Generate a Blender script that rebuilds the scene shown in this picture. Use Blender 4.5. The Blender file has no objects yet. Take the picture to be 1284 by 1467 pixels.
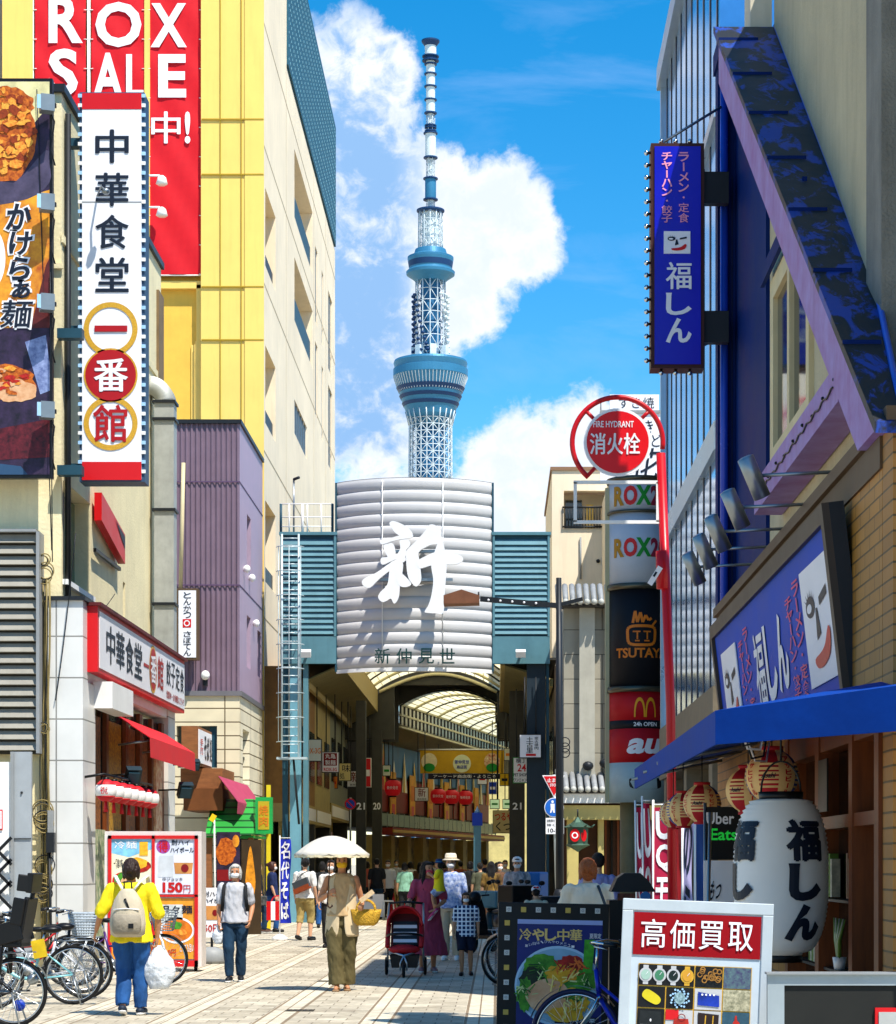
import bpy, bmesh, math, random
from mathutils import Vector, Matrix, Euler
from math import sin, cos, pi, radians, sqrt, atan2
random.seed(7)
SC = bpy.context.scene
COL = SC.collection
# ---------------------------------------------------------------- camera
K, VX, VY, EYE = 3248.0, 712.0, 1238.0, 1.55      # focal length (px of the 1284 px wide photo), vanishing point, eye height
cam_d = bpy.data.cameras.new('camera'); cam = bpy.data.objects.new('camera', cam_d); COL.objects.link(cam)
cam_d.sensor_fit = 'HORIZONTAL'; cam_d.sensor_width = 36.0; cam_d.lens = K / 1284 * 36
cam_d.shift_x = (642 - VX) / 1284; cam_d.shift_y = (VY - 733.5) / 1284
cam_d.clip_start = 0.2; cam_d.clip_end = 9000
cam.location = (0, 0, EYE); cam.rotation_euler = (radians(90), 0, 0)
SC.camera = cam
# ---------------------------------------------------------------- light
SUN = Vector((0.293, -0.396, 0.870)).normalized()    # towards the sun
sun_d = bpy.data.lights.new('sun', 'SUN'); sun = bpy.data.objects.new('sun', sun_d); COL.objects.link(sun)
sun_d.energy = 5.0; sun_d.angle = radians(0.5); sun_d.color = (1.0, 0.95, 0.86)
sun.rotation_euler = SUN.to_track_quat('Z', 'Y').to_euler(); sun.location = (30, -30, 80)
SC.view_settings.view_transform = 'Standard'; SC.view_settings.look = 'None'
SC.view_settings.exposure = 0.60; SC.view_settings.gamma = 1.0; SC.view_settings.use_curve_mapping = False
world = bpy.data.worlds.new('World'); SC.world = world; world.use_nodes = True
def build_sky():
    nt = world.node_tree; N = nt.nodes; L = nt.links; N.clear()
    def n(t, **k):
        o = N.new(t)
        for a, b in k.items(): setattr(o, a, b)
        return o
    def math_(op, a, b=None, c=None, clamp=False):
        o = n('ShaderNodeMath', operation=op, use_clamp=clamp)
        for i, v in enumerate((a, b, c)):
            if v is None: continue
            if isinstance(v, (int, float)): o.inputs[i].default_value = v
            else: L.new(v, o.inputs[i])
        return o.outputs[0]
    out = n('ShaderNodeOutputWorld'); bg = n('ShaderNodeBackground'); L.new(bg.outputs[0], out.inputs[0])
    sky = n('ShaderNodeTexSky', sky_type='NISHITA', sun_disc=False, sun_elevation=math.asin(SUN.z),
            sun_rotation=atan2(SUN.x, SUN.y), air_density=1.0, dust_density=0.15, ozone_density=4.0, altitude=300)
    hs = n('ShaderNodeHueSaturation'); hs.inputs['Saturation'].default_value = 1.42; hs.inputs['Value'].default_value = 0.92; hs.inputs['Hue'].default_value = 0.492
    L.new(sky.outputs[0], hs.inputs['Color'])
    tc = n('ShaderNodeTexCoord'); sx = n('ShaderNodeSeparateXYZ'); L.new(tc.outputs['Generated'], sx.inputs[0])
    ay = math_('MAXIMUM', math_('ABSOLUTE', sx.outputs[1]), 0.05)
    u = math_('DIVIDE', sx.outputs[0], ay); v = math_('DIVIDE', sx.outputs[2], ay)
    cx = n('ShaderNodeCombineXYZ'); L.new(u, cx.inputs[0]); L.new(v, cx.inputs[1])
    def noise(scale, detail, rough, dist=0.0, off=(0, 0, 0), sc=(1, 1, 1)):
        mp = n('ShaderNodeMapping'); L.new(cx.outputs[0], mp.inputs[0]); mp.inputs['Location'].default_value = off; mp.inputs['Scale'].default_value = sc
        o = n('ShaderNodeTexNoise'); o.inputs['Scale'].default_value = scale; o.inputs['Detail'].default_value = detail
        o.inputs['Roughness'].default_value = rough; o.inputs['Distortion'].default_value = dist; L.new(mp.outputs[0], o.inputs['Vector'])
        return o.outputs['Fac']
    big = noise(26, 10, 0.62, 0.25); fine = noise(70, 8, 0.65, 0.4, (3, 1, 0))
    soft = noise(12, 6, 0.6, 0.3, (7, 2, 0)); wisp = noise(14, 8, 0.6, 0.6, (1, 5, 0), (0.5, 2.2, 1))
    def blob(px, py, rx, ry, w=1.0):
        a = math_('MULTIPLY', math_('SUBTRACT', u, (px - VX) / K), K / rx); b = math_('MULTIPLY', math_('SUBTRACT', v, (VY - py) / K), K / ry)
        d = math_('ADD', math_('MULTIPLY', a, a), math_('MULTIPLY', b, b))
        return math_('MULTIPLY', math_('SUBTRACT', 1.0, d), w)
    dens = None
    for bl in ((478, 190, 125, 175), (525, 330, 105, 210, 1.5), (515, 560, 95, 150, 1.1), (545, 110, 58, 72), (600, 290, 62, 110), (520, 420, 110, 190), (690, 330, 85, 125), (655, 420, 75, 110), (752, 335, 62, 78),
               (640, 260, 50, 62), (760, 690, 120, 120), (850, 640, 90, 85), (690, 740, 90, 80), (545, 650, 70, 75, .8), (640, 530, 45, 40, .55),
               (-500, 300, 500, 260), (1900, 250, 420, 260), (2600, 700, 600, 200), (-1500, 700, 500, 220), (1250, -900, 600, 300), (200, -1200, 700, 300)):
        b = blob(*bl); dens = b if dens is None else math_('MAXIMUM', dens, b)
    dens = math_('MAXIMUM', dens, -0.9)
    d = math_('ADD', dens, math_('MULTIPLY', math_('SUBTRACT', big, 0.5), 2.6)); d = math_('ADD', d, math_('MULTIPLY', math_('SUBTRACT', fine, 0.5), 1.1))
    mr = n('ShaderNodeMapRange', interpolation_type='SMOOTHSTEP'); L.new(d, mr.inputs[0]); mr.inputs[1].default_value = -0.12; mr.inputs[2].default_value = 0.55
    # softer bluish body towards the lower left, bright rims
    left = n('ShaderNodeMapRange', interpolation_type='SMOOTHSTEP'); L.new(u, left.inputs[0])
    left.inputs[1].default_value = (640 - VX) / K; left.inputs[2].default_value = (560 - VX) / K
    core = n('ShaderNodeMapRange', interpolation_type='SMOOTHSTEP'); L.new(math_('ADD', d, math_('MULTIPLY', math_('ADD', math_('SUBTRACT', soft, 0.5), math_('MULTIPLY', math_('SUBTRACT', fine, 0.5), 0.5)), 4.2)), core.inputs[0])
    core.inputs[1].default_value = -0.1; core.inputs[2].default_value = 1.25
    shade = math_('MULTIPLY', core.outputs[0], math_('MULTIPLY_ADD', left.outputs[0], 0.72, 0.24), clamp=True)
    ccol = n('ShaderNodeMixRGB'); ccol.inputs[1].default_value = (4.9, 5.05, 5.3, 1); ccol.inputs[2].default_value = (1.35, 2.55, 4.4, 1); L.new(shade, ccol.inputs[0])
    wm = n('ShaderNodeMapRange'); L.new(wisp, wm.inputs[0]); wm.inputs[1].default_value = 0.5; wm.inputs[2].default_value = 0.85; wm.inputs[4].default_value = 0.35
    m1 = n('ShaderNodeMixRGB'); L.new(wm.outputs[0], m1.inputs[0]); L.new(hs.outputs[0], m1.inputs[1]); m1.inputs[2].default_value = (2.2, 3.3, 5.6, 1)
    m2 = n('ShaderNodeMixRGB'); L.new(mr.outputs[0], m2.inputs[0]); L.new(m1.outputs[0], m2.inputs[1]); L.new(ccol.outputs[0], m2.inputs[2])
    L.new(m2.outputs[0], bg.inputs['Color']); bg.inputs['Strength'].default_value = 0.145
build_sky()
# ---------------------------------------------------------------- helpers
def PX(x, Y): return (x - VX) * Y / K
def PZ(y, Y): return EYE + (VY - y) * Y / K
def YX(x, X): return X * K / (x - VX)
def lin(h):
    if not isinstance(h, str): return tuple(h)
    h = h.lstrip('#'); c = [int(h[i:i + 2], 16) / 255 for i in (0, 2, 4)]
    return tuple(x / 12.92 if x <= .04045 else ((x + .055) / 1.055) ** 2.4 for x in c)
MATS = {}
def M(name, col=None, rough=.6, metal=0., var=.10, vs=2.5, bump=0., bs=30., dirt=0., spec=.3, emit=0., stretch=(1, 1, 1), alpha=None, trans=0., col2=None):
    """procedural material: noise variation, optional streaky dirt, bump"""
    if name in MATS: return MATS[name]
    c = lin(col); m = bpy.data.materials.new(name); m.use_nodes = True; nt = m.node_tree; N = nt.nodes; L = nt.links
    b = N['Principled BSDF']; b.inputs['Roughness'].default_value = rough; b.inputs['Metallic'].default_value = metal
    b.inputs['Specular IOR Level'].default_value = spec
    tc = N.new('ShaderNodeTexCoord'); mp = N.new('ShaderNodeMapping'); L.new(tc.outputs['Object'], mp.inputs[0]); mp.inputs['Scale'].default_value = stretch
    nz = N.new('ShaderNodeTexNoise'); nz.inputs['Scale'].default_value = vs; nz.inputs['Detail'].default_value = 6; nz.inputs['Roughness'].default_value = .65
    L.new(mp.outputs[0], nz.inputs['Vector'])
    rp = N.new('ShaderNodeValToRGB'); L.new(nz.outputs['Fac'], rp.inputs[0])
    lo = lin(col2) if col2 else tuple(x * (1 - var) for x in c); hi = c if col2 else tuple(min(1, x * (1 + var * .8)) for x in c)
    rp.color_ramp.elements[0].position = .32; rp.color_ramp.elements[1].position = .68
    rp.color_ramp.elements[0].color = (*lo, 1); rp.color_ramp.elements[1].color = (*hi, 1)
    last = rp.outputs[0]
    if dirt:
        m2 = N.new('ShaderNodeMapping'); L.new(tc.outputs['Object'], m2.inputs[0]); m2.inputs['Scale'].default_value = (3, 3, .35)
        n2 = N.new('ShaderNodeTexNoise'); n2.inputs['Scale'].default_value = 1.6; n2.inputs['Detail'].default_value = 8; n2.inputs['Roughness'].default_value = .7
        L.new(m2.outputs[0], n2.inputs['Vector'])
        r2 = N.new('ShaderNodeMapRange'); L.new(n2.outputs['Fac'], r2.inputs[0]); r2.inputs[1].default_value = .5; r2.inputs[2].default_value = .8; r2.inputs[4].default_value = dirt
        mx = N.new('ShaderNodeMixRGB'); mx.blend_type = 'MIX'; L.new(r2.outputs[0], mx.inputs[0]); L.new(last, mx.inputs[1]); mx.inputs[2].default_value = (c[0] * .32, c[1] * .29, c[2] * .25, 1)
        last = mx.outputs[0]
    L.new(last, b.inputs['Base Color'])
    rr = N.new('ShaderNodeMapRange'); L.new(nz.outputs['Fac'], rr.inputs[0]); rr.inputs[3].default_value = max(.02, rough - .1); rr.inputs[4].default_value = min(1, rough + .1); L.new(rr.outputs[0], b.inputs['Roughness'])
    if bump:
        n3 = N.new('ShaderNodeTexNoise'); n3.inputs['Scale'].default_value = bs; n3.inputs['Detail'].default_value = 5; L.new(mp.outputs[0], n3.inputs['Vector'])
        bp = N.new('ShaderNodeBump'); bp.inputs['Strength'].default_value = bump; bp.inputs['Distance'].default_value = .03; L.new(n3.outputs['Fac'], bp.inputs['Height']); L.new(bp.outputs[0], b.inputs['Normal'])
    if emit:
        L.new(last, b.inputs['Emission Color']); b.inputs['Emission Strength'].default_value = emit
    if trans: b.inputs['Transmission Weight'].default_value = trans
    if alpha is not None: b.inputs['Alpha'].default_value = alpha
    MATS[name] = m; return m
def brickmat(name, col, mortar, w, h, ms=.01, rough=.7, off=.5, bump=.4, var=.12, plane='XZ', dirt=.0):
    if name in MATS: return MATS[name]
    m = M(name, col, rough); nt = m.node_tree; N = nt.nodes; L = nt.links; b = N['Principled BSDF']
    tc = N.new('ShaderNodeTexCoord'); sp = N.new('ShaderNodeSeparateXYZ'); L.new(tc.outputs['Object'], sp.inputs[0]); cb = N.new('ShaderNodeCombineXYZ')
    i = {'X': 0, 'Y': 1, 'Z': 2}; L.new(sp.outputs[i[plane[0]]], cb.inputs[0]); L.new(sp.outputs[i[plane[1]]], cb.inputs[1])
    bt = N.new('ShaderNodeTexBrick'); bt.offset = off; L.new(cb.outputs[0], bt.inputs[0]); c = lin(col)
    bt.inputs['Color1'].default_value = (*[x * (1 - var) for x in c], 1); bt.inputs['Color2'].default_value = (*[min(1, x * (1 + var)) for x in c], 1); bt.inputs['Mortar'].default_value = (*lin(mortar), 1)
    bt.inputs['Scale'].default_value = 1; bt.inputs['Brick Width'].default_value = w; bt.inputs['Row Height'].default_value = h; bt.inputs['Mortar Size'].default_value = ms; bt.inputs['Mortar Smooth'].default_value = .2
    nz = N.new('ShaderNodeTexNoise'); nz.inputs['Scale'].default_value = 1.3; nz.inputs['Detail'].default_value = 7; L.new(tc.outputs['Object'], nz.inputs['Vector'])
    mr = N.new('ShaderNodeMapRange'); L.new(nz.outputs['Fac'], mr.inputs[0]); mr.inputs[1].default_value = .35; mr.inputs[2].default_value = .75; mr.inputs[3].default_value = 1.0; mr.inputs[4].default_value = .8 - dirt
    mx = N.new('ShaderNodeMixRGB'); mx.blend_type = 'MULTIPLY'; mx.inputs[0].default_value = 1; L.new(bt.outputs['Color'], mx.inputs[1]); L.new(mr.outputs[0], mx.inputs[2])
    L.new(mx.outputs[0], b.inputs['Base Color'])
    bp = N.new('ShaderNodeBump'); bp.invert = True; bp.inputs['Strength'].default_value = bump; bp.inputs['Distance'].default_value = .02; L.new(bt.outputs['Fac'], bp.inputs['Height']); L.new(bp.outputs[0], b.inputs['Normal'])
    return m
def glass(name, col, rough=.04, metal=0.): return M(name, col, rough, metal, var=.25, vs=.6, spec=.9)
_tc = {}
def tmesh(s, bold=0.):
    k = (s, bold)
    if k not in _tc:
        c = bpy.data.curves.new('t', 'FONT'); c.body = s; c.offset = bold; c.resolution_u = 3
        o = bpy.data.objects.new('t', c); COL.objects.link(o)
        dg = bpy.context.evaluated_depsgraph_get(); me = bpy.data.meshes.new_from_object(o.evaluated_get(dg))
        v = [(p.co.x, p.co.y) for p in me.vertices]; f = [tuple(p.vertices) for p in me.polygons]
        bpy.data.objects.remove(o); bpy.data.curves.remove(c); bpy.data.meshes.remove(me)
        xs = [p[0] for p in v] or [0, 1]; ys = [p[1] for p in v] or [0, 1]
        _tc[k] = (v, f, (min(xs), max(xs), min(ys), max(ys)))
    return _tc[k]
class MB:
    def __init__(s): s.v = []; s.f = []; s.fm = []; s.fs = []; s.mats = []; s.T = None
    def mi(s, m):
        if m not in s.mats: s.mats.append(m)
        return s.mats.index(m)
    def add(s, vs, fs, m, smooth=False):
        o = len(s.v); i = s.mi(m)
        if s.T is not None: vs = [s.T @ Vector(p) for p in vs]
        s.v += [tuple(p) for p in vs]
        for f in fs: s.f.append(tuple(o + a for a in f)); s.fm.append(i); s.fs.append(smooth)
        return s
    def box(s, x0, x1, y0, y1, z0, z1, m):
        if x0 > x1: x0, x1 = x1, x0
        if y0 > y1: y0, y1 = y1, y0
        if z0 > z1: z0, z1 = z1, z0
        return s.add([(x0, y0, z0), (x1, y0, z0), (x1, y1, z0), (x0, y1, z0), (x0, y0, z1), (x1, y0, z1), (x1, y1, z1), (x0, y1, z1)],
                     [(0, 3, 2, 1), (4, 5, 6, 7), (0, 1, 5, 4), (1, 2, 6, 5), (2, 3, 7, 6), (3, 0, 4, 7)], m)
    def obox(s, c, size, rot, m):
        R = Euler(rot).to_matrix(); h = [a / 2 for a in size]; c = Vector(c)
        P = [c + R @ Vector((a * h[0], b * h[1], d * h[2])) for d in (-1, 1) for a, b in ((-1, -1), (1, -1), (1, 1), (-1, 1))]
        return s.add(P, [(0, 3, 2, 1), (4, 5, 6, 7), (0, 1, 5, 4), (1, 2, 6, 5), (2, 3, 7, 6), (3, 0, 4, 7)], m)
    def beam(s, a, b, w, h, m):
        """rectangular bar from a to b (w across, h in the plane of z)"""
        a, b = Vector(a), Vector(b); d = (b - a); L = d.length; d.normalize()
        up = Vector((0, 0, 1)) if abs(d.z) < .95 else Vector((0, 1, 0)); sx = d.cross(up).normalized(); sz = sx.cross(d)
        P = [p + sx * i * w / 2 + sz * j * h / 2 for p in (a, b) for i, j in ((-1, -1), (1, -1), (1, 1), (-1, 1))]
        return s.add(P, [(0, 1, 2, 3), (7, 6, 5, 4), (0, 4, 5, 1), (1, 5, 6, 2), (2, 6, 7, 3), (3, 7, 4, 0)], m)
    def tube(s, pts, r, m, n=8, smooth=True, cap=True, round_=False, asp=1.):
        pts = [Vector(p) for p in pts]; R = list(r) if isinstance(r, (list, tuple)) else [r] * len(pts)
        if round_:
            d0 = (pts[0] - pts[1]).normalized(); d1 = (pts[-1] - pts[-2]).normalized(); r0, r1 = R[0], R[-1]
            pts = [pts[0] + d0 * r0 * .95, pts[0] + d0 * r0 * .6] + pts + [pts[-1] + d1 * r1 * .6, pts[-1] + d1 * r1 * .95]
            R = [r0 * .3, r0 * .8] + R + [r1 * .8, r1 * .3]
        vs = []; t0 = (pts[1] - pts[0]).normalized(); ref = Vector((0, 0, 1)) if abs(t0.z) < .9 else Vector((0, 1, 0)); u = t0.cross(ref).normalized()
        for i, p in enumerate(pts):
            if i == 0: t = t0
            elif i == len(pts) - 1: t = (p - pts[i - 1]).normalized()
            else:
                t = ((pts[i + 1] - p).normalized() + (p - pts[i - 1]).normalized())
                t = t.normalized() if t.length > 1e-6 else (pts[i + 1] - p).normalized()
            u = (u - t * u.dot(t)); u = u.normalized() if u.length > 1e-6 else t.orthogonal().normalized(); w = t.cross(u)
            for k in range(n): a = 2 * pi * k / n; vs.append(p + (u * cos(a) + w * sin(a) * asp) * R[i])
        fs = [(i * n + k, i * n + (k + 1) % n, (i + 1) * n + (k + 1) % n, (i + 1) * n + k) for i in range(len(pts) - 1) for k in range(n)]
        if cap: fs += [tuple(range(n - 1, -1, -1)), tuple((len(pts) - 1) * n + k for k in range(n))]
        return s.add(vs, fs, m, smooth)
    def ring(s, c, R, r, m, axis='Y', n=32, k=6, a0=0., a1=2 * pi):
        c = Vector(c); full = abs(a1 - a0 - 2 * pi) < 1e-6; cnt = n if full else n + 1; P = []
        for i in range(cnt):
            a = a0 + (a1 - a0) * i / n
            for j in range(k):
                b = 2 * pi * j / k; q = R + r * cos(b); h = r * sin(b)
                P.append(c + (Vector((q * cos(a), h, q * sin(a))) if axis == 'Y' else Vector((q * cos(a), q * sin(a), h)) if axis == 'Z' else Vector((h, q * cos(a), q * sin(a)))))
        F = [(i * k + j, i * k + (j + 1) % k, ((i + 1) % cnt) * k + (j + 1) % k, ((i + 1) % cnt) * k + j) for i in range(n) for j in range(k)]
        return s.add(P, F, m, True)
    def lathe(s, prof, c, m, n=24, smooth=True, a0=0., a1=2 * pi, sx=1., sy=1.):
        c = Vector(c); full = abs(a1 - a0 - 2 * pi) < 1e-6; cnt = n if full else n + 1
        P = [c + Vector((r * cos(a0 + (a1 - a0) * k / n) * sx, r * sin(a0 + (a1 - a0) * k / n) * sy, z)) for r, z in prof for k in range(cnt)]
        F = [(i * cnt + k, i * cnt + (k + 1) % cnt, (i + 1) * cnt + (k + 1) % cnt, (i + 1) * cnt + k) for i in range(len(prof) - 1) for k in range(n)]
        if full:
            if prof[0][0] > 1e-4: F.append(tuple(range(cnt - 1, -1, -1)))
            if prof[-1][0] > 1e-4: F.append(tuple((len(prof) - 1) * cnt + k for k in range(cnt)))
        return s.add(P, F, m, smooth)
    def sph(s, c, r, m, n=14, k=9, rot=None):
        if isinstance(r, (int, float)): r = (r, r, r)
        R = Euler(rot).to_matrix() if rot else Matrix.Identity(3); c = Vector(c); P = [c + R @ Vector((0, 0, r[2]))]
        for i in range(1, k):
            t = pi * i / k
            for j in range(n): a = 2 * pi * j / n; P.append(c + R @ Vector((r[0] * sin(t) * cos(a), r[1] * sin(t) * sin(a), r[2] * cos(t))))
        P.append(c + R @ Vector((0, 0, -r[2]))); e = len(P) - 1
        F = [(0, 1 + j, 1 + (j + 1) % n) for j in range(n)] + [(e, 1 + (k - 2) * n + (j + 1) % n, 1 + (k - 2) * n + j) for j in range(n)]
        F += [(1 + i * n + j, 1 + (i + 1) * n + j, 1 + (i + 1) * n + (j + 1) % n, 1 + i * n + (j + 1) % n) for i in range(k - 2) for j in range(n)]
        return s.add(P, F, m, True)
    def loft(s, rings, m, n=18, smooth=True):
        """rings of (centre, rx, ry): stacked horizontal ellipses, closed at both ends"""
        P = []
        for c, rx, ry in rings:
            for k in range(n): a = 2 * pi * k / n; P.append((c[0] + rx * cos(a), c[1] + ry * sin(a), c[2]))
        F = [(i * n + k, i * n + (k + 1) % n, (i + 1) * n + (k + 1) % n, (i + 1) * n + k) for i in range(len(rings) - 1) for k in range(n)]
        F += [tuple(range(n - 1, -1, -1)), tuple((len(rings) - 1) * n + k for k in range(n))]
        return s.add(P, F, m, smooth)
    def poly(s, pts, y, m, th=0.):
        """flat polygon in local XZ facing -Y; th gives thickness backwards"""
        a = sum(pts[i][0] * pts[(i + 1) % len(pts)][1] - pts[(i + 1) % len(pts)][0] * pts[i][1] for i in range(len(pts)))
        if a < 0: pts = pts[::-1]
        n = len(pts)
        if not th: return s.add([(x, y, z) for x, z in pts], [tuple(range(n))], m)
        return s.add([(x, y, z) for x, z in pts] + [(x, y + th, z) for x, z in pts], [tuple(range(n)), tuple(range(2 * n - 1, n - 1, -1))] + [(i, i + n, (i + 1) % n + n, (i + 1) % n) for i in range(n)], m)
    def disc(s, cx, cz, rx, rz, y, m, n=28, th=0., a0=0., a1=2 * pi, jit=0.):
        full = abs(a1 - a0 - 2 * pi) < 1e-6
        pts = []
        for i in range(n if full else n + 1):
            a = a0 + (a1 - a0) * i / n; q = 1 + jit * (random.random() - .5) * 2; pts.append((cx + rx * q * cos(a), cz + rz * q * sin(a)))
        return s.poly(pts, y, m, th)
    def annulus(s, cx, cz, r0, r1, y, m, n=32, sz=1.):
        P = [(cx + r * cos(2 * pi * i / n), y, cz + r * sz * sin(2 * pi * i / n)) for r in (r0, r1) for i in range(n)]
        return s.add(P, [(i, i + n, (i + 1) % n + n, (i + 1) % n)[::-1] if False else (i, (i + 1) % n, (i + 1) % n + n, i + n)[::-1] for i in range(n)], m)
    def text(s, t, x0, x1, z0, z1, y, m, bold=.0, keep=False, vert=False, ext=0., warp=None, shear=0., gap=.08, step=None):
        """lettering filling the rectangle x0..x1, z0..z1 of the local XZ plane, facing -Y"""
        if vert:
            n = len(t); h = (z1 - z0) / n
            for i, ch in enumerate(t):
                if ch == ' ': continue
                zb = z1 - (i + 1) * h
                if ch in 'ー・っぁ、!！':
                    q = {'ー': (.38, .1, .24, .1), '・': (.4, .4, .4, .4), 'っ': (.2, .2, .1, .3), 'ぁ': (.15, .15, .12, .12), '、': (.6, .1, .6, .1), '!': (.4, .4, .1, .1), '！': (.4, .4, .1, .1)}[ch]
                    w = x1 - x0
                    if ch == 'ー': s._tx(ch, x0 + w * .42, x1 - w * .42, zb + h * gap, zb + h * (1 - gap), y, m, bold, False, ext, warp, shear, True, step)
                    else: s._tx(ch, x0 + w * q[0], x1 - w * q[1], zb + h * q[2], zb + h * (1 - q[3]), y, m, bold, False, ext, warp, shear, False, step)
                else: s._tx(ch, x0, x1, zb + h * gap / 2, zb + h * (1 - gap / 2), y, m, bold, keep, ext, warp, shear, False, step)
            return s
        return s._tx(t, x0, x1, z0, z1, y, m, bold, keep, ext, warp, shear, False, step)
    def _tx(s, t, x0, x1, z0, z1, y, m, bold, keep, ext, warp, shear, turn, step):
        if bold > .016 and any(ord(q) >= 0x4e00 for q in t):      # dense characters: thicken by close copies, not by outline offset
            if not warp:
                w = (x1 - x0) * min(.05, (bold - .012) * .9) / max(1, len(t) * .8)
                for i, (dx, dz) in enumerate(((-w, 0), (w, 0), (0, w * .6), (0, -w * .6))): s._tx(t, x0 + w + dx, x1 - w + dx, z0 + w + dz, z1 - w + dz, y - .0006 * (i + 1), m, .0, keep, ext, None, shear, turn, step)
            elif warp:
                w = (x1 - x0) * min(.05, (bold - .012) * .8) / max(1, len(t) * .8)
                for i, (dx, dz) in enumerate(((-w, 0), (w, 0), (0, w * .6), (0, -w * .6))): s._tx(t, x0 + dx, x1 + dx, z0 + dz, z1 + dz, y, m, .008, keep, 0, (lambda u, v, i=i: (lambda p: (p[0], p[1] - .0008 * (i + 1), p[2]))(warp(u, v))), shear, turn, step)
            bold = .0
        v, f, (a, b, c, d) = tmesh(t, bold)
        if not f: return s
        if turn: v = [(-q, p) for p, q in v]; a, b, c, d = -d, -c, a, b
        sx, sz = (x1 - x0) / max(b - a, 1e-6), (z1 - z0) / max(d - c, 1e-6)
        if keep: sx = sz = min(sx, sz)
        mx, mz = (x0 + x1) / 2 - (a + b) / 2 * sx, (z0 + z1) / 2 - (c + d) / 2 * sz
        P = [(mx + p * sx, mz + q * sz) for p, q in v]; zc = (z0 + z1) / 2
        P = [(p + (q - zc) * shear, q) for p, q in P]
        if warp:
            bm = bmesh.new(); bv = [bm.verts.new((p, 0, q)) for p, q in P]
            for g in f:
                try: bm.faces.new([bv[i] for i in g])
                except ValueError: pass
            st = step or (x1 - x0) / 10; k = x0 + st
            while k < x1:
                bmesh.ops.bisect_plane(bm, geom=bm.verts[:] + bm.edges[:] + bm.faces[:], plane_co=(k, 0, 0), plane_no=(1, 0, 0)); k += st
            if warp == 'lathe':
                pass
            bm.verts.index_update()
            P3 = [warp(q.co.x, q.co.z) for q in bm.verts]; F = [tuple(w.index for w in g.verts) for g in bm.faces]; bm.free()
            return s.add(P3, F, m)
        if not ext: return s.add([(p, y, q) for p, q in P], f, m)
        n = len(P); E = {}
        for g in f:
            for i in range(len(g)):
                e = (g[i], g[(i + 1) % len(g)]); E[e] = E.get(e, 0) + 1
        F = list(f) + [tuple(i + n for i in reversed(g)) for g in f] + [(e[1], e[0], e[0] + n, e[1] + n) for e in E if (e[1], e[0]) not in E]
        return s.add([(p, y, q) for p, q in P] + [(p, y + ext, q) for p, q in P], F, m)
    def mesh(s, name):
        me = bpy.data.meshes.new(name); me.from_pydata(s.v, [], s.f)
        for m in s.mats: me.materials.append(m)
        me.polygons.foreach_set('material_index', s.fm); me.polygons.foreach_set('use_smooth', s.fs); me.update()
        return me
    def build(s, name, parent=None, world=False, bevel=0., at=None):
        if parent is not None and world:
            inv = WM(parent).inverted(); s.v = [tuple(inv @ Vector(p)) for p in s.v]
        if parent is None:
            if at is None:
                xs, ys, zs = zip(*s.v); at = ((min(xs) + max(xs)) / 2, (min(ys) + max(ys)) / 2, min(zs))
            s.v = [(x - at[0], y - at[1], z - at[2]) for x, y, z in s.v]
        o = bpy.data.objects.new(name, s.mesh(name)); COL.objects.link(o)
        if parent is not None: o.parent = parent
        else: o.location = at
        if bevel:
            b = o.modifiers.new('bevel', 'BEVEL'); b.width = bevel; b.segments = 2; b.limit_method = 'ANGLE'; b.angle_limit = radians(40)
        return o
    def remesh(s, name, parent, vox=.011, smooth=2, fac=.5, fold=0.):
        """fuse all the shapes into one continuous skin"""
        o = bpy.data.objects.new('tmp', s.mesh('tmp')); COL.objects.link(o)
        r = o.modifiers.new('r', 'REMESH'); r.mode = 'VOXEL'; r.voxel_size = vox; r.use_smooth_shade = True
        if smooth: q = o.modifiers.new('s', 'SMOOTH'); q.iterations = smooth; q.factor = fac
        if fold:
            tx = bpy.data.textures.get('folds') or bpy.data.textures.new('folds', 'CLOUDS'); tx.noise_scale = .075; tx.noise_depth = 1
            e = bpy.data.objects.new('e', None); COL.objects.link(e); e.scale = (1, 1, 2.6); e.rotation_euler = (.35, .3, len(s.v))
            d = o.modifiers.new('d', 'DISPLACE'); d.texture = tx; d.texture_coords = 'OBJECT'; d.texture_coords_object = e; d.strength = fold; d.mid_level = .5
        dg = bpy.context.evaluated_depsgraph_get(); me = bpy.data.meshes.new_from_object(o.evaluated_get(dg)); me.name = name
        if fold: bpy.data.objects.remove(e)
        bpy.data.objects.remove(o); me.materials.clear()
        for m in s.mats: me.materials.append(m)
        if len(s.mats) > 1:
            for p in me.polygons: p.material_index = 0
        me.polygons.foreach_set('use_smooth', [True] * len(me.polygons))
        p = bpy.data.objects.new(name, me); COL.objects.link(p); p.parent = parent
        return p
def WM(o):
    m = Matrix.LocRotScale(o.location, o.rotation_euler, o.scale)
    return WM(o.parent) @ m if o.parent else m
def tag(o, label, cat, group=None, kind=None):
    if label: o['label'] = label
    if cat: o['category'] = cat
    if group: o['group'] = group
    if kind: o['kind'] = kind
    return o
def thing(name, label, cat, loc=(0, 0, 0), rz=0., group=None):
    o = bpy.data.objects.new(name, None); o.empty_display_size = .2; COL.objects.link(o); o.location = loc; o.rotation_euler = (0, 0, rz)
    return tag(o, label, cat, group)
def dup(root, loc, rz=None, label=None):
    c = root.copy(); COL.objects.link(c); c.location = loc
    if rz is not None: c.rotation_euler = (0, 0, rz)
    if label: c['label'] = label
    for ch in root.children:
        d = ch.copy(); COL.objects.link(d); d.parent = c
        for g in ch.children: e = g.copy(); COL.objects.link(e); e.parent = d
    return c
LF, RF = radians(90), radians(-90)        # things on the left-hand / right-hand facade: local +x runs along the wall, -y out to the street
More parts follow.
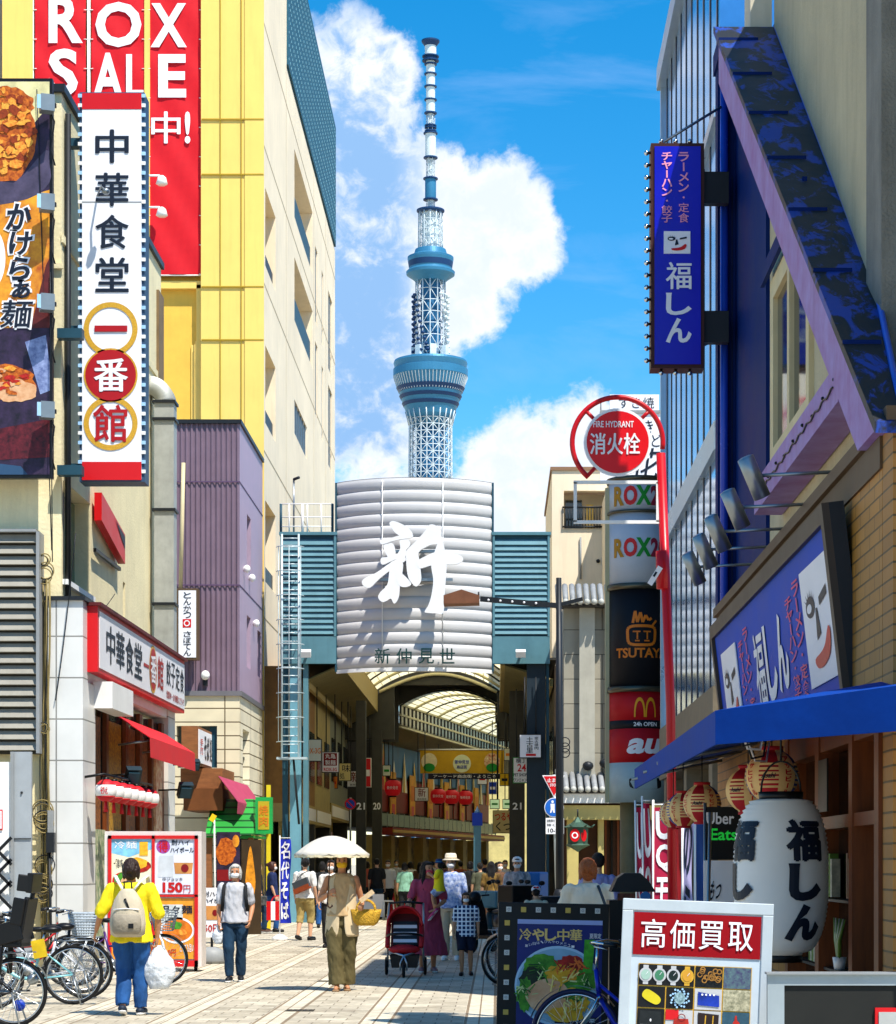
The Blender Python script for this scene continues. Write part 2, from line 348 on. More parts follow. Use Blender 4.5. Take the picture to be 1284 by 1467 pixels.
def holed(mb, x0, x1, z0, z1, y0, y1, holes, m):
    """wall slab y0..y1 with rectangular openings (x0,x1,z0,z1)"""
    zs = sorted({z0, z1, *[h[2] for h in holes], *[h[3] for h in holes]}); zs = [z for z in zs if z0 <= z <= z1]
    for a, b in zip(zs, zs[1:]):
        hs = sorted((h[0], h[1]) for h in holes if h[2] < (a + b) / 2 < h[3]); x = x0
        for p, q in hs:
            if p > x: mb.box(x, p, y0, y1, a, b, m)
            x = max(x, q)
        if x < x1: mb.box(x, x1, y0, y1, a, b, m)
    return mb
def smoothpoly(pts, k=5):
    n = len(pts); out = []
    for i in range(n):
        p0, p1, p2, p3 = (Vector(pts[(i + j) % n]) for j in (-1, 0, 1, 2))
        for t in range(k):
            t /= k; out.append(tuple(.5 * ((2 * p1) + (-p0 + p2) * t + (2 * p0 - 5 * p1 + 4 * p2 - p3) * t * t + (-p0 + 3 * p1 - 3 * p2 + p3) * t ** 3)))
    return out
# shared materials
WHITE = M('white_paint', '#e9e8e4', .45, var=.05, dirt=.12); SIGNW = M('sign_white', '#e8e7ea', .35, var=.03); BLACK = M('black_paint', '#0c0c0e', .4)
RED = M('sign_red', '#c80f16', .4, var=.04); DKRED = M('dark_red', '#7c0a10', .5); INK = M('ink', '#0e1a2c', .5, var=.05); NAVY = M('navy_paint', '#14142e', .5)
STEEL = M('steel', '#8d9499', .35, .8); DKSTEEL = M('dark_steel', '#24272b', .45, .3); TEAL = M('teal_metal', '#557f8a', .45, .1, dirt=.25); DKTEAL = M('dark_teal', '#1c4454', .5)
GREYP = M('grey_paint', '#8c8f90', .5, dirt=.2); GOLD = M('gold_print', '#c99a2c', .4, var=.2, vs=40); YELLOW = M('yellow_print', '#f0c419', .5)
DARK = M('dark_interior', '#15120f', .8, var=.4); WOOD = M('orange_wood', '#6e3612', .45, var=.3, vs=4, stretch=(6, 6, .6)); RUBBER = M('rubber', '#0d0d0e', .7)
CHROME = M('chrome', '#c9ccce', .18, 1.); GREENP = M('green_print', '#158a2e', .5); BLUEP = M('blue_print', '#1238a8', .45); SKYP = M('pale_blue_print', '#9fc7e6', .5)
# ---------------------------------------------------------------- ground
def ground():
    m = bpy.data.materials.new('street_paving'); m.use_nodes = True; nt = m.node_tree; N = nt.nodes; L = nt.links; b = N['Principled BSDF']
    tc = N.new('ShaderNodeTexCoord'); sp = N.new('ShaderNodeSeparateXYZ'); L.new(tc.outputs['Object'], sp.inputs[0])
    def br(w, h, ms, c1, c2, mo, off=.5, swap=False):
        cb = N.new('ShaderNodeCombineXYZ'); L.new(sp.outputs[1 if swap else 0], cb.inputs[0]); L.new(sp.outputs[0 if swap else 1], cb.inputs[1])
        t = N.new('ShaderNodeTexBrick'); t.offset = off; L.new(cb.outputs[0], t.inputs[0]); t.inputs['Scale'].default_value = 1
        t.inputs['Brick Width'].default_value = w; t.inputs['Row Height'].default_value = h; t.inputs['Mortar Size'].default_value = ms
        for k, c in (('Color1', c1), ('Color2', c2), ('Mortar', mo)): t.inputs[k].default_value = (*c, 1)
        return t
    a = br(.30, .30, .007, (.40, .345, .25), (.60, .53, .40), (.20, .16, .11), .5)
    s = br(.62, .30, .006, (.68, .61, .46), (.60, .53, .40), (.24, .19, .13), .5, True)
    # strips along the street, every 1.03 m
    f = N.new('ShaderNodeMath'); f.operation = 'MULTIPLY_ADD'; L.new(sp.outputs[0], f.inputs[0]); f.inputs[1].default_value = 1 / 1.03; f.inputs[2].default_value = 20.32
    fr = N.new('ShaderNodeMath'); fr.operation = 'FRACT'; L.new(f.outputs[0], fr.inputs[0])
    lt = N.new('ShaderNodeMath'); lt.operation = 'LESS_THAN'; L.new(fr.outputs[0], lt.inputs[0]); lt.inputs[1].default_value = .30
    mx = N.new('ShaderNodeMixRGB'); L.new(lt.outputs[0], mx.inputs[0]); L.new(a.outputs['Color'], mx.inputs[1]); L.new(s.outputs['Color'], mx.inputs[2])
    # dark joints beside each strip
    d1 = N.new('ShaderNodeMath'); d1.operation = 'PINGPONG'; L.new(fr.outputs[0], d1.inputs[0]); d1.inputs[1].default_value = .30
    def near(v, w):
        q = N.new('ShaderNodeMath'); q.operation = 'COMPARE'; L.new(fr.outputs[0], q.inputs[0]); q.inputs[1].default_value = v; q.inputs[2].default_value = w; return q
    ad = None
    for v, w in ((.02, .014), (.15, .008), (.30, .014)):
        q = near(v, w)
        if ad is None: ad = q
        else:
            z = N.new('ShaderNodeMath'); z.operation = 'MAXIMUM'; L.new(ad.outputs[0], z.inputs[0]); L.new(q.outputs[0], z.inputs[1]); ad = z
    jm = N.new('ShaderNodeMixRGB'); L.new(ad.outputs[0], jm.inputs[0]); L.new(mx.outputs[0], jm.inputs[1]); jm.inputs[2].default_value = (.24, .17, .10, 1)
    n1 = N.new('ShaderNodeTexNoise'); n1.inputs['Scale'].default_value = .9; n1.inputs['Detail'].default_value = 9; n1.inputs['Roughness'].default_value = .7; L.new(tc.outputs['Object'], n1.inputs['Vector'])
    n2 = N.new('ShaderNodeTexNoise'); n2.inputs['Scale'].default_value = 9; n2.inputs['Detail'].default_value = 8; n2.inputs['Roughness'].default_value = .75; L.new(tc.outputs['Object'], n2.inputs['Vector'])
    r1 = N.new('ShaderNodeMapRange'); L.new(n1.outputs['Fac'], r1.inputs[0]); r1.inputs[1].default_value = .3; r1.inputs[2].default_value = .7; r1.inputs[3].default_value = .80; r1.inputs[4].default_value = 1.12
    r2 = N.new('ShaderNodeMapRange'); L.new(n2.outputs['Fac'], r2.inputs[0]); r2.inputs[1].default_value = .35; r2.inputs[2].default_value = .65; r2.inputs[3].default_value = .70; r2.inputs[4].default_value = 1.12
    mm = N.new('ShaderNodeMath'); mm.operation = 'MULTIPLY'; L.new(r1.outputs[0], mm.inputs[0]); L.new(r2.outputs[0], mm.inputs[1])
    fin = N.new('ShaderNodeMixRGB'); fin.blend_type = 'MULTIPLY'; fin.inputs[0].default_value = 1; L.new(jm.outputs[0], fin.inputs[1]); L.new(mm.outputs[0], fin.inputs[2])
    vo = N.new('ShaderNodeTexVoronoi'); vo.inputs['Scale'].default_value = 2.3; L.new(tc.outputs['Object'], vo.inputs['Vector']); gt = N.new('ShaderNodeMath'); gt.operation = 'LESS_THAN'; L.new(vo.outputs['Distance'], gt.inputs[0]); gt.inputs[1].default_value = .07
    n3 = N.new('ShaderNodeTexNoise'); n3.inputs['Scale'].default_value = .55; n3.inputs['Detail'].default_value = 10; n3.inputs['Roughness'].default_value = .75; n3.inputs['Distortion'].default_value = 1.; L.new(tc.outputs['Object'], n3.inputs['Vector']); r3 = N.new('ShaderNodeMapRange'); L.new(n3.outputs['Fac'], r3.inputs[0]); r3.inputs[1].default_value = .56; r3.inputs[2].default_value = .66; r3.inputs[4].default_value = .62
    mg = N.new('ShaderNodeMath'); mg.operation = 'MULTIPLY_ADD'; L.new(gt.outputs[0], mg.inputs[0]); mg.inputs[1].default_value = .5; L.new(r3.outputs[0], mg.inputs[2]); f2 = N.new('ShaderNodeMixRGB'); L.new(mg.outputs[0], f2.inputs[0]); L.new(fin.outputs[0], f2.inputs[1]); f2.inputs[2].default_value = (.20, .165, .115, 1); fin = f2
    L.new(fin.outputs[0], b.inputs['Base Color']); b.inputs['Roughness'].default_value = .8
    bp = N.new('ShaderNodeBump'); bp.inputs['Strength'].default_value = .5; bp.inputs['Distance'].default_value = .02; L.new(n2.outputs['Fac'], bp.inputs['Height']); L.new(bp.outputs[0], b.inputs['Normal'])
    mb = MB(); mb.add([(-3500, -3500, 0), (3500, -3500, 0), (3500, 3500, 0), (-3500, 3500, 0)], [(0, 1, 2, 3)], m)
    tag(mb.build('ground', at=(0, 0, 0)), None, None, kind='structure')
    c = MB(); iron = M('cast_iron', '#4a4438', .6, .4, var=.3, vs=60, bump=.5, bs=90)
    for i, (x, y, w) in enumerate(((430, 1448, .3), (470, 1406, .28))):
        Y = EYE * K / (y - VY); X = PX(x, Y); q = MB(); q.box(X - w / 2, X + w / 2, Y - w / 2, Y + w / 2, 0, .004, iron)
        for k in range(5): q.box(X - w / 2 + .03 + k * w * .18, X - w / 2 + .05 + k * w * .18, Y - w * .4, Y + w * .4, .004, .007, DKSTEEL)
        tag(q.build('drain_cover'), ('small square iron drain cover nearest the camera in the paving', 'small square iron drain cover just left of the parasol woman\'s feet')[i], 'drain cover', 'drain covers in the paving')
ground()
# ---------------------------------------------------------------- left side: cream building with the noodle shop
CREAM = M('cream_render', '#eadcb0', .75, var=.10, vs=1.2, bump=.25, bs=25, dirt=.22); PALEC = M('pale_cream_render', '#ecdcc0', .75, var=.09, vs=.4, dirt=.22)
DGLASS = glass('dark_glass', '#12262c', .05); GGLASS = glass('green_glass', '#1f5a44', .06)
YEL = M('yellow_cladding', '#f1cd6c', .5, var=.06, vs=.5, dirt=.16); YEL2 = M('yellow_recess', '#e4b84a', .6, var=.08, dirt=.12)
def cream_building():
    t = thing('shop_building', 'tall cream rendered building behind the food billboard, with a louvre on its front', 'building', (-9.8, 39.2, 0))
    m = MB(); X = -6.55
    Z1 = 13.15
    # front wall (towards the camera), side wall with window holes, roof
    holed(m, -13, X - .3, 0, Z1, 34.1, 34.4, [(-6.98, -6.85, 10.6, 11.1), (-7.4, -6.98, 10.6, 11.1)], CREAM)
    m2 = MB()
    m2.T = Matrix.Translation((X, 34.1, 0)) @ Matrix.Rotation(LF, 4, 'Z')
    holes = [(.12, 2.4, 5.85, 7.35), (3.3, 4.0, 9.6, 10.6), (5.6, 5.85, 5.1, 6.5), (.95, 8.8, .2, 4.25)]
    holed(m2, 0, 10.1, 0, Z1, 0, .3, holes, CREAM)
    m2.T = None
    for f, v in ((m2, 0),): m.v, base = m.v + f.v, len(m.v); m.f += [tuple(base + i for i in q) for q in f.f]; m.fm += [m.mi(CREAM)] * len(f.f); m.fs += f.fs
    m.box(-13, X - .3, 43.9, 44.2, 0, Z1, CREAM); m.box(-13, -12.7, 34.4, 43.9, 0, Z1, CREAM); m.box(-12.7, X - .3, 34.4, 43.9, Z1 - .3, Z1 - .02, GREYP)
    m.box(X, X + .035, 34.08, 44.22, 10.9, 11.02, CREAM)
    m.box(X - .6, X + .035, 34.04, 34.1, 10.5, 10.58, CREAM)
    m.build('wall', t, True)
    p = MB(); p.box(-13, X + .06, 34.03, 34.4, Z1, Z1 + .12, DKSTEEL); p.box(X - .3, X + .06, 34.4, 44.25, Z1, Z1 + .12, DKSTEEL); p.build('parapet_cap', t, True)
    w = MB(); w.box(X - .28, X - .25, 34.25, 36.5, 5.87, 7.33, GGLASS); w.box(X - .24, X - .18, 35.2, 35.27, 5.87, 7.33, DKSTEEL)
    w.box(X - .24, X - .18, 34.24, 34.3, 5.87, 7.33, DKSTEEL); wo = w.build('window', t, True)
    f = MB(); f.box(X, X + .08, 34.18, 36.55, 5.77, 5.85, WHITE); f.build('sill', wo, True)
    w = MB(); w.box(X - .28, X - .25, 37.4, 38.1, 9.62, 10.58, DGLASS); w.box(X - .24, X - .2, 37.72, 37.77, 9.62, 10.58, STEEL); w.build('window', t, True)
    w = MB(); w.box(X - .28, X - .25, 39.7, 39.95, 5.12, 6.48, DGLASS); w.build('window', t, True)
    w = MB(); w.box(-7.4, -6.83, 34.42, 34.45, 10.6, 11.1, DARK); w.build('vent_opening', t, True)
    # pale brown end strip of the side wall
    e = MB(); e.box(X + .0, X + .05, 43.6, 44.25, 4.5, 12.6, M('brown_trim', '#7d6646', .7, var=.2, dirt=.3)); e.build('end_trim', t, True)
    lv = MB()
    LX0, LX1 = -7.5, -6.86
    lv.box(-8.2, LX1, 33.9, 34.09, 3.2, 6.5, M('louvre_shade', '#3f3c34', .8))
    for i in range(20):
        z = 3.25 + i * .163; lv.obox(((-8.2 + LX1) / 2, 33.84, z + .06), (LX1 + 8.2, .018, .15), (radians(-32), 0, 0), M('louvre_slat', '#8f8b80', .55, dirt=.35))
    lv.box(LX1, LX1 + .05, 33.74, 34.09, 3.2, 6.5, GREYP); lv.box(-8.2, LX1, 33.74, 34.09, 6.5, 6.54, GREYP); lv.build('louvre', t, True)
    d = MB(); d.tube([(X + .06, 34.3, 4.9), (X + .06, 34.3, 12.9)], .045, DKSTEEL); d.build('drainpipe', t, True)
    # shop front at street level: white tiled box that stands 0.35 m proud of the wall
    S = -6.2
    tw = brickmat('white_tile', '#dcdcd8', '#8e8d88', 3.2, .62, .012, .35, off=0, bump=.6, var=.02, plane='XZ'); 
    tws = brickmat('white_tile_side', '#e3e1da', '#8e8d88', 3.2, .62, .012, .35, off=0, bump=.6, var=.02, plane='YZ')
    c = MB(); c.box(-6.74, S - .0, 33.95, 34.35, 0, 5.5, tw); c.build('tiled_pier', t, True)
    c = MB(); c.box(S - .36, S + .0, 34.355, 35.0, 0, 4.3, tws); c.v = [(x, y, z) for x, y, z in c.v]; c.build('tiled_side', t, True)
    c = MB(); c.box(S - .36, S - .02, 42.9, 43.8, 0, 4.6, tws); c.build('tiled_side', t, True)
    c = MB(); c.box(S - .36, S - .05, 34.36, 43.8, 4.32, 5.45, WHITE); c.build('fascia', t, True)
    k = MB(); k.box(-6.78, S + .04, 33.9, 44, 5.5, 5.56, DKSTEEL); k.build('flashing', t, True)
    # shop window strip
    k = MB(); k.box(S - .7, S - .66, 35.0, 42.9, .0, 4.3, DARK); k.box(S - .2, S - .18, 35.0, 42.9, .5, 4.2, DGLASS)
    ob = M('display_print', '#a5611f', .6, var=.7, vs=14, col2='#2a1408'); oy = M('menu_print', '#c99c20', .6, var=.6, vs=22, col2='#5a1c0a')
    for y0, y1, mm in ((36.62, 37.0, WOOD), (38.2, 38.4, WOOD), (40.1, 40.4, WOOD), (41.6, 41.9, WOOD), (43.0, 43.2, WOOD), (44.2, 44.5, WOOD)): k.box(S - .17, S - .1, y0 - 1.6, y1 - 1.6, .3, 4.2, mm)
    k.box(S - .175, S - .165, 35.5, 36.4, 1.9, 3.9, ob); k.box(S - .175, S - .165, 38.9, 39.9, 1.9, 3.9, ob); k.box(S - .175, S - .165, 37.0, 38.4, 1.7, 3.9, oy); k.box(S - .175, S - .165, 40.4, 41.3, 1.9, 3.8, ob)
    k.build('shop_window', t, True)
    k = MB(); k.box(S - .1, S - .06, 41.6, 42.4, 1.3, 3.6, M('hanging_poster', '#b8441c', .6, var=.5, vs=8, col2='#e8d9b0')); k.build('poster', t, True)
    for i in range(3):
        k = MB(); y = 37.3 + i * 1.7; col = (M('stock_green', '#2c6a35', .6, var=.6, vs=9, col2='#c9c2a0'), M('stock_mixed', '#79552f', .6, var=.7, vs=9, col2='#d6cfc0'), M('stock_pale', '#c2bba2', .6, var=.6, vs=11, col2='#2b3b25'))[i]
        k.box(S - .16, S - .12, y - 1.8, y - .4, .4, 2.1, col); k.build('display_panel', t, True)
    # roller shutter box at the near end of the awning
    k = MB(); k.box(S - .02, S + .28, 34.9, 36.9, 3.95, 4.36, WHITE); k.build('shutter_box', t, True)
    return t
cream_building()
def red_awning():
    t = thing('awning', 'small red canvas awning over the noodle shop window', 'awning', (-6.2, 39.2, 3.3))
    a = MB(); A, B = 36.9, 42.4; r = M('red_canvas', '#c81e22', .7, var=.08, bump=.15, bs=8)
    P = [(-6.2, A, 3.98), (-6.2, B, 3.98), (-5.65, B, 3.62), (-5.65, A, 3.62), (-5.64, A, 3.3), (-5.64, B, 3.3)]
    a.add(P + [(x, y, z - .015) for x, y, z in P], [(0, 1, 2, 3), (3, 2, 5, 4), (6, 9, 8, 7), (9, 10, 11, 8), (0, 3, 9, 6), (1, 7, 8, 2), (3, 4, 10, 9), (2, 8, 11, 5)], r); a.build('canopy', t, True)
    b = MB()
    for y in (A + .2, (A + B) / 2, B - .2): b = MB(); b.tube([(-6.2, y, 3.5), (-5.66, y, 3.58)], .018, STEEL); b.build('arm', t, True)
red_awning()
# white utility hoarding at far left
def hoarding():
    t = thing('hoarding', 'white and grey steel hoarding panels below the big louvre', 'hoarding', (-7.3, 33.3, 0))
    a = MB(); a.box(-8.4, -7.14, 33.3, 33.36, 0, 3.05, WHITE); a.box(-7.14, -7.09, 33.26, 33.4, 0, 3.2, GREYP); a.build('white_panel', t, True)
    a = MB(); a.box(-7.09, -6.84, 33.3, 33.38, 0, 3.2, M('hoarding_grey', '#9aa0a4', .5, dirt=.2)); a.box(-7.09, -6.84, 33.28, 33.3, 1.92, 1.93, DKSTEEL)
    for z in (2.6, 1.3): a.sph((-6.98, 33.29, z), .02, DKSTEEL, 6, 4)
    a.build('grey_panel', t, True)
    a = MB(); a.box(-7.36, -7.26, 33.28, 33.3, 2.05, 2.35, RED); a.box(-7.35, -7.27, 33.27, 33.279, 2.07, 2.33, SIGNW); a.box(-7.33, -7.29, 33.262, 33.269, 2.1, 2.3, RED); a.build('notice', t, True)
    a = MB()
    for s in (1, -1):
        for i in range(3): z = .9 + i * .32; a.beam((-7.5, 33.2, z if s > 0 else z + .4), (-7.11, 33.2, z + .4 if s > 0 else z), .02, .045, BLACK)
    a.build('folding_gate', t, True)
hoarding()
def cables():
    t = thing('cable_bundle', 'tangle of pale utility cables and coils running down the cream corner', 'cables', (-6.8, 34, 0))
    c = MB(); pc = M('cable_sheath', '#8a7a4c', .7, var=.3); dk = DKSTEEL
    for i in range(9):
        x = -6.83 + i * .017; pts = [(x + .02 * sin(i * 3 + k), 33.98 - .03 * random.random() - (.1 if x > -6.74 else 0), .3 + k * .55) for k in range(11)]; c.tube(pts, .008 + .004 * (i % 3), pc if i % 3 else dk, 5)
    for z, r in ((2.35, .16), (2.2, .13), (1.5, .14), (1.28, .16), (1.1, .12), (3.6, .08), (5.9, .12), (6.1, .08)):
        for k in range(3): c.ring((-6.77 + random.uniform(-.03, .03), 33.86, z + random.uniform(-.05, .05)), r * random.uniform(.85, 1.1), .009, pc if k else dk, 'Y', 20, 4)
    c.build('cable', t, True)
    b = MB(); b.box(-6.72, -6.6, 33.78, 33.9, 1.72, 2.02, DKSTEEL); b.box(-6.7, -6.62, 33.8, 33.9, 2.02, 2.35, GREYP); b.tube([(-6.68, 33.84, 1.72), (-6.64, 33.8, .0)], .02, DKSTEEL); b.build('junction_box', t, True)
cables()
def overhead_wires():
    w = MB()
    for a, b, s in (((-6.75, 33.9, 5.0), (-6.15, 36.5, 5.9), .25), ((-6.6, 33.9, 4.0), (-6.3, 33.9, 6.5), .15), ((-6.6, 33.5, 10.3), (-6.55, 33.4, 6.0), .05), ((-6.8, 33.5, 13), (-6.6, 33.6, 6.2), -.12)):
        a, b = Vector(a), Vector(b); w.tube([a.lerp(b, i / 10) - Vector((0, 0, s * 4 * (i / 10) * (1 - i / 10))) for i in range(11)], .008, DKSTEEL, 4)
    tag(w.build('loose_wire'), 'thin dark wires drooping over the white tiled pier of the noodle shop', 'wires')
overhead_wires()
def duct():
    t = thing('exhaust_duct', 'big square galvanised exhaust duct climbing beside the purple building', 'duct', (-6.3, 42.9, 5.5))
    g = M('galvanised', '#a8aaa4', .5, .3, var=.16, vs=3, dirt=.3); d = MB(); x0, x1 = PX(221, 42.7), PX(249, 42.7)
    z0, z1 = 5.57, PZ(575, 42.7); d.box(x0, x1, 42.7, 43.1, z0, z1, g); d.build('shaft', t, True)
    e = MB(); cx = x0 - .12; r = x1 - cx; n = 10; P = []
    for i in range(n + 1):
        a = radians(90) * i / n
        for q, y in ((.14, 42.7), (r, 42.7), (r, 43.1), (.14, 43.1)): P.append((cx + q * cos(a), y, z1 + q * sin(a)))
    e.add(P, [(i * 4 + j, (i + 1) * 4 + j, (i + 1) * 4 + (j + 1) % 4, i * 4 + (j + 1) % 4) for i in range(n) for j in range(4)] + [(0, 1, 2, 3), (n * 4 + 3, n * 4 + 2, n * 4 + 1, n * 4)], g, True)
    e.box(cx - .7, cx, 42.7, 43.1, z1 + .14, z1 + r, g); e.build('elbow', t, True)
    for y in (575, 600, 730, 865):
        c = MB(); z = PZ(y, 42.7); c.box(x0 - .035, x1 + .035, 42.66, 43.14, z - .025, z + .025, DKSTEEL); c.build('flange', t, True)
duct()
# ---------------------------------------------------------------- purple corner building
def purple_building():
    t = thing('corner_building', 'purple corrugated building with cream panelled lower storeys at the arcade corner', 'building', (-8, 58, 0))
    c1 = lin('#8a6c93'); 
    pm = M('purple_corrugated', '#7a6674', .45, .1, var=.08, dirt=.12); pf = M('purple_flat', '#a892a6', .5, var=.07, dirt=.1)
    Y, X = 55.5, -6.3; Zt, Zb = PZ(607, Y), PZ(990, Y)
    m = MB(); x0 = -12.0; n = int((X - x0) / .062); P = []
    for i in range(n * 2 + 1):
        x = x0 + (X - x0) * i / (n * 2); yy = Y + (.0 if (i // 1) % 4 in (0, 1) else .035)
        P += [(x, yy, Zb), (x, yy, Zt)]
    m.add(P, [(2 * i, 2 * i + 2, 2 * i + 3, 2 * i + 1) for i in range(n * 2)], pm)
    m.box(x0, X - .01, Y + .04, Y + .3, Zb, Zt - .02, pm); m.build('corrugated_wall', t, True)
    s = MB(); s.T = Matrix.Translation((X, Y + .04, 0)) @ Matrix.Rotation(LF, 4, 'Z')
    wz = [(1.6, 2.5, PZ(812, 57), PZ(735, 57)), (1.55, 2.45, PZ(955, 57), PZ(880, 57)), (4.1, 5.0, PZ(968, 59.6), PZ(902, 59.6))]
    holed(s, 0, 5.4, Zb, Zt, 0, .25, wz, pf); s.box(-.02, 5.4, -.012, 0, PZ(690, Y) - .02, PZ(690, Y) + .01, M('purple_joint', '#5a4462', .6)); s.box(-.02, 5.4, -.012, 0, PZ(838, Y) - .02, PZ(838, Y) + .01, MATS['purple_joint']); s.build('flat_wall', t, True)
    b = MB(); b.box(x0, X - .3, Y + .3, 60.9, Zt - .3, Zt - .05, GREYP); b.build('roof', t, True)
    k = MB(); k.box(x0, X + .05, Y - .05, Y + .25, Zt, Zt + .1, DKSTEEL); k.box(X - .25, X + .05, Y + .25, 60.9, Zt, Zt + .1, DKSTEEL); k.build('parapet_cap', t, True)
    for a, b_, c_, d in wz:
        w = MB(); w.box(X - .2, X - .17, Y + .04 + a, Y + .04 + b_, c_, d, DGLASS); w.box(X - .17, X - .1, Y + .04 + (a + b_) / 2 - .03, Y + .04 + (a + b_) / 2 + .03, c_, d, DKSTEEL); w.build('window', t, True)
    for zy in (690, 838):
        j = MB(); j.box(x0, X, Y - .02, Y, PZ(zy, Y) - .02, PZ(zy, Y) + .01, MATS['purple_joint']); j.build('joint', t, True)
    for (px_, py_, yy) in ((349, 815, 56.4), (360, 828, 57.6), (367, 893, 58.6)):
        v = MB(); z = PZ(py_, yy); v.sph((X + .08, yy, z), (.09, .09, .1), WHITE, 10, 6); v.box(X, X + .08, yy - .05, yy + .05, z - .02, z + .05, WHITE); v.build('vent_hood', t, True)
    v = MB(); zz = PZ(968, Y); v.sph((PX(295, Y), Y - .1, zz), (.11, .12, .12), WHITE, 10, 6); v.box(PX(295, Y) - .05, PX(295, Y) + .05, Y - .1, Y, zz - .25, zz - .08, DKSTEEL); v.build('vent_hood', t, True)
    # lower storeys
    cp = brickmat('cream_panel', '#e3d6b4', '#6a5a40', 1.34, .335, .016, .55, off=0, bump=.7, var=.03, plane='XZ'); cps = brickmat('cream_panel_side', '#eadfc2', '#6a5a40', 40, .335, .016, .55, off=0, bump=.7, var=.03, plane='YZ')
    l = MB(); holed(l, x0, X, 0, Zb - .12, Y, Y + .3, [(PX(253, Y), PX(311, Y), PZ(1100, Y), PZ(1040, Y))], cp); l.build('panelled_wall', t, True)
    hole = [(PX(0, 1) * 0 + .4, 1.9, PZ(1122, 56.5), PZ(1045, 56.5))]
    l = MB(); l.T = Matrix.Translation((X, Y + .3, 0)) @ Matrix.Rotation(LF, 4, 'Z'); holed(l, 0, 5.1, 2.6, Zb - .12, 0, .3, hole, cps); l.build('panelled_side', t, True)
    w = MB(); w.box(X - .25, X - .22, Y + .7, Y + 2.2, hole[0][2], hole[0][3], GGLASS); w.box(X - .22, X - .12, Y + .7, Y + 2.2, (hole[0][2] + hole[0][3]) / 2 - .03, (hole[0][2] + hole[0][3]) / 2 + .03, DKSTEEL); w.box(X - .22, X - .2, Y + .8, Y + 2.1, hole[0][2] + .75, hole[0][2] + 1.1, SIGNW); w.build('window', t, True)
    w = MB(); w.box(PX(254, Y), PX(310, Y), Y + .2, Y + .24, PZ(1100, Y), PZ(1040, Y), DGLASS); w.box(PX(300, Y), PX(310, Y), Y + .1, Y + .2, PZ(1100, Y), PZ(1040, Y), DKTEAL); w.build('window', t, True)
    k = MB(); k.box(x0, X + .06, Y - .06, Y + .3, Zb - .12, Zb, M('grey_flashing', '#6c6a6e', .5)); k.box(X - .25, X + .06, Y + .3, 60.9, Zb - .12, Zb, MATS['grey_flashing']); k.build('flashing', t, True)
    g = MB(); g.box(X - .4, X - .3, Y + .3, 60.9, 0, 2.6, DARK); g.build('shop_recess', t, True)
purple_building()
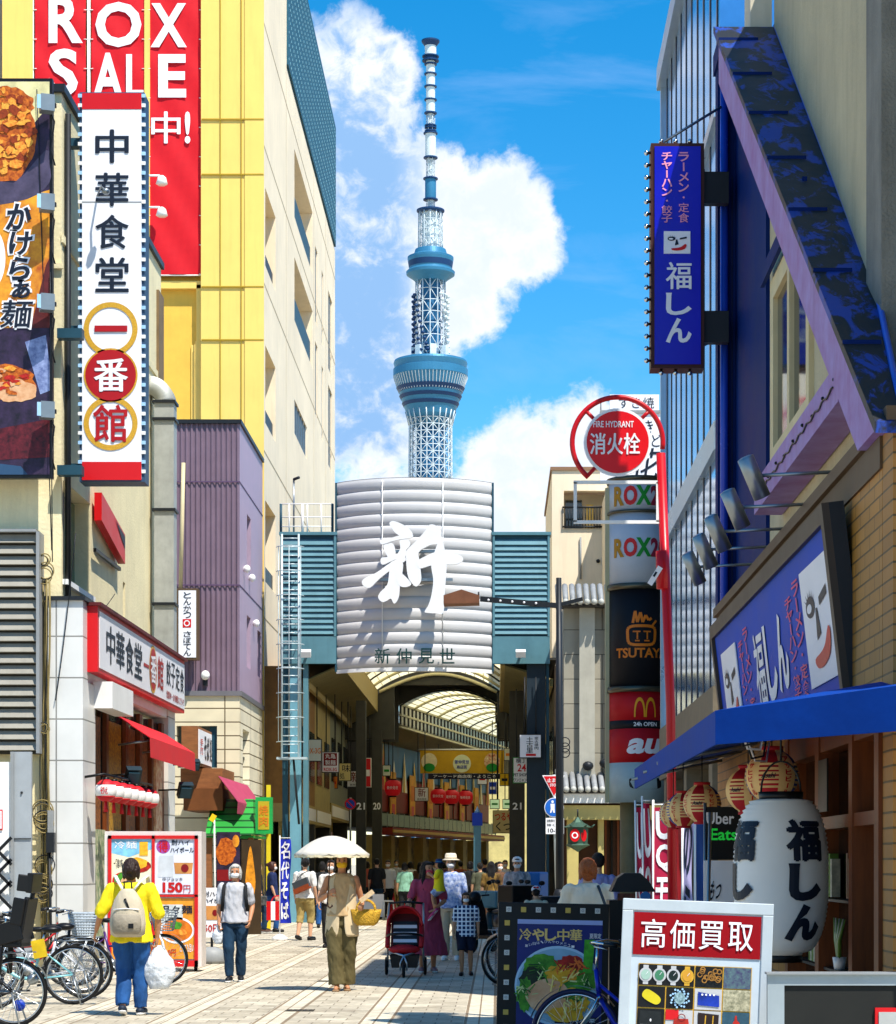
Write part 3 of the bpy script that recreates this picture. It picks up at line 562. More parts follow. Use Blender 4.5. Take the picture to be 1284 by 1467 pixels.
# ---------------------------------------------------------------- yellow department store
def yellow_store():
    t = thing('department_store', 'huge yellow and cream department store hung with red sale banners', 'building', (-10, 70, 0))
    Y, X, Z1 = 61.0, -6.27, 33.
    m = MB(); m.box(PX(288, Y), X - .51, Y, Y + .6, 0, Z1, YEL); m.box(X - .51, X + .004, Y - .03, Y - .002, 0, Z1, YEL)
    for px_ in (316, 346): m.box(PX(px_, Y) - .008, PX(px_, Y) + .008, Y - .036, Y, 0, Z1, M('yellow_joint', '#a98a1a', .6))
    for py_ in (171, 250, 411, 487): z = PZ(py_, Y); m.box(PX(289, Y), X - .003, Y - .04, Y, z - .02, z + .015, MATS['yellow_joint'])
    m.build('pilaster', t, True)
    m = MB(); m.box(PX(2, Y), PX(288, Y), Y + .4, Y + .8, 0, Z1, YEL2); m.box(PX(2, Y), PX(46, Y), Y + .1, Y + .4, 0, Z1, YEL); m.box(PX(206, Y), PX(214, Y), Y + .1, Y + .4, 0, Z1, YEL); m.build('front_wall', t, True)
    m = MB(); z = PZ(405, Y); m.box(PX(214, Y), PX(287, Y), Y + .2, Y + .4, z - .1, z + .1, YEL)
    m.box(PX(280, Y), PX(287, Y), Y + .2, Y + .39, 5, z, YEL); m.build('recess_frame', t, True)
    # side wall with recessed balconies
    LG = [(9.2, 16.1, 21.6, 23.7), (9.2, 16.1, 18.4, 20.35), (.35, 3.2, 17.76, 19.86), (.35, 3.2, 13.5, 15.6), (.35, 3.2, 9.2, 11.4)]
    W = [(17.2, 18.2, 20.3, 22.9), (20.1, 20.8, 20.2, 22.8), (23.3, 25.2, 20.0, 22.9), (17.2, 18.2, 17.1, 19.6), (20.1, 20.8, 16.8, 19.4), (23.3, 25.2, 16.4, 19.4), (9.2, 13.8, 14.9, 15.95)]
    s = MB(); s.T = Matrix.Translation((X, Y, 0)) @ Matrix.Rotation(LF, 4, 'Z'); holed(s, 0, 26.8, 0, 25.3, 0, .5, LG + W, PALEC); s.box(0, 6.6, 0, .5, 25.3, Z1, PALEC)
    for y_ in (6.4, 16.6, 22): s.box(y_, y_ + .03, -.006, 0, 0, 25.3, M('cream_joint', '#b3a384', .7))
    for z in (24.2, 20.9, 17.2, 12.7, 8.2): s.box(0, 26.8, -.008, 0, z - .03, z, M('cream_joint', '#b3a384', .7))
    s.build('side_wall', t, True)
    for i, (a, b, c, d) in enumerate(LG):
        q = MB(); q.T = Matrix.Translation((X, Y, 0)) @ Matrix.Rotation(LF, 4, 'Z'); mm = YEL if i > 1 else PALEC
        q.box(a, b, 1.9, 2.0, c, d, mm); q.box(a - .02, b + .02, .5, 1.9, c - .1, c, mm); q.box(a - .02, b + .02, .5, 1.9, d, d + .1, mm); q.box(a - .1, a, .5, 1.9, c, d, mm); q.box(b, b + .1, .5, 1.9, c, d, mm)
        lo = q.build('balcony', t, True)
        q = MB(); q.T = Matrix.Translation((X, Y, 0)) @ Matrix.Rotation(LF, 4, 'Z'); q.box(a + .02, b - .02, .08, .12, c, c + (.9 if i < 2 else .5), DKTEAL if i < 2 else DKSTEEL); q.build('railing', lo, True)
    for a, b, c, d in W:
        q = MB(); q.T = Matrix.Translation((X, Y, 0)) @ Matrix.Rotation(LF, 4, 'Z'); q.box(a, b, .05, .09, c, d, DGLASS)
        k = 6 if b - a > 3 else 1
        for j in range(k): x = a + (b - a) * (j + .5) / k; q.box(x - .04, x + .04, .02, .05, c, d, STEEL)
        q.build('window', t, True)
    net = M('roof_screen', '#20566a', .6, var=.25, vs=5); q = MB(); q.T = Matrix.Translation((X, Y, 0)) @ Matrix.Rotation(LF, 4, 'Z')
    q.box(6.6, 26.6, -.05, .3, 25.4, 30, net); 
    for i in range(50):
        for j in range(11): q.box(6.8 + i * .4, 6.86 + i * .4, -.06, -.05, 25.6 + j * .4, 25.68 + j * .4, M('screen_fixing', '#7fb0bd', .4))
    q.build('roof_screen', t, True)
    q = MB(); q.box(-20, X - .5, Y + .8, 87.8, 25, 25.3, GREYP); q.box(-20, X - .5, 87.5, 87.8, 0, 25, PALEC); q.build('roof', t, True)
yellow_store()
def sale_banner(px0, px1, pyb, label, draw):
    Y = 61.12; t = thing('sale_banner', label, 'banner', (PX((px0 + px1) / 2, Y), Y, PZ(pyb, Y)), 0, 'red sale banners on the yellow store')
    r = M('banner_red', '#d0081a', .6, var=.05, bump=.12, bs=2.0); m = MB(); x0, x1, z0, z1 = PX(px0, Y), PX(px1, Y), PZ(pyb, Y), PZ(-70, Y); nx, nz = 8, 40
    P = [(x0 + (x1 - x0) * i / nx, Y + .018 * sin(j * .9 + i * 1.2 + px0), z0 + (z1 - z0) * j / nz) for j in range(nz + 1) for i in range(nx + 1)]
    m.add(P, [(j * (nx + 1) + i, j * (nx + 1) + i + 1, (j + 1) * (nx + 1) + i + 1, (j + 1) * (nx + 1) + i) for j in range(nz) for i in range(nx)], r, True); m.build('cloth', t, True)
    f = MB()
    for x in (x0 - .06, x1 + .06): f.tube([(x, Y + .02, z0), (x, Y + .02, z1)], .03, WHITE)
    for i in range(12):
        z = z0 + (z1 - z0) * i / 11
        f.tube([(x0 - .08, Y, z), (x0 + .05, Y - .02, z)], .012, WHITE, 4); f.tube([(x1 - .05, Y - .02, z), (x1 + .08, Y, z)], .012, WHITE, 4)
    f.tube([(x0 - .06, Y + .02, z0 - .02), (x1 + .06, Y + .02, z0 - .02)], .02, WHITE); f.build('lacing_frame', t, True)
    l = MB()
    for s, a, b, c, d, bold in draw: l.text(s, PX(a, Y), PX(b, Y), PZ(d, Y), PZ(c, Y), Y - .035, SIGNW, bold)
    l.build('lettering', t, True)
sale_banner(50, 123, 393, 'red sale banner with the letters R and S, leftmost of three', [('R', 70, 119, -6, 62, .03), ('S', 70, 112, 70, 138, .03)])
sale_banner(131, 206, 393, 'red sale banner with the letters O and A L, middle of three', [('O', 137, 203, 3, 68, .03), ('A', 133, 177, 76, 142, .03), ('L', 181, 206, 78, 142, .03)])
sale_banner(213, 288, 393, 'red sale banner with the letters X and E, nearest the yellow pilaster', [('X', 216, 268, 5, 68, .03), ('E', 227, 267, 78, 140, .03), ('中', 217, 259, 160, 206, .03), ('!', 265, 273, 160, 206, .03)])
def banner_lamp(py_, label):
    Y = 60.9; t = thing('banner_lamp', label, 'floodlight', (PX(212, Y), Y, PZ(py_, Y)), 0, 'floodlights beside the red banner'); b = MB()
    z = PZ(py_, Y); b.tube([(PX(210, Y), Y + .3, z), (PX(212, Y), Y - .4, z), (PX(232, Y), Y - .4, z)], .03, WHITE); b.build('arm', t, True)
    h = MB(); h.lathe([(.05, .1), (.11, .05), (.16, -.12), (.1, -.16)], (PX(235, Y), Y - .4, z - .1), WHITE, 14); h.build('lamp_head', t, True)
banner_lamp(303, 'white floodlight on an arm in front of the red banner, lower of two'); banner_lamp(258, 'white floodlight partly hidden behind the vertical restaurant sign, upper of two')
# ---------------------------------------------------------------- broadcasting tower far away
def tower():
    Y = 1745.; S = Y / K; cx = (617 - VX) * S
    t = thing('broadcast_tower', 'very tall pale blue lattice broadcasting tower with two round observation decks behind the arcade', 'tower', (cx, Y, 0))
    def z(py): return PZ(py, Y)
    lat = M('tower_lattice', '#c6d2d8', .5, .1, var=.04); core = M('tower_core', '#20628e', .6, var=.25, vs=.05); deck = M('tower_deck', '#37789c', .4, .2, var=.15, vs=.05); dkb = M('tower_dark', '#123a66', .5); wht = M('tower_white', '#cfdde0', .5, var=.08, vs=.2)
    def lattice(y0, y1, r0, r1, n, k, tr, name, X=True):
        m = MB(); pts = []
        for i in range(k + 1):
            f = i / k; zz = z(y0) + (z(y1) - z(y0)) * f; r = (r0 + (r1 - r0) * f) * S; pts.append([(r * cos(2 * pi * j / n), r * sin(2 * pi * j / n), zz) for j in range(n)])
        for j in range(n): m.tube([pts[0][j], pts[-1][j]] if k == 1 else [p[j] for p in pts], tr, lat, 5)
        for i in range(k + 1): m.ring((0, 0, pts[i][0][2]), sqrt(pts[i][0][0] ** 2 + pts[i][0][1] ** 2), tr * .7, lat, 'Z', n * 2, 4)
        if X:
            for i in range(k):
                for j in range(n):
                    a, b = (pts[i][j], pts[i + 1][(j + 1) % n]) if (i + j) % 2 else (pts[i][(j + 1) % n], pts[i + 1][j]); m.tube([a, b], tr * .62, lat, 4)
        m.build(name, t)
    def lathe(prof, m, name, n=40, par=t):
        b = MB(); b.lathe([(r * S, z(y)) for r, y in prof], (0, 0, 0), m, n, False); return b.build(name, par)
    lattice(1238, 690, 66, 31, 20, 24, .62, 'lower_lattice'); lattice(690, 602, 31, 30.5, 22, 9, .5, 'lower_lattice')
    lathe([(40, 1238), (20, 690), (19, 595)], core, 'lower_core')
    d = lathe([(24, 612), (29, 602), (32, 599), (34, 596), (36.5, 588), (40.5, 577), (52, 543), (53.5, 540), (53.5, 530), (51, 529), (53, 521), (52, 518), (30, 515)], deck, 'lower_deck', 64)
    for py, h, r in ((560, 7, 46.6), (570.5, 4.5, 43.2), (581, 4.5, 39.4)): lathe([(r - (h * .3) + .8, py + h / 2), (r + h * .3 + .5, py - h / 2)], dkb, 'window_band', 64, d)
    m = MB()
    for j in range(64):
        a = 2 * pi * j / 64; m.beam((53.2 * S * cos(a), 53.2 * S * sin(a), z(541)), (45.5 * S * cos(a), 45.5 * S * sin(a), z(563)), .5, .5, lat)
    for j in range(22):
        a = 2 * pi * j / 22; m.tube([(31 * S * cos(a), 31 * S * sin(a), z(610)), (36 * S * cos(a), 36 * S * sin(a), z(590))], .5, lat, 4)
    m.build('deck_ribbing', d)
    b = MB()
    for j in range(7):
        a = 2 * pi * j / 7 + .4; b.obox((23 * S * cos(a), 23 * S * sin(a), z(506)), (9 * S, 9 * S, 16 * S), (0, 0, a), wht)
    b.build('equipment_house', t)
    lattice(516, 400, 22, 21, 12, 7, .5, 'upper_lattice'); lathe([(15, 516), (14, 400)], core, 'upper_core')
    b = MB()
    for i in range(11):
        yy = 425 + i * 8
        for j in range(14):
            a = 2 * pi * j / 14 + i * .1
            if (j % 7) in (0, 1, 5, 6): b.sph((25 * S * cos(a), 25 * S * sin(a), z(yy)), (1.6, 1.6, 1.3), dkb if cos(a) < 0 else wht, 7, 5)
    tag(b.build('antenna_cluster', t), None, None, kind='stuff')
    d = lathe([(21, 404), (27, 399), (34.5, 394), (35, 390), (31.5, 387), (30.5, 386), (33, 372), (33, 369), (24, 365), (22, 358), (18, 357)], deck, 'upper_deck', 56)
    lathe([(31.1, 384), (32.3, 376)], dkb, 'window_band', 56, d)
    lattice(358, 303, 17.5, 17, 12, 4, .45, 'mast_lattice'); lathe([(13, 358), (12.5, 303)], wht, 'mast_core'); lathe([(17, 305), (20, 303), (20, 301), (12, 300)], dkb, 'mast_ring')
    prof = [(5, 301), (5, 286)]
    for a, b_, r, mm, rings in ((301, 285, 4.5, wht, ()), (285, 255, 8, deck, (286, 256)), (253, 228, 4.5, wht, ()), (225, 192, 7.6, wht, (226, 191)), (191, 182, 6, dkb, (188, 183, 180)), (180, 163, 4.2, wht, ()), (163, 88, 6.4, wht, (162, 143, 124, 106, 92)), (88, 80, 9.5, dkb, (87, 81)), (80, 66, 8.2, wht, ()), (66, 58, 11, dkb, ())):
        if a == 66: lathe([(8.5, 66), (13, 60), (13, 58), (11, 57.5)], dkb, 'mast_top', 24)
        else: lathe([(r, a), (r, b_)], mm, 'mast_section', 20)
        for q in rings: lathe([(r, q + 1.2), (r + 2.6, q + .8), (r + 2.6, q - .8), (r, q - 1.2)], dkb, 'mast_ring', 20)
    lattice(301, 165, 6, 6, 6, 16, .3, 'mast_lattice')
tower()
# ---------------------------------------------------------------- arcade gate
GY = 60.0
def arcade_gate():
    t = thing('arcade_gate', 'covered shopping arcade gate with a bulging white ribbed drum bearing one brush character', 'arcade gate', (-2.18, GY, 0))
    tl = TEAL; z0, z1 = PZ(950, GY), PZ(767, GY); xl0, xl1, xr0, xr1 = PX(402, GY), PX(482, GY), PX(706, GY), PX(788, GY)
    for a, b in ((xl0, xl1), (xr0, xr1)):
        m = MB(); m.box(a, b, GY, GY + .4, z0, z1, DKTEAL); n = 17; zs0 = z0 + .75
        for i in range(n):
            z = zs0 + (z1 - .12 - zs0) * i / n; m.obox(((a + b) / 2, GY - .03, z + .08), (b - a - .06, .02, .15), (radians(-22), 0, 0), tl)
        m.box(a, b, GY - .07, GY - .001, z0 - .02, zs0 - .05, tl); m.box(a - .03, b + .03, GY - .1, GY + .45, z1, z1 + .08, tl); m.box(a, a + .06, GY - .08, GY - .001, zs0 - .05, z1, tl); m.box(b - .06, b, GY - .08, GY - .001, zs0 - .05, z1, tl)
        m.build('louvred_panel', t, True)
        f = MB(); x = PX(440 if a < -2 else 746, GY); z = PZ(938, GY); f.obox((x, GY - .35, z), (.26, .2, .16), (radians(25), 0, 0), WHITE); f.box(x - .03, x + .03, GY - .3, GY - .07, z - .03, z + .03, DKSTEEL); f.build('floodlight', t, True)
    # drum
    xa, xb = PX(483, GY), PX(705, GY); c = (xa + xb) / 2; hw = (xb - xa) / 2; sag = .85; R = (hw * hw + sag * sag) / (2 * sag); yc = GY - sag + R; th = math.asin(hw / R)
    ZB, ZT = PZ(960, GY), PZ(692, GY); dm = M('drum_white', '#c0bebc', .5, .0, var=.03, dirt=.05); n = 40; rib = 16; P = []; prof = []
    for i in range(rib):
        for f, o in ((0, -.02), (.08, .012), (.35, .032), (.62, .04), (.85, .027), (.97, .0)): prof.append((ZB + (ZT - ZB) * (i + f) / rib, o))
    prof.append((ZT, 0))
    for z, o in prof:
        for k in range(n + 1): a = -th + 2 * th * k / n; P.append((c + (R + o) * sin(a), yc - (R + o) * cos(a), z))
    m = MB(); m.add(P, [(i * (n + 1) + k, i * (n + 1) + k + 1, (i + 1) * (n + 1) + k + 1, (i + 1) * (n + 1) + k) for i in range(len(prof) - 1) for k in range(n)], dm, True)
    # top, bottom and back
    for zz, rev in ((ZT + .01, 0), (ZB - .01, 1)):
        F = [(c + R * sin(-th + 2 * th * k / n), yc - R * cos(-th + 2 * th * k / n), zz) for k in range(n + 1)] + [(xb, GY + .5, zz), (xa, GY + .5, zz)]; m.add(F, [tuple(range(len(F)))[::-1] if rev else tuple(range(len(F)))], dm)
    m.box(xa, xb, GY + .45, GY + .5, ZB, ZT, DKTEAL)
    dr = m.build('drum', t, True)
    e = MB()
    for x in (xa - .05, xb): e.box(x, x + .05, GY - .06, GY + .5, ZB - .05, ZT, DKTEAL)
    for z in (ZB - .1,):
        Pq = [(c + (R + .03) * sin(-th + 2 * th * k / n), yc - (R + .03) * cos(-th + 2 * th * k / n), zz) for zz in (z, z + .1) for k in range(n + 1)]; e.add(Pq, [(k, k + 1, n + 2 + k, n + 1 + k) for k in range(n)], WHITE, True)
    e.build('drum_edge', dr, True)
    # vertical seams
    e = MB()
    for px_ in (549, 634):
        x = PX(px_, GY - .7); a = math.asin((x - c) / R); e.tube([(c + (R + .06) * sin(a), yc - (R + .06) * cos(a), ZB + .1), (c + (R + .06) * sin(a), yc - (R + .06) * cos(a), ZT - .05)], .012, WHITE, 5)
    e.build('drum_seam', dr, True)
    # the brush character, flat, standing off the drum
    def q(x, y): px_, py_ = 480 + x / 5.057, 680 + y / 5.057; Yc = GY - sag - .42; return (PX(px_, Yc), PZ(py_, Yc))
    strokes = [[(395, 350), (425, 335), (480, 355), (530, 385), (562, 425), (545, 445), (500, 450), (450, 430), (412, 390)],
        [(325, 485), (345, 505), (420, 480), (480, 468), (560, 455), (556, 425), (510, 428), (440, 448), (370, 468), (335, 470)],
        [(350, 515), (385, 500), (420, 500), (437, 545), (432, 592), (392, 605), (366, 565)],
        [(470, 478), (525, 470), (546, 500), (526, 535), (486, 575), (455, 578), (474, 530)],
        [(330, 630), (350, 652), (430, 618), (520, 592), (552, 560), (540, 545), (470, 565), (390, 595), (340, 602)],
        [(195, 775), (210, 808), (255, 818), (330, 748), (420, 680), (500, 632), (522, 606), (480, 600), (400, 640), (300, 710), (225, 745)],
        [(400, 640), (450, 620), (492, 640), (487, 720), (472, 800), (462, 890), (430, 935), (405, 898), (375, 915), (340, 922), (313, 890), (330, 850), (378, 800), (392, 720)],
        [(440, 690), (490, 720), (545, 775), (548, 802), (500, 815), (455, 790)],
        [(690, 362), (735, 372), (772, 415), (765, 460), (750, 500), (690, 510), (620, 548), (592, 585), (535, 590), (525, 545), (600, 470), (660, 400)],
        [(522, 560), (590, 555), (612, 620), (622, 700), (624, 770), (592, 810), (560, 790), (530, 740), (518, 650)],
        [(592, 630), (660, 590), (740, 560), (850, 570), (910, 588), (930, 615), (905, 642), (850, 652), (760, 650), (690, 660), (622, 680), (598, 662)],
        [(700, 640), (755, 470), (775, 450), (808, 620), (806, 720), (796, 850), (785, 1000), (730, 1005), (672, 1002), (650, 992), (680, 940), (702, 860), (712, 760)]]
    lm = M('character_white', '#e2e1df', .4, var=.02); l = MB(); Yc = GY - sag - .42
    for i, s in enumerate(strokes): l.poly([q(*p) for p in smoothpoly(s, 4)], Yc - .003 * i, lm, .10)
    l.build('brush_character', dr, True)
    g = MB(); g.box(PX(560, GY), PX(630, GY), Yc + .12, Yc + .32, PZ(800, GY), PZ(796, GY), STEEL); g.box(PX(540, GY), PX(650, GY), Yc + .12, Yc + .32, PZ(840, GY), PZ(836, GY), STEEL); g.build('character_bracket', dr, True)
    l = MB(); tm = M('letter_teal', '#1c3c3a', .45, .2)
    for i, ch in enumerate('新仲見世'):
        x0 = (537, 568, 600, 630)[i]; l.text(ch, PX(x0, GY - .95), PX(x0 + 22, GY - .95), PZ(951, GY - .95), PZ(929, GY - .95), GY - 1.02, tm, .022, False, False, .06)
    l.build('lettering', dr, True)
    # columns
    c1 = M('column_teal', '#6fa3b4', .4, .2, dirt=.2)
    for a, b, mm in ((404, 412, DKTEAL), (415, 431, c1), (434, 441, TEAL)):
        m = MB(); m.box(PX(a, GY), PX(b, GY), GY + .1, GY + .42, 0, z0, mm); m.build('column', t, True)
    for a, b, mm in ((755, 782, M('column_dark', '#23303a', .5, .2)), (783, 787, DKTEAL)):
        m = MB(); m.box(PX(a, GY), PX(b, GY), GY + .1, GY + .5, 0, z0, mm); m.build('column', t, True)
    # rooftop rail on the left wing
    r = MB()
    for px_ in (402, 414, 433, 440, 460, 476): r.tube([(PX(px_, GY), GY + .1, z1), (PX(px_, GY), GY + .1, z1 + .85)], .02 if px_ not in (402, 433, 476) else .035, WHITE if px_ not in (402, 476) else DKTEAL, 6)
    for zz in (.25, .5, .85): r.tube([(PX(402, GY), GY + .1, z1 + zz), (PX(476, GY), GY + .1, z1 + zz)], .016, WHITE, 6)
    r.build('railing', t, True)
    r = MB(); x = PX(420, GY); r.tube([(x, GY + .2, z1), (x, GY + .2, PZ(685, GY))], .025, STEEL); r.tube([(x, GY + .2, PZ(685, GY)), (x + .15, GY + .1, PZ(683, GY))], .04, DKSTEEL); r.build('weather_vane', t, True)
    return t
arcade_gate()
def ladder():
    Y = 59.6; t = thing('ladder', 'caged steel ladder climbing the left wing of the arcade gate', 'ladder', (PX(416, Y), Y, PZ(1090, Y)))
    m = MB(); x0, x1, zt, zb = PX(404, Y), PX(428, Y), PZ(765, Y), PZ(1085, Y)
    lw = M('ladder_paint', '#b8c8cc', .4, .3)
    for x in (x0, x1): m.tube([(x, Y, zb), (x, Y, zt)], .028, lw, 6)
    m.build('rail', t, True); m = MB(); n = 26
    for i in range(n): z = zb + (zt - zb) * (i + .5) / n; m.tube([(x0, Y, z), (x1, Y, z)], .016, lw, 5)
    m.build('rung', t, True); m = MB()
    for i in range(9):
        z = zb + .4 + i * .64; m.ring(((x0 + x1) / 2, Y, z), .36, .014, lw, 'Z', 16, 4, pi, 2 * pi)
    for a in (1.2, 1.5, 1.8): m.tube([((x0 + x1) / 2 + .36 * cos(a * pi), Y + .36 * sin(a * pi), zb + .4), ((x0 + x1) / 2 + .36 * cos(a * pi), Y + .36 * sin(a * pi), zb + .4 + 8 * .64)], .012, lw, 4)
    m.build('safety_cage', t, True)
    m = MB(); m.box(PX(397, Y), PX(440, Y), Y - .15, Y + .3, zb - .06, zb, lw); m.tube([(x0 + .3, Y, zb), (x1, Y + .1, 2.6)], .03, DKSTEEL); m.build('landing', t, True)
ladder()
# ---------------------------------------------------------------- arcade interior
VGL = bpy.data.materials.new('vault_glazing'); VGL.use_nodes = True
def _vg():
    nt = VGL.node_tree; N = nt.nodes; L = nt.links; N.clear(); o = N.new('ShaderNodeOutputMaterial'); a = N.new('ShaderNodeBsdfTranslucent'); b = N.new('ShaderNodeBsdfDiffuse'); x = N.new('ShaderNodeMixShader')
    a.inputs[0].default_value = (.92, .86, .58, 1); b.inputs[0].default_value = (.6, .56, .4, 1); x.inputs[0].default_value = .3; L.new(a.outputs[0], x.inputs[1]); L.new(b.outputs[0], x.inputs[2]); L.new(x.outputs[0], o.inputs[0])
_vg()
SOF = M('soffit_metal', '#9a9064', .5, .2, var=.2); RIB = M('vault_rib', '#c8bf98', .5); BEAMC = M('arcade_beam', '#a8935a', .55, dirt=.2); ARCD = M('arcade_dark', '#3a3934', .6, var=.2)
def vault(t, T, x0, x1, y0, y1, zs, rise, ribs):
    w = (x1 - x0) / 2; R = (w * w + rise * rise) / (2 * rise); c = (x0 + x1) / 2; th = math.asin(min(1, w / R)); n = 20
    def P(a, y, r=R): return (c + r * sin(a), y, zs + rise - R + r * cos(a))
    m = MB(); m.T = T; m.add([P(-th + 2 * th * k / n, y) for y in (y0, y1) for k in range(n + 1)], [(k, k + 1, n + 2 + k, n + 1 + k) for k in range(n)], VGL, True); m.build('glazing', t, True)
    m = MB(); m.T = T
    for i in range(ribs + 1):
        y = y0 + (y1 - y0) * i / ribs; m.tube([P(-th + 2 * th * k / n, y, R - .05) for k in range(n + 1)], .05 if i % 2 else .03, RIB if i % 2 else ARCD, 5)
    m.build('rib', t, True)
    m = MB(); m.T = T
    for k in range(1, 14): a = -th + 2 * th * k / 14; m.tube([P(a, y0, R - .02), P(a, y1, R - .02)], .014, RIB, 4)
    m.build('purlin', t, True)
def soffit(t, T, xa, za, xb, zb, y0, y1):
    m = MB(); m.T = T; n = int((y1 - y0) / .28)
    for i in range(n):
        y = y0 + (y1 - y0) * i / n; d = (y1 - y0) / n
        m.add([(xa, y, za), (xb, y, zb), (xb, y + d * .6, zb), (xa, y + d * .6, za)], [(0, 1, 2, 3)], SOF); m.add([(xa, y + d * .6, za + .07), (xb, y + d * .6, zb + .07), (xb, y + d, zb + .07), (xa, y + d, za + .07)], [(0, 1, 2, 3)], SOF)
        m.add([(xa, y + d * .6, za), (xb, y + d * .6, zb), (xb, y + d * .6, zb + .07), (xa, y + d * .6, za + .07)], [(0, 1, 2, 3)], SOF)
    m.build('soffit', t, True)
BT = Matrix.Translation((-3.49, 81, 0)) @ Matrix.Rotation(radians(-9.5), 4, 'Z')       # the arcade bends to the right here
def arcade_roof():
    t = thing('arcade_roof', 'curved translucent yellowish arcade roof on ribs, first straight bay behind the gate', 'arcade roof', (-2, 70, 6))
    I = Matrix.Identity(4); vault(t, I, -4.25, .12, 60.6, 79, 7.58, .75, 8)
    soffit(t, I, -5.05, 6.45, -4.15, 6.85, 60.5, 79); soffit(t, I, 1.45, 6.45, .2, 6.85, 60.5, 79)
    m = MB(); m.box(-4.3, -4.15, 60.5, 79, 6.85, 7.6, BEAMC); m.box(-5.15, -5.05, 60.5, 79, 6.3, 6.5, BEAMC); m.build('gutter_beam', t, True)
    m = MB(); m.box(.1, .22, 60.5, 79, 6.85, 7.6, BEAMC); m.box(1.42, 1.5, 60.5, 79, 6.3, 6.5, BEAMC); m.build('gutter_beam', t, True)
    g = MB(); g.box(-5.4, -3.58, 79.1, 79.4, 5.9, 8.4, ARCD); g.box(.02, 1.5, 79.1, 79.4, 5.9, 8.4, ARCD); g.box(-3.58, .02, 79.1, 79.4, 7.8, 8.4, ARCD); g.box(-5.4, 1.5, 79.4, 81.6, 8.3, 8.4, ARCD); [g.add([(-3.5 + 3.52 * i / 12, 80.85, 7.22 + .56 * sin(pi * i / 12)), (-3.5 + 3.52 * (i + 1) / 12, 80.85, 7.22 + .56 * sin(pi * (i + 1) / 12)), (-3.5 + 3.52 * (i + 1) / 12, 80.85, 8.4), (-3.5 + 3.52 * i / 12, 80.85, 8.4)], [(0, 1, 2, 3)], ARCD) for i in range(12)]; g.box(-5.4, -3.5, 80.8, 80.9, 5.9, 8.4, ARCD); g.box(.02, 1.5, 80.3, 80.4, 5.9, 8.4, ARCD)
    g.tube([(-4.1 + 4.1 * i / 20, 79.0, 7.55 + .62 * sin(pi * i / 20)) for i in range(21)], .06, RIB); g.build('gable', t, True)
    t2 = thing('arcade_roof', 'second arcade roof bay with lit clerestory, bending away to the right', 'arcade roof', (-2, 95, 6))
    vault(t2, BT, 0, 3.55, 0, 32, 7.24, .55, 14); soffit(t2, BT, -1.15, 6.0, -.05, 6.45, 0, 32); soffit(t2, BT, 4.7, 6.0, 3.6, 6.45, 0, 32)
    for x in (0, 3.55):
        m = MB(); m.T = BT; m.add([(x, 0, 6.54), (x, 32, 6.54), (x, 32, 7.24), (x, 0, 7.24)], [(0, 1, 2, 3)], VGL); m.build('clerestory', t2, True)
        m = MB(); m.T = BT; xx = x + (.04 if x < 1 else -.04)
        for i in range(46): m.box(xx - .03, xx + .03, i * .7, i * .7 + .09, 6.54, 7.24, ARCD)
        for z in (6.42, 6.85, 7.22): m.box(xx - .05, xx + .05, 0, 32, z, z + .07, RIB)
        m.build('mullion', t2, True)
    g = MB(); g.T = BT; g.box(-1.5, 4.9, 32.1, 32.3, 5.6, 8.4, M('far_gable', '#55554c', .6)); g.build('gable', t2, True)
    q = MB(); q.T = BT; q.box(-1.3, -.1, 0, 32, 6.55, 6.62, ARCD); q.box(3.7, 4.9, 0, 32, 6.55, 6.62, ARCD); q.build('roof_deck', t2, True)
    q = MB(); q.box(-5.5, -4.3, 60.5, 79, 7.0, 7.06, ARCD); q.box(.25, 1.6, 60.5, 79, 7.0, 7.06, ARCD); q.build('roof_deck', t, True)
arcade_roof()
def arcade_shop(label, side, y0, y1, wall, glz, T=None, x=None, h=6.9, awn=None, h1=2.7):
    """a shop in the arcade side wall: upper wall, fascia, glazed front"""
    T = T or Matrix.Identity(4); x = x if x is not None else (-5.3 if side < 0 else 1.55); o = x - .0; a, b = (x - 3, x) if side < 0 else (x, x + 3)
    c = T @ Vector((x, (y0 + y1) / 2, 0)); t = thing('arcade_shop', label, 'shop', c)
    m = MB(); m.T = T; m.box(a, b, y0, y1, h1 + .5, h, wall); m.build('upper_wall', t, True)
    f = MB(); f.T = T; f.box(a, b + .04 if side < 0 else b, y0 + .02, y1 - .02, h1, h1 + .5, awn or BEAMC); f.box(b, b + .06, y0 + .3, y1 - .3, h1 + .08, h1 + .42, SIGNW) if side < 0 else f.box(a - .06, a, y0 + .3, y1 - .3, h1 + .08, h1 + .42, SIGNW); f.build('fascia', t, True)
    g = MB(); g.T = T; xi = b - .5 if side < 0 else a + .5; g.box(min(xi, xi - .1), max(xi, xi - .1), y0, y1, 0, h1, glz); g.build('shopfront', t, True)
    for yy in (y0 + .02, y1 - .27): p = MB(); p.T = T; p.box(b - .5 if side < 0 else a, b if side < 0 else a + .5, yy, yy + .25, 0, h1, ARCD); p.build('pier', t, True)
    k = max(1, int((y1 - y0) / 2.2))
    for i in range(k):
        w = MB(); w.T = T; ya = y0 + (y1 - y0) * (i + .2) / k; yb = y0 + (y1 - y0) * (i + .8) / k; xx = b if side < 0 else a; w.box(xx - .03, xx + .03, ya, yb, h1 + 1.2, h1 + 2.6, DGLASS); w.build('window', t, True)
    return t
BRN = M('arcade_brown', '#8a6230', .6, var=.25, dirt=.2); TAN = M('arcade_tan', '#ab9a62', .6, var=.2, dirt=.2); GRN = M('arcade_grey', '#74786a', .6, var=.2); LITY = M('shop_goods', '#d8ba62', .6, var=.8, vs=3, col2='#3b2a14')
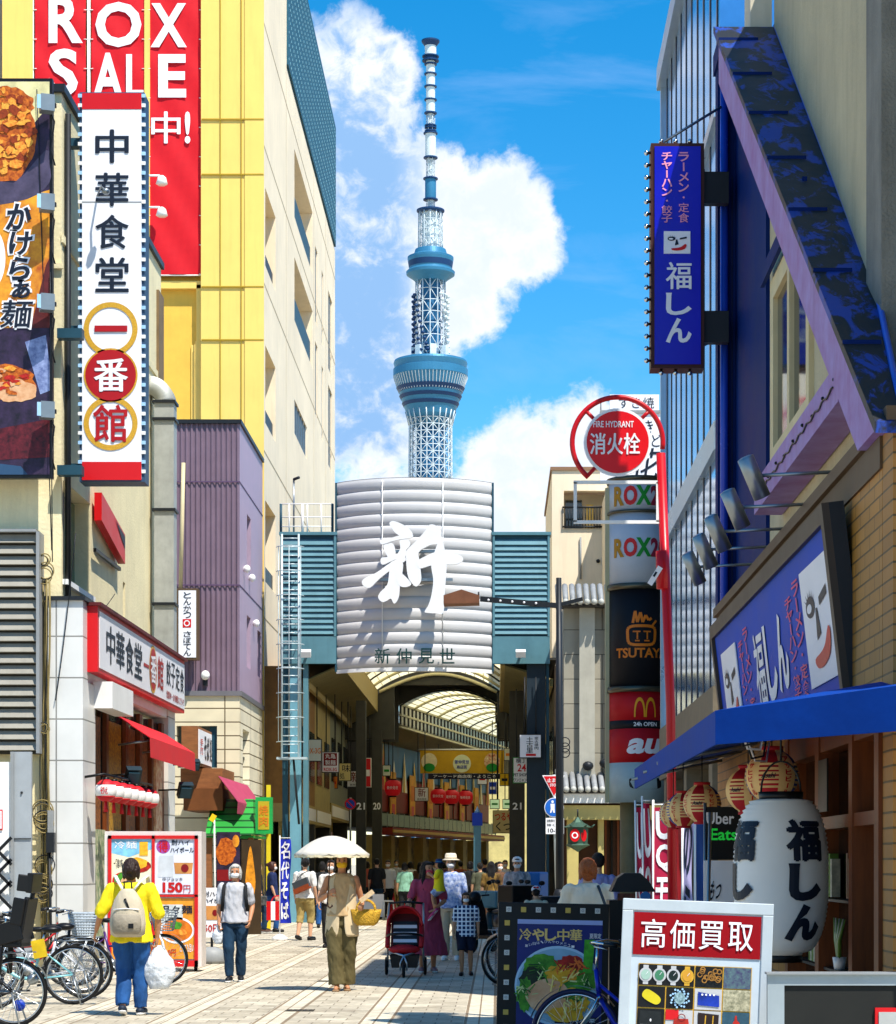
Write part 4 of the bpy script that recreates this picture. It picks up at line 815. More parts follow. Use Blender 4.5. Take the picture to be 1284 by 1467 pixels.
LITC = M('shop_goods_cool', '#8fa3a0', .5, var=.8, vs=3, col2='#2a2f2c'); LITR = M('shop_goods_red', '#a8442a', .5, var=.8, vs=4, col2='#d8c078')
arcade_shop('brown panelled arcade shop just behind the steel gate columns', -1, 61.2, 66, BRN, LITY)
arcade_shop('tan arcade shop with a small poster, between the brown and grey shops', -1, 66, 72, TAN, LITC)
arcade_shop('dark grey arcade shop at the bend, beside the pillar numbered 20', -1, 72, 80.5, GRN, LITY, h1=3.0)
arcade_shop('dark shop on the right of the arcade behind the hanging vertical sign', 1, 61.2, 68, M('arcade_umber', '#3a2f22', .6, var=.3), LITR)
arcade_shop('tan shop on the right of the arcade under two small lit signs', 1, 68, 80, TAN, LITY)
arcade_shop('far tan shop on the right past the bend', 1, 0.5, 14, TAN, LITY, BT, 4.75, 6.5)
arcade_shop('far grey shop on the right near the arcade end', 1, 14, 32, GRN, LITC, BT, 4.75, 6.5)
def end_wall():
    t = thing('end_building', 'pale yellow lit building closing the far end of the arcade', 'building', BT @ Vector((2, 45, 0)))
    m = MB(); m.T = BT; m.box(-6, 12, 45, 45.3, 0, 7, M('end_cream', '#c8b878', .6, var=.2)); m.build('wall', t, True)
    for i in range(6):
        w = MB(); w.T = BT; w.box(-2 + i * 1.6, -1 + i * 1.6, 44.96, 45, .2, 2.6, DGLASS if i % 2 else LITY); w.build('shop_window', t, True)
    for i in range(6):
        w = MB(); w.T = BT; w.box(-2 + i * 1.6, -1 + i * 1.6, 44.96, 45, 3.4, 5.0, DGLASS); w.build('window', t, True)
end_wall()
def pachinko():
    t = thing('game_hall', 'arcade game hall with a blue mural, dark red panels and a red canopy', 'shop', BT @ Vector((-1.5, 10, 0)))
    x = -1.2; L0, L1 = 1.0, 26
    m = MB(); m.T = BT; m.box(x - 3, x, L0, L1, 2.9, 6.3, ARCD); m.build('wall', t, True)
    m = MB(); m.T = BT; m.box(x, x + .04, L0, L1, 4.85, 6.3, M('mural_blue', '#2a6a9a', .5, var=.3, vs=.8)); mu = m.build('mural', t, True)
    ps = M('pennant_white', '#e6e0c8', .6, var=.2, vs=2); py = M('pennant_yellow', '#d8b04a', .6, var=.3)
    for i in range(13):
        m = MB(); m.T = BT; y = L0 + 1 + i * 1.9; h = (1.4, .9, 1.2, 1.0)[i % 4]; z = 4.3
        m.add([(x + .08, y, z), (x + .08, y + 1.0, z), (x + .08, y + .75, z + h * .6), (x + .08, y + .45, z + h * 1.3), (x + .08, y + .25, z + h * .7)], [(0, 1, 2, 3, 4)], ps if i % 3 else py)
        m.add([(x + .1, y + .2, z), (x + .1, y + .5, z), (x + .1, y + .42, z + h), (x + .1, y + .3, z + h * .8)], [(0, 1, 2, 3)], RED if i % 4 == 0 else py); m.build('mural_peak', mu, True)
    for i in range(8):
        y = L0 + .3 + i * 3.1; m = MB(); m.T = BT; m.box(x, x + .05, y, y + 2.7, 3.5, 4.75, M('panel_red', '#7a1a14', .5, var=.15)); m.build('red_panel', t, True)
    for i in range(6):
        y = L0 + 2.4 + i * 3.6; m = MB(); m.T = BT; m.box(x + .12, x + .15, y, y + 1.0, 2.95, 5.0, M('banner_yellow', '#d9982a', .6, var=.25, vs=3)); m.box(x + .155, x + .16, y + .25, y + .75, 3.4, 3.8, RED); m.box(x + .155, x + .16, y + .2, y + .8, 4.0, 4.6, M('banner_orange', '#c8701a', .6)); m.build('yellow_streamer', t, True)
    m = MB(); m.T = BT; m.box(x + .3, x + .33, L0, L1, 2.95, 3.4, M('rail_glass', '#5f7a70', .3, var=.2))
    for i in range(26): m.box(x + .29, x + .34, L0 + i, L0 + i + .05, 2.9, 3.45, STEEL)
    m.build('railing', t, True)
    m = MB(); m.T = BT; m.box(x, x + .75, L0, L1, 2.62, 2.88, M('canopy_red', '#8a2a1e', .5, var=.2)); m.box(x + .75, x + .78, L0, L1, 2.7, 2.8, GOLD); m.build('canopy', t, True)
    for i in range(9):
        m = MB(); m.T = BT; y = L0 + i * 3; m.box(x - .3, x + .05, y, y + .7, 0, 2.62, M('column_cream', '#b8a060', .6, var=.15)); m.build('column', t, True)
    m = MB(); m.T = BT; m.box(x - .6, x - .5, L0, L1, 0, 2.62, LITY); m.build('shopfront', t, True)
pachinko()
def pillar(px0, px1, Y, ztop, txt, label):
    t = thing('arcade_pillar', label, 'pillar', (PX((px0 + px1) / 2, Y), Y, 0), 0, 'dark numbered pillars of the arcade'); m = MB(); m.box(PX(px0, Y), PX(px1, Y), Y, Y + .35, 0, ztop, ARCD); m.build('shaft', t, True)
    if txt: l = MB(); c = PX((px0 + px1) / 2, Y); l.text(txt, c - .13, c + .13, PZ(1160, Y), PZ(1150, Y), Y - .006, SIGNW, .02); l.build('number', t, True)
pillar(510, 524, 70, 6.6, '21', 'dark arcade pillar numbered 21 beside the round no-parking sign'); pillar(533, 547, 78.5, 6.2, '20', 'dark arcade pillar numbered 20 at the left of the bend'); pillar(730, 752, 66, 6.6, '21', 'dark arcade pillar numbered 21 on the right, under the hanging signs')
def hang_sign(label, px0, px1, py0, py1, Y, face, texts, name='hanging_sign', rods=True, group='signs hanging in the arcade', frame=BLACK, ztop=6.5):
    x0, x1, z1, z0 = PX(px0, Y), PX(px1, Y), PZ(py0, Y), PZ(py1, Y); t = thing(name, label, 'hanging sign', ((x0 + x1) / 2, Y, z0), 0, group)
    b = MB(); b.box(x0, x1, Y, Y + .15, z0, z1, frame); b.build('case', t, True)
    f = MB(); f.box(x0 + .02, x1 - .02, Y - .008, Y - .002, z0 + .02, z1 - .02, face); f.build('face', t, True)
    if rods:
        r = MB()
        for x in (x0 + (x1 - x0) * .25, x1 - (x1 - x0) * .25): r.tube([(x, Y + .07, z1), (x, Y + .07, max(ztop, z1 + .3))], .018, DKSTEEL, 5)
        r.build('hanger', t, True)
    l = MB()
    for s, a, b_, c, d, mm, vert in texts: l.text(s, x0 + (x1 - x0) * a, x0 + (x1 - x0) * b_, z0 + (z1 - z0) * (1 - d), z0 + (z1 - z0) * (1 - c), Y - .013, mm, .02, vert=vert)
    if l.v: l.build('lettering', t, True)
    return t
ORG = M('sign_orange', '#d8761a', .5); GSIGN = M('sign_pale', '#cfd2c2', .5, var=.05)
hang_sign('pale hanging sign with orange ROX-3G lettering beside the gate columns', 433, 461, 1059, 1091, 63, GSIGN, [('ROX-3G', .05, .95, .4, .65, ORG, False)])
hang_sign('hanging sign with white characters on a dark red square', 461, 486, 1077, 1107, 66, SIGNW, [('丸亀', .2, .8, .1, .4, SIGNW, False)])
q = MB(); q.box(PX(464, 66), PX(483, 66), 65.975, 65.985, PZ(1097, 66), PZ(1079, 66), DKRED); q.text('丸亀', PX(466, 66), PX(481, 66), PZ(1087, 66), PZ(1080, 66), 65.97, SIGNW, .02); q.text('製麺', PX(466, 66), PX(481, 66), PZ(1096, 66), PZ(1089, 66), 65.97, SIGNW, .02); q.text('ROX-3G', PX(464, 66), PX(483, 66), PZ(1105, 66), PZ(1100, 66), 65.98, RED, .02)
q.build('sign_panel', [o for o in COL.objects if o.name == 'hanging_sign.001'][0], True)
hang_sign('small pale yellow hanging sign with black characters and a lattice bottom', 485, 503, 1093, 1119, 69, M('sign_buff', '#c9b878', .6), [('味', .3, .95, .1, .5, INK, False), ('処', .1, .5, .55, .9, INK, False)])
hang_sign('white hanging sign with a brush 新 beside the no-parking sign', 497, 520, 1104, 1128, 71, SIGNW, [('新', .25, .85, .08, .68, DKRED, False), ('新仲見世', .2, .85, .78, .92, INK, False)])
hang_sign('white hanging sign with a brush 新 among the red lanterns', 594, 614, 1128, 1148, 84, SIGNW, [('新', .25, .8, .08, .68, DKRED, False), ('新仲見世', .2, .85, .78, .92, INK, False)])
hang_sign('white vertical-lettered hanging sign with a red bar on the right arcade column', 744, 776, 1052, 1086, 59.9, SIGNW, [('土古里', .32, .62, .1, .8, INK, True), ('炭火焼肉', .68, .86, .1, .65, INK, True), ('—', .3, .75, .82, .92, RED, False)])
hang_sign('stacked green-framed hanging sign with a red 24 behind the vertical-lettered sign', 735, 756, 1085, 1122, 64, SIGNW, [('横丁', .2, .9, .03, .22, INK, False), ('24', .3, .9, .26, .55, RED, False), ('PET SHOP', .05, .95, .62, .74, INK, False), ('ワンニャン', .05, .95, .82, .96, INK, False)], frame=GREENP)
hang_sign('pale green lit shop sign, left of a pair on the right side', 702, 716, 1145, 1159, 78, M('sign_green_lit', '#b8d8a8', .5, emit=.3), [('—', .2, .8, .4, .6, GREENP, False)])
hang_sign('pale green lit shop sign, right of a pair on the right side', 720, 735, 1145, 1159, 78, MATS['sign_green_lit'], [('—', .2, .8, .4, .6, GREENP, False)])
hang_sign('cream shop sign with red and black brush characters below the pair of green signs', 706, 737, 1161, 1194, 79, M('sign_cream', '#c8b88a', .6), [('つるや', .1, .9, .1, .45, RED, False), ('くつ', .15, .85, .5, .9, INK, False)])
def hanging_banner():
    Y = 86; x0, x1, z0, z1 = PX(602, Y), PX(722, Y), PZ(1108, Y), PZ(1074, Y); t = thing('hanging_banner', 'wide yellow banner with a white disc hung across the arcade', 'banner', ((x0 + x1) / 2, Y, z0))
    b = MB(); b.box(x0, x1, Y, Y + .03, z0, z1, M('banner_mustard', '#c79a1a', .6, var=.12)); b.tube([(x0 - .1, Y, z1), (x1 + .1, Y, z1)], .03, WHITE, 6); b.build('cloth', t, True)
    b = MB(); c = (x0 + x1) / 2; b.disc(c, (z0 + z1) / 2 - .08, .34, .34, Y - .01, M('banner_disc', '#dfe3b8', .6)); b.build('disc', t, True)
    b = MB(); b.text('新仲見世', c - .27, c + .27, (z0 + z1) / 2 - .1, (z0 + z1) / 2 + .06, Y - .02, BLUEP, .03); b.text('商店街', c - .2, c + .2, (z0 + z1) / 2 - .28, (z0 + z1) / 2 - .14, Y - .02, BLUEP, .03); b.build('lettering', t, True)
    b = MB()
    for px_ in (615, 705): b.disc(PX(px_, Y), z0 + .45, .3, .32, Y - .012, M('banner_motif_%d' % px_, '#b03a1a' if px_ > 650 else '#d8c8a0', .6, var=.6, vs=8, col2='#f0e0b0')); b.disc(PX(px_, Y), z0 + .22, .22, .16, Y - .018, GREENP)
    b.build('motif', t, True)
    b = MB(); b.box(x0 + .3, x1, Y, Y + .03, z0 - .22, z0 - .01, NAVY); b.text('アーケード商店街・ようこそ', x0 + .5, x1 - .3, z0 - .18, z0 - .05, Y - .01, SIGNW, .02); b.build('lower_strip', t, True)
hanging_banner()
def red_lantern(px_, py_, Y, label):
    x, z = PX(px_, Y), PZ(py_, Y); t = thing('red_lantern', label, 'lantern', (x, Y, z - .3), 0, 'red lanterns hanging in the arcade'); b = MB()
    b.lathe([(.14, -.28), (.24, -.24), (.3, -.1), (.31, .05), (.28, .2), (.16, .28)], (x, Y, z), M('lantern_red', '#b0121a', .5, emit=.15), 16); b.build('paper_body', t, True)
    c = MB(); c.lathe([(.15, .27), (.15, .33)], (x, Y, z), BLACK, 12); c.lathe([(.14, -.33), (.14, -.27)], (x, Y, z), BLACK, 12); c.tube([(x, Y, z + .3), (x, Y, 6.2)], .015, DKSTEEL, 4); c.build('cap', t, True)
    l = MB(); l.text('新仲見世', x - .2, x + .2, z - .06, z + .06, Y - .32, SIGNW, .02); l.build('lettering', t, True)
for a in ((563, 1129, 82, 'red arcade lantern hanging alone left of the white 新 sign'), (628, 1141, 88, 'red arcade lantern just right of the white 新 sign'), (647, 1142, 90, 'red arcade lantern second from the right'), (667, 1143, 92, 'red arcade lantern rightmost under the yellow banner')): red_lantern(*a)
def no_parking():
    Y = 68; x, z = PX(502, Y), PZ(1152, Y); t = thing('traffic_sign', 'round blue and red no-parking sign on a pole by pillar 21', 'traffic sign', (x, Y, 0)); p = MB(); p.tube([(x, Y + .05, 0), (x, Y + .05, z + .2)], .03, STEEL); p.build('pole', t, True)
    f = MB(); f.disc(x, z, .17, .17, Y, RED, 24, .02); f.disc(x, z, .13, .13, Y - .006, BLUEP, 24); f.poly([(x - .11, z + .08), (x - .08, z + .11), (x + .11, z - .08), (x + .08, z - .11)], Y - .01, RED); f.build('plate', t, True)
no_parking()
def blue_post():
    Y = 62; x = PX(684, Y); t = thing('information_post', 'tall teal information post with a blue box on top in the arcade', 'post', (x, Y, 0)); p = MB(); p.box(x - .1, x + .1, Y, Y + .2, 0, 2.6, TEAL); p.build('shaft', t, True)
    p = MB(); p.box(x - .14, x + .14, Y - .05, Y + .25, 2.6, 2.95, BLUEP); p.lathe([(.1, 0), (.03, .12), (0, .2)], (x, Y + .1, 2.95), SKYP, 10); p.build('lamp_box', t, True)
blue_post()
for i, px_ in enumerate((563, 577)):
    Y = 66; c = MB(); c.lathe([(.22, 0), (.22, .03), (.12, .03), (.04, .7), (0, .72)], (PX(px_, Y), Y, 0), M('cone_red', '#b8141a', .5), 14); tag(c.build('traffic_cone'), ('red traffic cone on the left before the arcade columns', 'red traffic cone on the right before the arcade columns')[i], 'traffic cone', 'red traffic cones')
def notice_board():
    Y = 63; x0, x1 = PX(510, Y), PX(550, Y); t = thing('notice_board', 'white standing notice board on the ground right of the parasol woman', 'notice board', ((x0 + x1) / 2, Y, 0)); b = MB(); b.box(x0, x1, Y, Y + .04, .08, PZ(1281, Y), SIGNW); b.build('panel', t, True)
    b = MB(); b.tube([(x1, Y, PZ(1291, Y)), (x1 + .25, Y + .1, PZ(1291, Y)), (x1 + .3, Y + .2, 0)], .025, WHITE); b.tube([(x0, Y, .08), (x0, Y, 0)], .03, WHITE); b.tube([(x1, Y, .5), (x1, Y, 0)], .03, WHITE); b.build('stand', t, True)
    b = MB(); b.text('本日営業', x0 + .05, x1 - .3, PZ(1288, Y), PZ(1284, Y), Y - .006, INK, .02); b.text('ご案内', x0 + .05, x1 - .4, PZ(1293, Y), PZ(1290, Y), Y - .006, INK); b.build('lettering', t, True)
notice_board()

for lab, px0, px1, py0, py1, Y, col, bar, fr in (('teal hanging sign with a white bar high on the left arcade wall', 446, 462, 1034, 1056, 70, TEAL, SIGNW, BLACK), ('orange hanging sign with a red bar left of pillar 21', 470, 484, 1112, 1130, 74, ORG, RED, BLACK), ('tall narrow red hanging sign above pillar 20', 522, 532, 1086, 1128, 77, RED, SIGNW, WHITE), ('small cream hanging sign with a green bar right of pillar 20', 548, 560, 1096, 1112, 80, GSIGN, GREENP, BLACK), ('square yellow hanging sign with a dark bar at the right of the bend', 716, 730, 1108, 1126, 82, YELLOW, INK, BLACK),
        ('blue hanging sign with a white bar on the far right', 700, 712, 1120, 1138, 90, BLUEP, SIGNW, WHITE), ('white hanging sign with a red bar below the far end of the roof', 684, 698, 1108, 1124, 96, SIGNW, RED, BLACK), ('long crimson hanging sign on the right arcade wall', 756, 764, 1090, 1150, 66, DKRED, SIGNW, GOLD), ('pale hanging sign with an orange bar under the right soffit', 722, 736, 1072, 1090, 74, GSIGN, ORG, BLACK)):
    hang_sign(lab, px0, px1, py0, py1, Y, col, [('—', .2, .8, .4, .62, bar, False)], frame=fr)
# ---------------------------------------------------------------- right side: ramen restaurant on the corner
STUC = M('stucco_right', '#b9ac8c', .8, var=.14, vs=1.5, bump=.5, bs=40, dirt=.35); ROYAL = M('royal_blue_paint', '#06225e', .65, var=.15, vs=3, spec=.1, dirt=.1); LAV = M('lavender_timber', '#9a86bd', .6, var=.22, vs=4, dirt=.3, col2='#8a5f9a')
def peeling():
    m = M('peeling_blue', '#0d2a8e', .55); nt = m.node_tree; N = nt.nodes; L = nt.links; b = N['Principled BSDF']; tc = N.new('ShaderNodeTexCoord')
    nz = N.new('ShaderNodeTexNoise'); nz.inputs['Scale'].default_value = 2.6; nz.inputs['Detail'].default_value = 9; nz.inputs['Roughness'].default_value = .68; nz.inputs['Distortion'].default_value = .5
    mp = N.new('ShaderNodeMapping'); mp.inputs['Scale'].default_value = (2.2, .9, .9); L.new(tc.outputs['Object'], mp.inputs[0]); L.new(mp.outputs[0], nz.inputs['Vector'])
    r = N.new('ShaderNodeValToRGB'); r.color_ramp.elements[0].position = .43; r.color_ramp.elements[1].position = .49; r.color_ramp.elements[0].color = (.008, .045, .30, 1); r.color_ramp.elements[1].color = (.012, .012, .014, 1); L.new(nz.outputs['Fac'], r.inputs[0]); L.new(r.outputs[0], b.inputs['Base Color'])
    bp = N.new('ShaderNodeBump'); bp.inputs['Strength'].default_value = .6; bp.inputs['Distance'].default_value = .02; L.new(r.outputs[0], bp.inputs['Height']); L.new(bp.outputs[0], b.inputs['Normal'])
    return m
PEEL = peeling()
def roofz(Y): return 3.72 + .603 * (Y - 11.0)
def logo_face(mb, x0, x1, z0, z1, y, panel=True):
    """the winking-face emblem: lashed eye, bar, nose line, red lips"""
    w, h = x1 - x0, z1 - z0; X = lambda f: x0 + w * f; Z = lambda f: z0 + h * f
    if panel: mb.box(x0, x1, y, y + .008, z0, z1, SIGNW)
    y -= .004
    mb.disc(X(.29), Z(.66), w * .15, h * .09, y, INK, 18); mb.disc(X(.27), Z(.65), w * .085, h * .04, y - .002, SIGNW, 14)
    for i in range(6): a = radians(35 + i * 22); mb.poly([(X(.29) + w * .14 * cos(a) - w * .012, Z(.66) + h * .085 * sin(a)), (X(.29) + w * .14 * cos(a) + w * .012, Z(.66) + h * .085 * sin(a)), (X(.29) + w * .22 * cos(a), Z(.66) + h * .15 * sin(a))], y - .001, INK)
    mb.poly([(X(.6), Z(.69)), (X(.86), Z(.75)), (X(.86), Z(.67)), (X(.6), Z(.62))], y, INK)
    mb.poly([(X(.46), Z(.62)), (X(.51), Z(.62)), (X(.56), Z(.4)), (X(.42), Z(.36)), (X(.42), Z(.4))], y, INK)
    mb.poly(smoothpoly([(X(.28), Z(.22)), (X(.5), Z(.25)), (X(.66), Z(.3)), (X(.8), Z(.42)), (X(.86), Z(.36)), (X(.78), Z(.2)), (X(.55), Z(.13)), (X(.34), Z(.14))], 3), y - .001, RED)
def restaurant():
    t = thing('restaurant_building', 'corner ramen restaurant with tan tiles, a steep blue gable and lavender timbers', 'building', (2.6, 15, 0))
    X = 1.9; Y0, Y1 = 11.16, 19.5
    bt = brickmat('tan_tile_side', '#a8732c', '#5e4522', .30, .075, .006, .5, bump=.5, plane='YZ'); bf = brickmat('tan_tile_front', '#9c6a2c', '#54401f', .30, .075, .006, .5, bump=.5, plane='XZ')
    m = MB(); m.box(X, X + .3, Y0 + .01, Y1, 2.4, 3.66, bt); m.box(X, X + .3, 14.8, Y1, 0, 2.4, bt); m.build('tiled_wall', t, True)
    m = MB(); m.box(X, 5, Y0 - .29, Y0, 0, 3.66, bf); m.build('tiled_end_wall', t, True)
    m = MB(); m.box(X - .04, 2.3, Y0 - .34, Y1, 3.665, 3.74, M('brown_ledge', '#5a4630', .6, dirt=.3)); m.box(X - .015, X, Y0, 19.2, 3.5, 3.66, MATS['brown_ledge']); m.build('ledge', t, True)
    # gable wall with window
    xs = 2.06; hole = (14.8, 16.7, 4.55, 5.75)
    ys = [11.2, hole[0], hole[1], 19.3]; m = MB()
    def seg(a, b, lo, hi_a, hi_b): m.add([(xs, a, lo), (xs, b, lo), (xs, b, hi_b), (xs, a, hi_a)], [(3, 2, 1, 0)], STUC)
    seg(11.2, 14.8, 3.74, roofz(11.2) - .03, roofz(14.8) - .03); seg(14.8, 16.7, 3.74, 4.55, 4.55); seg(14.8, 16.7, 5.75, roofz(14.8) - .03, roofz(16.7) - .03); m.add([(xs, 16.7, 3.74), (xs, 17.1, 3.74), (xs, 17.1, roofz(17.1) - .03), (xs, 16.7, roofz(16.7) - .03)], [(3, 2, 1, 0)], STUC); m.build('gable_wall', t, True)
    f = MB(); fr = M('window_frame_cream', '#c9b98f', .6, dirt=.2)
    for a, b, c, d in ((14.72, 14.86, 4.47, 5.85), (16.62, 16.8, 4.47, 5.85), (14.86, 16.62, 5.7, 5.85), (14.86, 16.62, 4.47, 4.6), (15.7, 15.82, 4.6, 5.7)): f.box(xs - .035, xs + .03, a, b, c, d, fr)
    f.box(xs - .09, xs - .061, 14.6, 16.95, 5.86, 5.98, ROYAL)
    w = f.build('window', t, True); g = MB(); g.box(xs + .0, xs + .02, 14.86, 16.62, 4.6, 5.7, DGLASS); g.build('pane', w, True)
    m = MB(); m.box(xs - .03, xs + .1, 17.1, 19.3, 3.74, roofz(17.1) - .03, ROYAL); m.add([(xs - .03, 17.1, roofz(17.1) - .03), (xs - .03, 19.3, roofz(17.1) - .03), (xs - .03, 19.3, roofz(18.8) - .05), (xs - .03, 18.8, roofz(18.8) - .05)], [(3, 2, 1, 0)], ROYAL); m.build('blue_wall', t, True)
    # bargeboard and roof strip
    b = MB(); x = 1.84; dz = .40
    b.add([(x, 10.9, roofz(10.9)), (x, 18.8, roofz(18.8)), (x, 18.8, roofz(18.8) - dz), (x, 10.9 + dz / .603, roofz(10.9))] + [(x + .07, 10.9, roofz(10.9)), (x + .07, 18.8, roofz(18.8)), (x + .07, 18.8, roofz(18.8) - dz), (x + .07, 10.9 + dz / .603, roofz(10.9))],
          [(0, 1, 2, 3), (7, 6, 5, 4), (0, 4, 5, 1), (1, 5, 6, 2), (2, 6, 7, 3), (3, 7, 4, 0)], LAV); b.build('bargeboard', t, True)
    r = MB(); pts = [(10.8, 1.95), (11.4, 2.0), (12.65, 2.12), (14.5, 2.18), (18.85, 2.32)]; V = []
    for Y, xr in pts:
        for xx, o in ((1.8, .06), (xr, .06), (xr, .005), (1.8, .005)): V.append((xx, Y, roofz(Y) + o))
    r.add(V, [(i * 4 + j, i * 4 + (j + 1) % 4, i * 4 + 4 + (j + 1) % 4, i * 4 + 4 + j) for i in range(4) for j in range(4)] + [(3, 2, 1, 0), (16, 17, 18, 19)], PEEL)
    ro = r.build('roof_strip', t, True); s = MB()
    for k in range(7): Y = 11.8 + k * 1.1; s.box(1.8, 2.0 + .02 * k, Y - .012, Y + .012, roofz(Y) + .045, roofz(Y) + .075, ROYAL)
    s.tube([(p[1] - .005, p[0], roofz(p[0]) + .07) for p in pts], .018, M('roof_edge_blue', '#2a58c0', .4), 6); s.build('roof_seam', ro, True)
    r = MB(); r.box(1.86, 2.3, 18.86, 19.5, roofz(18.8) - .1, roofz(18.8) + .07, ROYAL); r.build('ridge_cap', t, True)
    cb = MB(); cb.box(1.85, 2.05, 12.3, 16.3, 4.06, 4.28, LAV); 
    for i in range(9): cb.sph((1.845, 12.4 + i * .43, 4.2 - .015 * (i % 3)), .012, BLACK, 6, 4)
    cb.tube([(1.842, 12.4 + i * .09, 4.16 + .012 * sin(i * 1.7)) for i in range(42)], .006, BLACK, 4); cb.build('collar_beam', t, True)
    # tall upper storey behind the roof strip
    u = MB(); pl = [(2.3, 18.8), (2.16, 14.5), (2.10, 12.75)]
    for (xa, ya), (xb, yb) in zip(pl, pl[1:]): u.add([(xa, ya, 3.7), (xb, yb, 3.7), (xb, yb, 9.2), (xa, ya, 9.2)], [(0, 1, 2, 3)], STUC)
    u.box(2.3, 6, 18.6, 18.8, 3.7, 9.2, STUC); u.build('upper_wall', t, True)
    u = MB(); u.box(2.12, 2.3, 18.95, 19.4, 8.3, 9.4, M('pale_pilaster', '#c9bfa8', .7, dirt=.2)); u.build('far_pilaster', t, True)
    u = MB(); u.box(2.07, 6, 12.2, 12.7, 3.74, 7.6, M('rough_concrete', '#7f7c74', .9, var=.25, vs=2, bump=.5, bs=60, dirt=.6)); u.box(2.3, 6, 10.2, 12.2, 3.74, 9.2, STUC); u.build('pier_and_sun_block', t, True)  # rough pier, plus an unseen stucco box added to shade the near roof strip
    # blue fin and pipe at the far end
    u = MB(); u.box(1.88, 2.3, 19.3, 19.5, 3.74, 8.35, ROYAL); 
    for i in range(6): u.box(1.95 + i * .05, 1.955 + i * .05, 19.29, 19.299, 3.8, 7.4, NAVY)
    u.tube([(1.93, 19.24, 2.6), (1.93, 19.24, 8.3)], .035, M('blue_pipe', '#1c3fae', .25), 10); u.build('blue_fin', t, True)
    # glazed shop front below the awning
    d = MB(); fx = X - .02
    for a, b_ in ((11.17, 11.3), (12.0, 12.12), (13.25, 13.4), (14.65, 14.8)): d.box(fx, X + .15, a, b_, 0, 2.35, WOOD)
    for z0, z1 in ((2.2, 2.35), (1.75, 1.82), (0, .35)): d.box(fx + .01, X + .13, 11.3, 12.0, z0, z1, WOOD); d.box(fx + .01, X + .13, 12.12, 13.25, z0, z1, WOOD); d.box(fx + .01, X + .13, 13.4, 14.65, z0, z1, WOOD)
    fo = d.build('shopfront_frame', t, True); g = MB(); g.box(X + .1, X + .11, 11.3, 14.65, .35, 2.2, glass('shop_pane', '#0f120e', .06)); g.build('pane', fo, True)
    sh = MB()
    for z in (.55, .95, 1.35): sh.box(X + .01, X + .09, 12.12, 14.65, z - .015, z, DKSTEEL)
    sh.build('shelf', fo, True)
    def stuff(n, y, z, ml, label, shp):
        q = MB(); x = X + .05
        if shp == 0:
            for k in range(7): q.tube([(x, y, z), (x - .01, y + .05 * (k - 3) * .5, z + .16), (x, y + .07 * (k - 3), z + .28)], [.012, .012, .004], ml[k % len(ml)], 5)
            q.lathe([(.03, 0), (.04, .07)], (x, y, z - .01), SIGNW, 10)
        else:
            for k in range(4): q.box(x - .03, x + .02, y + k * .07, y + k * .07 + .05, z, z + .22 + .03 * (k % 2), ml[k % len(ml)])
        q.build('window_goods', fo, True)
    ol = M('leek_green', '#5d7a2a', .6); pk = M('packet_pale', '#b8b29a', .5, var=.4, vs=20)
    stuff('a', 13.0, 1.36, [pk, ol], '', 1); stuff('b', 12.9, .96, [ol, pk], '', 0); stuff('c', 13.0, .56, [pk, ol, WOOD], '', 0); stuff('d', 12.2, 1.36, [pk, WOOD], '', 1); stuff('e', 13.7, .96, [pk, ol], '', 1)
    q = MB(); q.box(X - .03, X - .02, 12.85, 13.2, 1.85, 2.15, BLACK); q.build('menu_slate', fo, True)
    q = MB(); q.box(X - .03, X - .02, 11.5, 11.75, .5, .75, SIGNW); q.box(X - .034, X - .03, 11.52, 11.73, .52, .6, GREENP); q.build('sticker', fo, True)
    # gas meter and switch box on the pier
    return t
restaurant()
def board_sign():
    th = radians(6.6); t = thing('fascia_sign', 'long blue restaurant sign with two winking-face emblems leaning out over the blue awning', 'shop sign', (1.895, 15.05, 2.42)); t.rotation_euler = (th, 0, RF)
    def lx(px_): return 15.05 - 1.83 * K / (px_ - VX)
    a, b, h = lx(1033), lx(1203), 1.07; m = MB(); br = M('sign_frame_brown', '#3f342a', .5, dirt=.2); m.box(a, b, -.0, .08, 0, h, DKSTEEL)
    for q in ((a, b, h - .1, h), (a, b, 0, .06), (a, a + .1, .06, h - .1), (b - .1, b, .06, h - .1)): m.box(q[0], q[1], -.04, 0, q[2], q[3], br)
    m.build('frame', t); f = MB(); f.box(a + .1, b - .1, -.012, -.001, .06, h - .1, M('sign_blue_gloss', '#0a44b0', .5, var=.12, vs=1.5, spec=.08)); f.build('face', t)
    l = MB(); logo_face(l, lx(1042), lx(1062), .12, .8, -.025); l.build('emblem', t); l = MB(); logo_face(l, lx(1158), lx(1199), .16, .84, -.025); l.build('emblem', t)
    l = MB(); x0, x1 = lx(1084), lx(1131)
    for i, ch in enumerate('福しん'): w = (x1 - x0) / 3; l.text(ch, x0 + i * w + .04, x0 + (i + 1) * w - .02, .2 + .02 * i, .74, -.02, SIGNW, .035)
    for (p, q) in ((1065, 1080), (1133, 1155)):
        xa, xb = lx(p), lx(q); xm = (xa + xb) / 2
        l.text('ラーメン・定食', xm + .03, xb - .02, .14, .84, -.02, M('sign_pink', '#d23a6a', .5), .015, vert=True); l.text('チャーハン・餃子', xa + .02, xm - .03, .14, .78, -.02, MATS['sign_pink'], .015, vert=True)
    l.build('lettering', t)
    s = MB()
    for x in (a + .5, 0, b - .4): s.tube([(x, .08, h - .12), (x, .24, h - .15)], .015, DKSTEEL, 5)
    s.build('bracket', t)
board_sign()
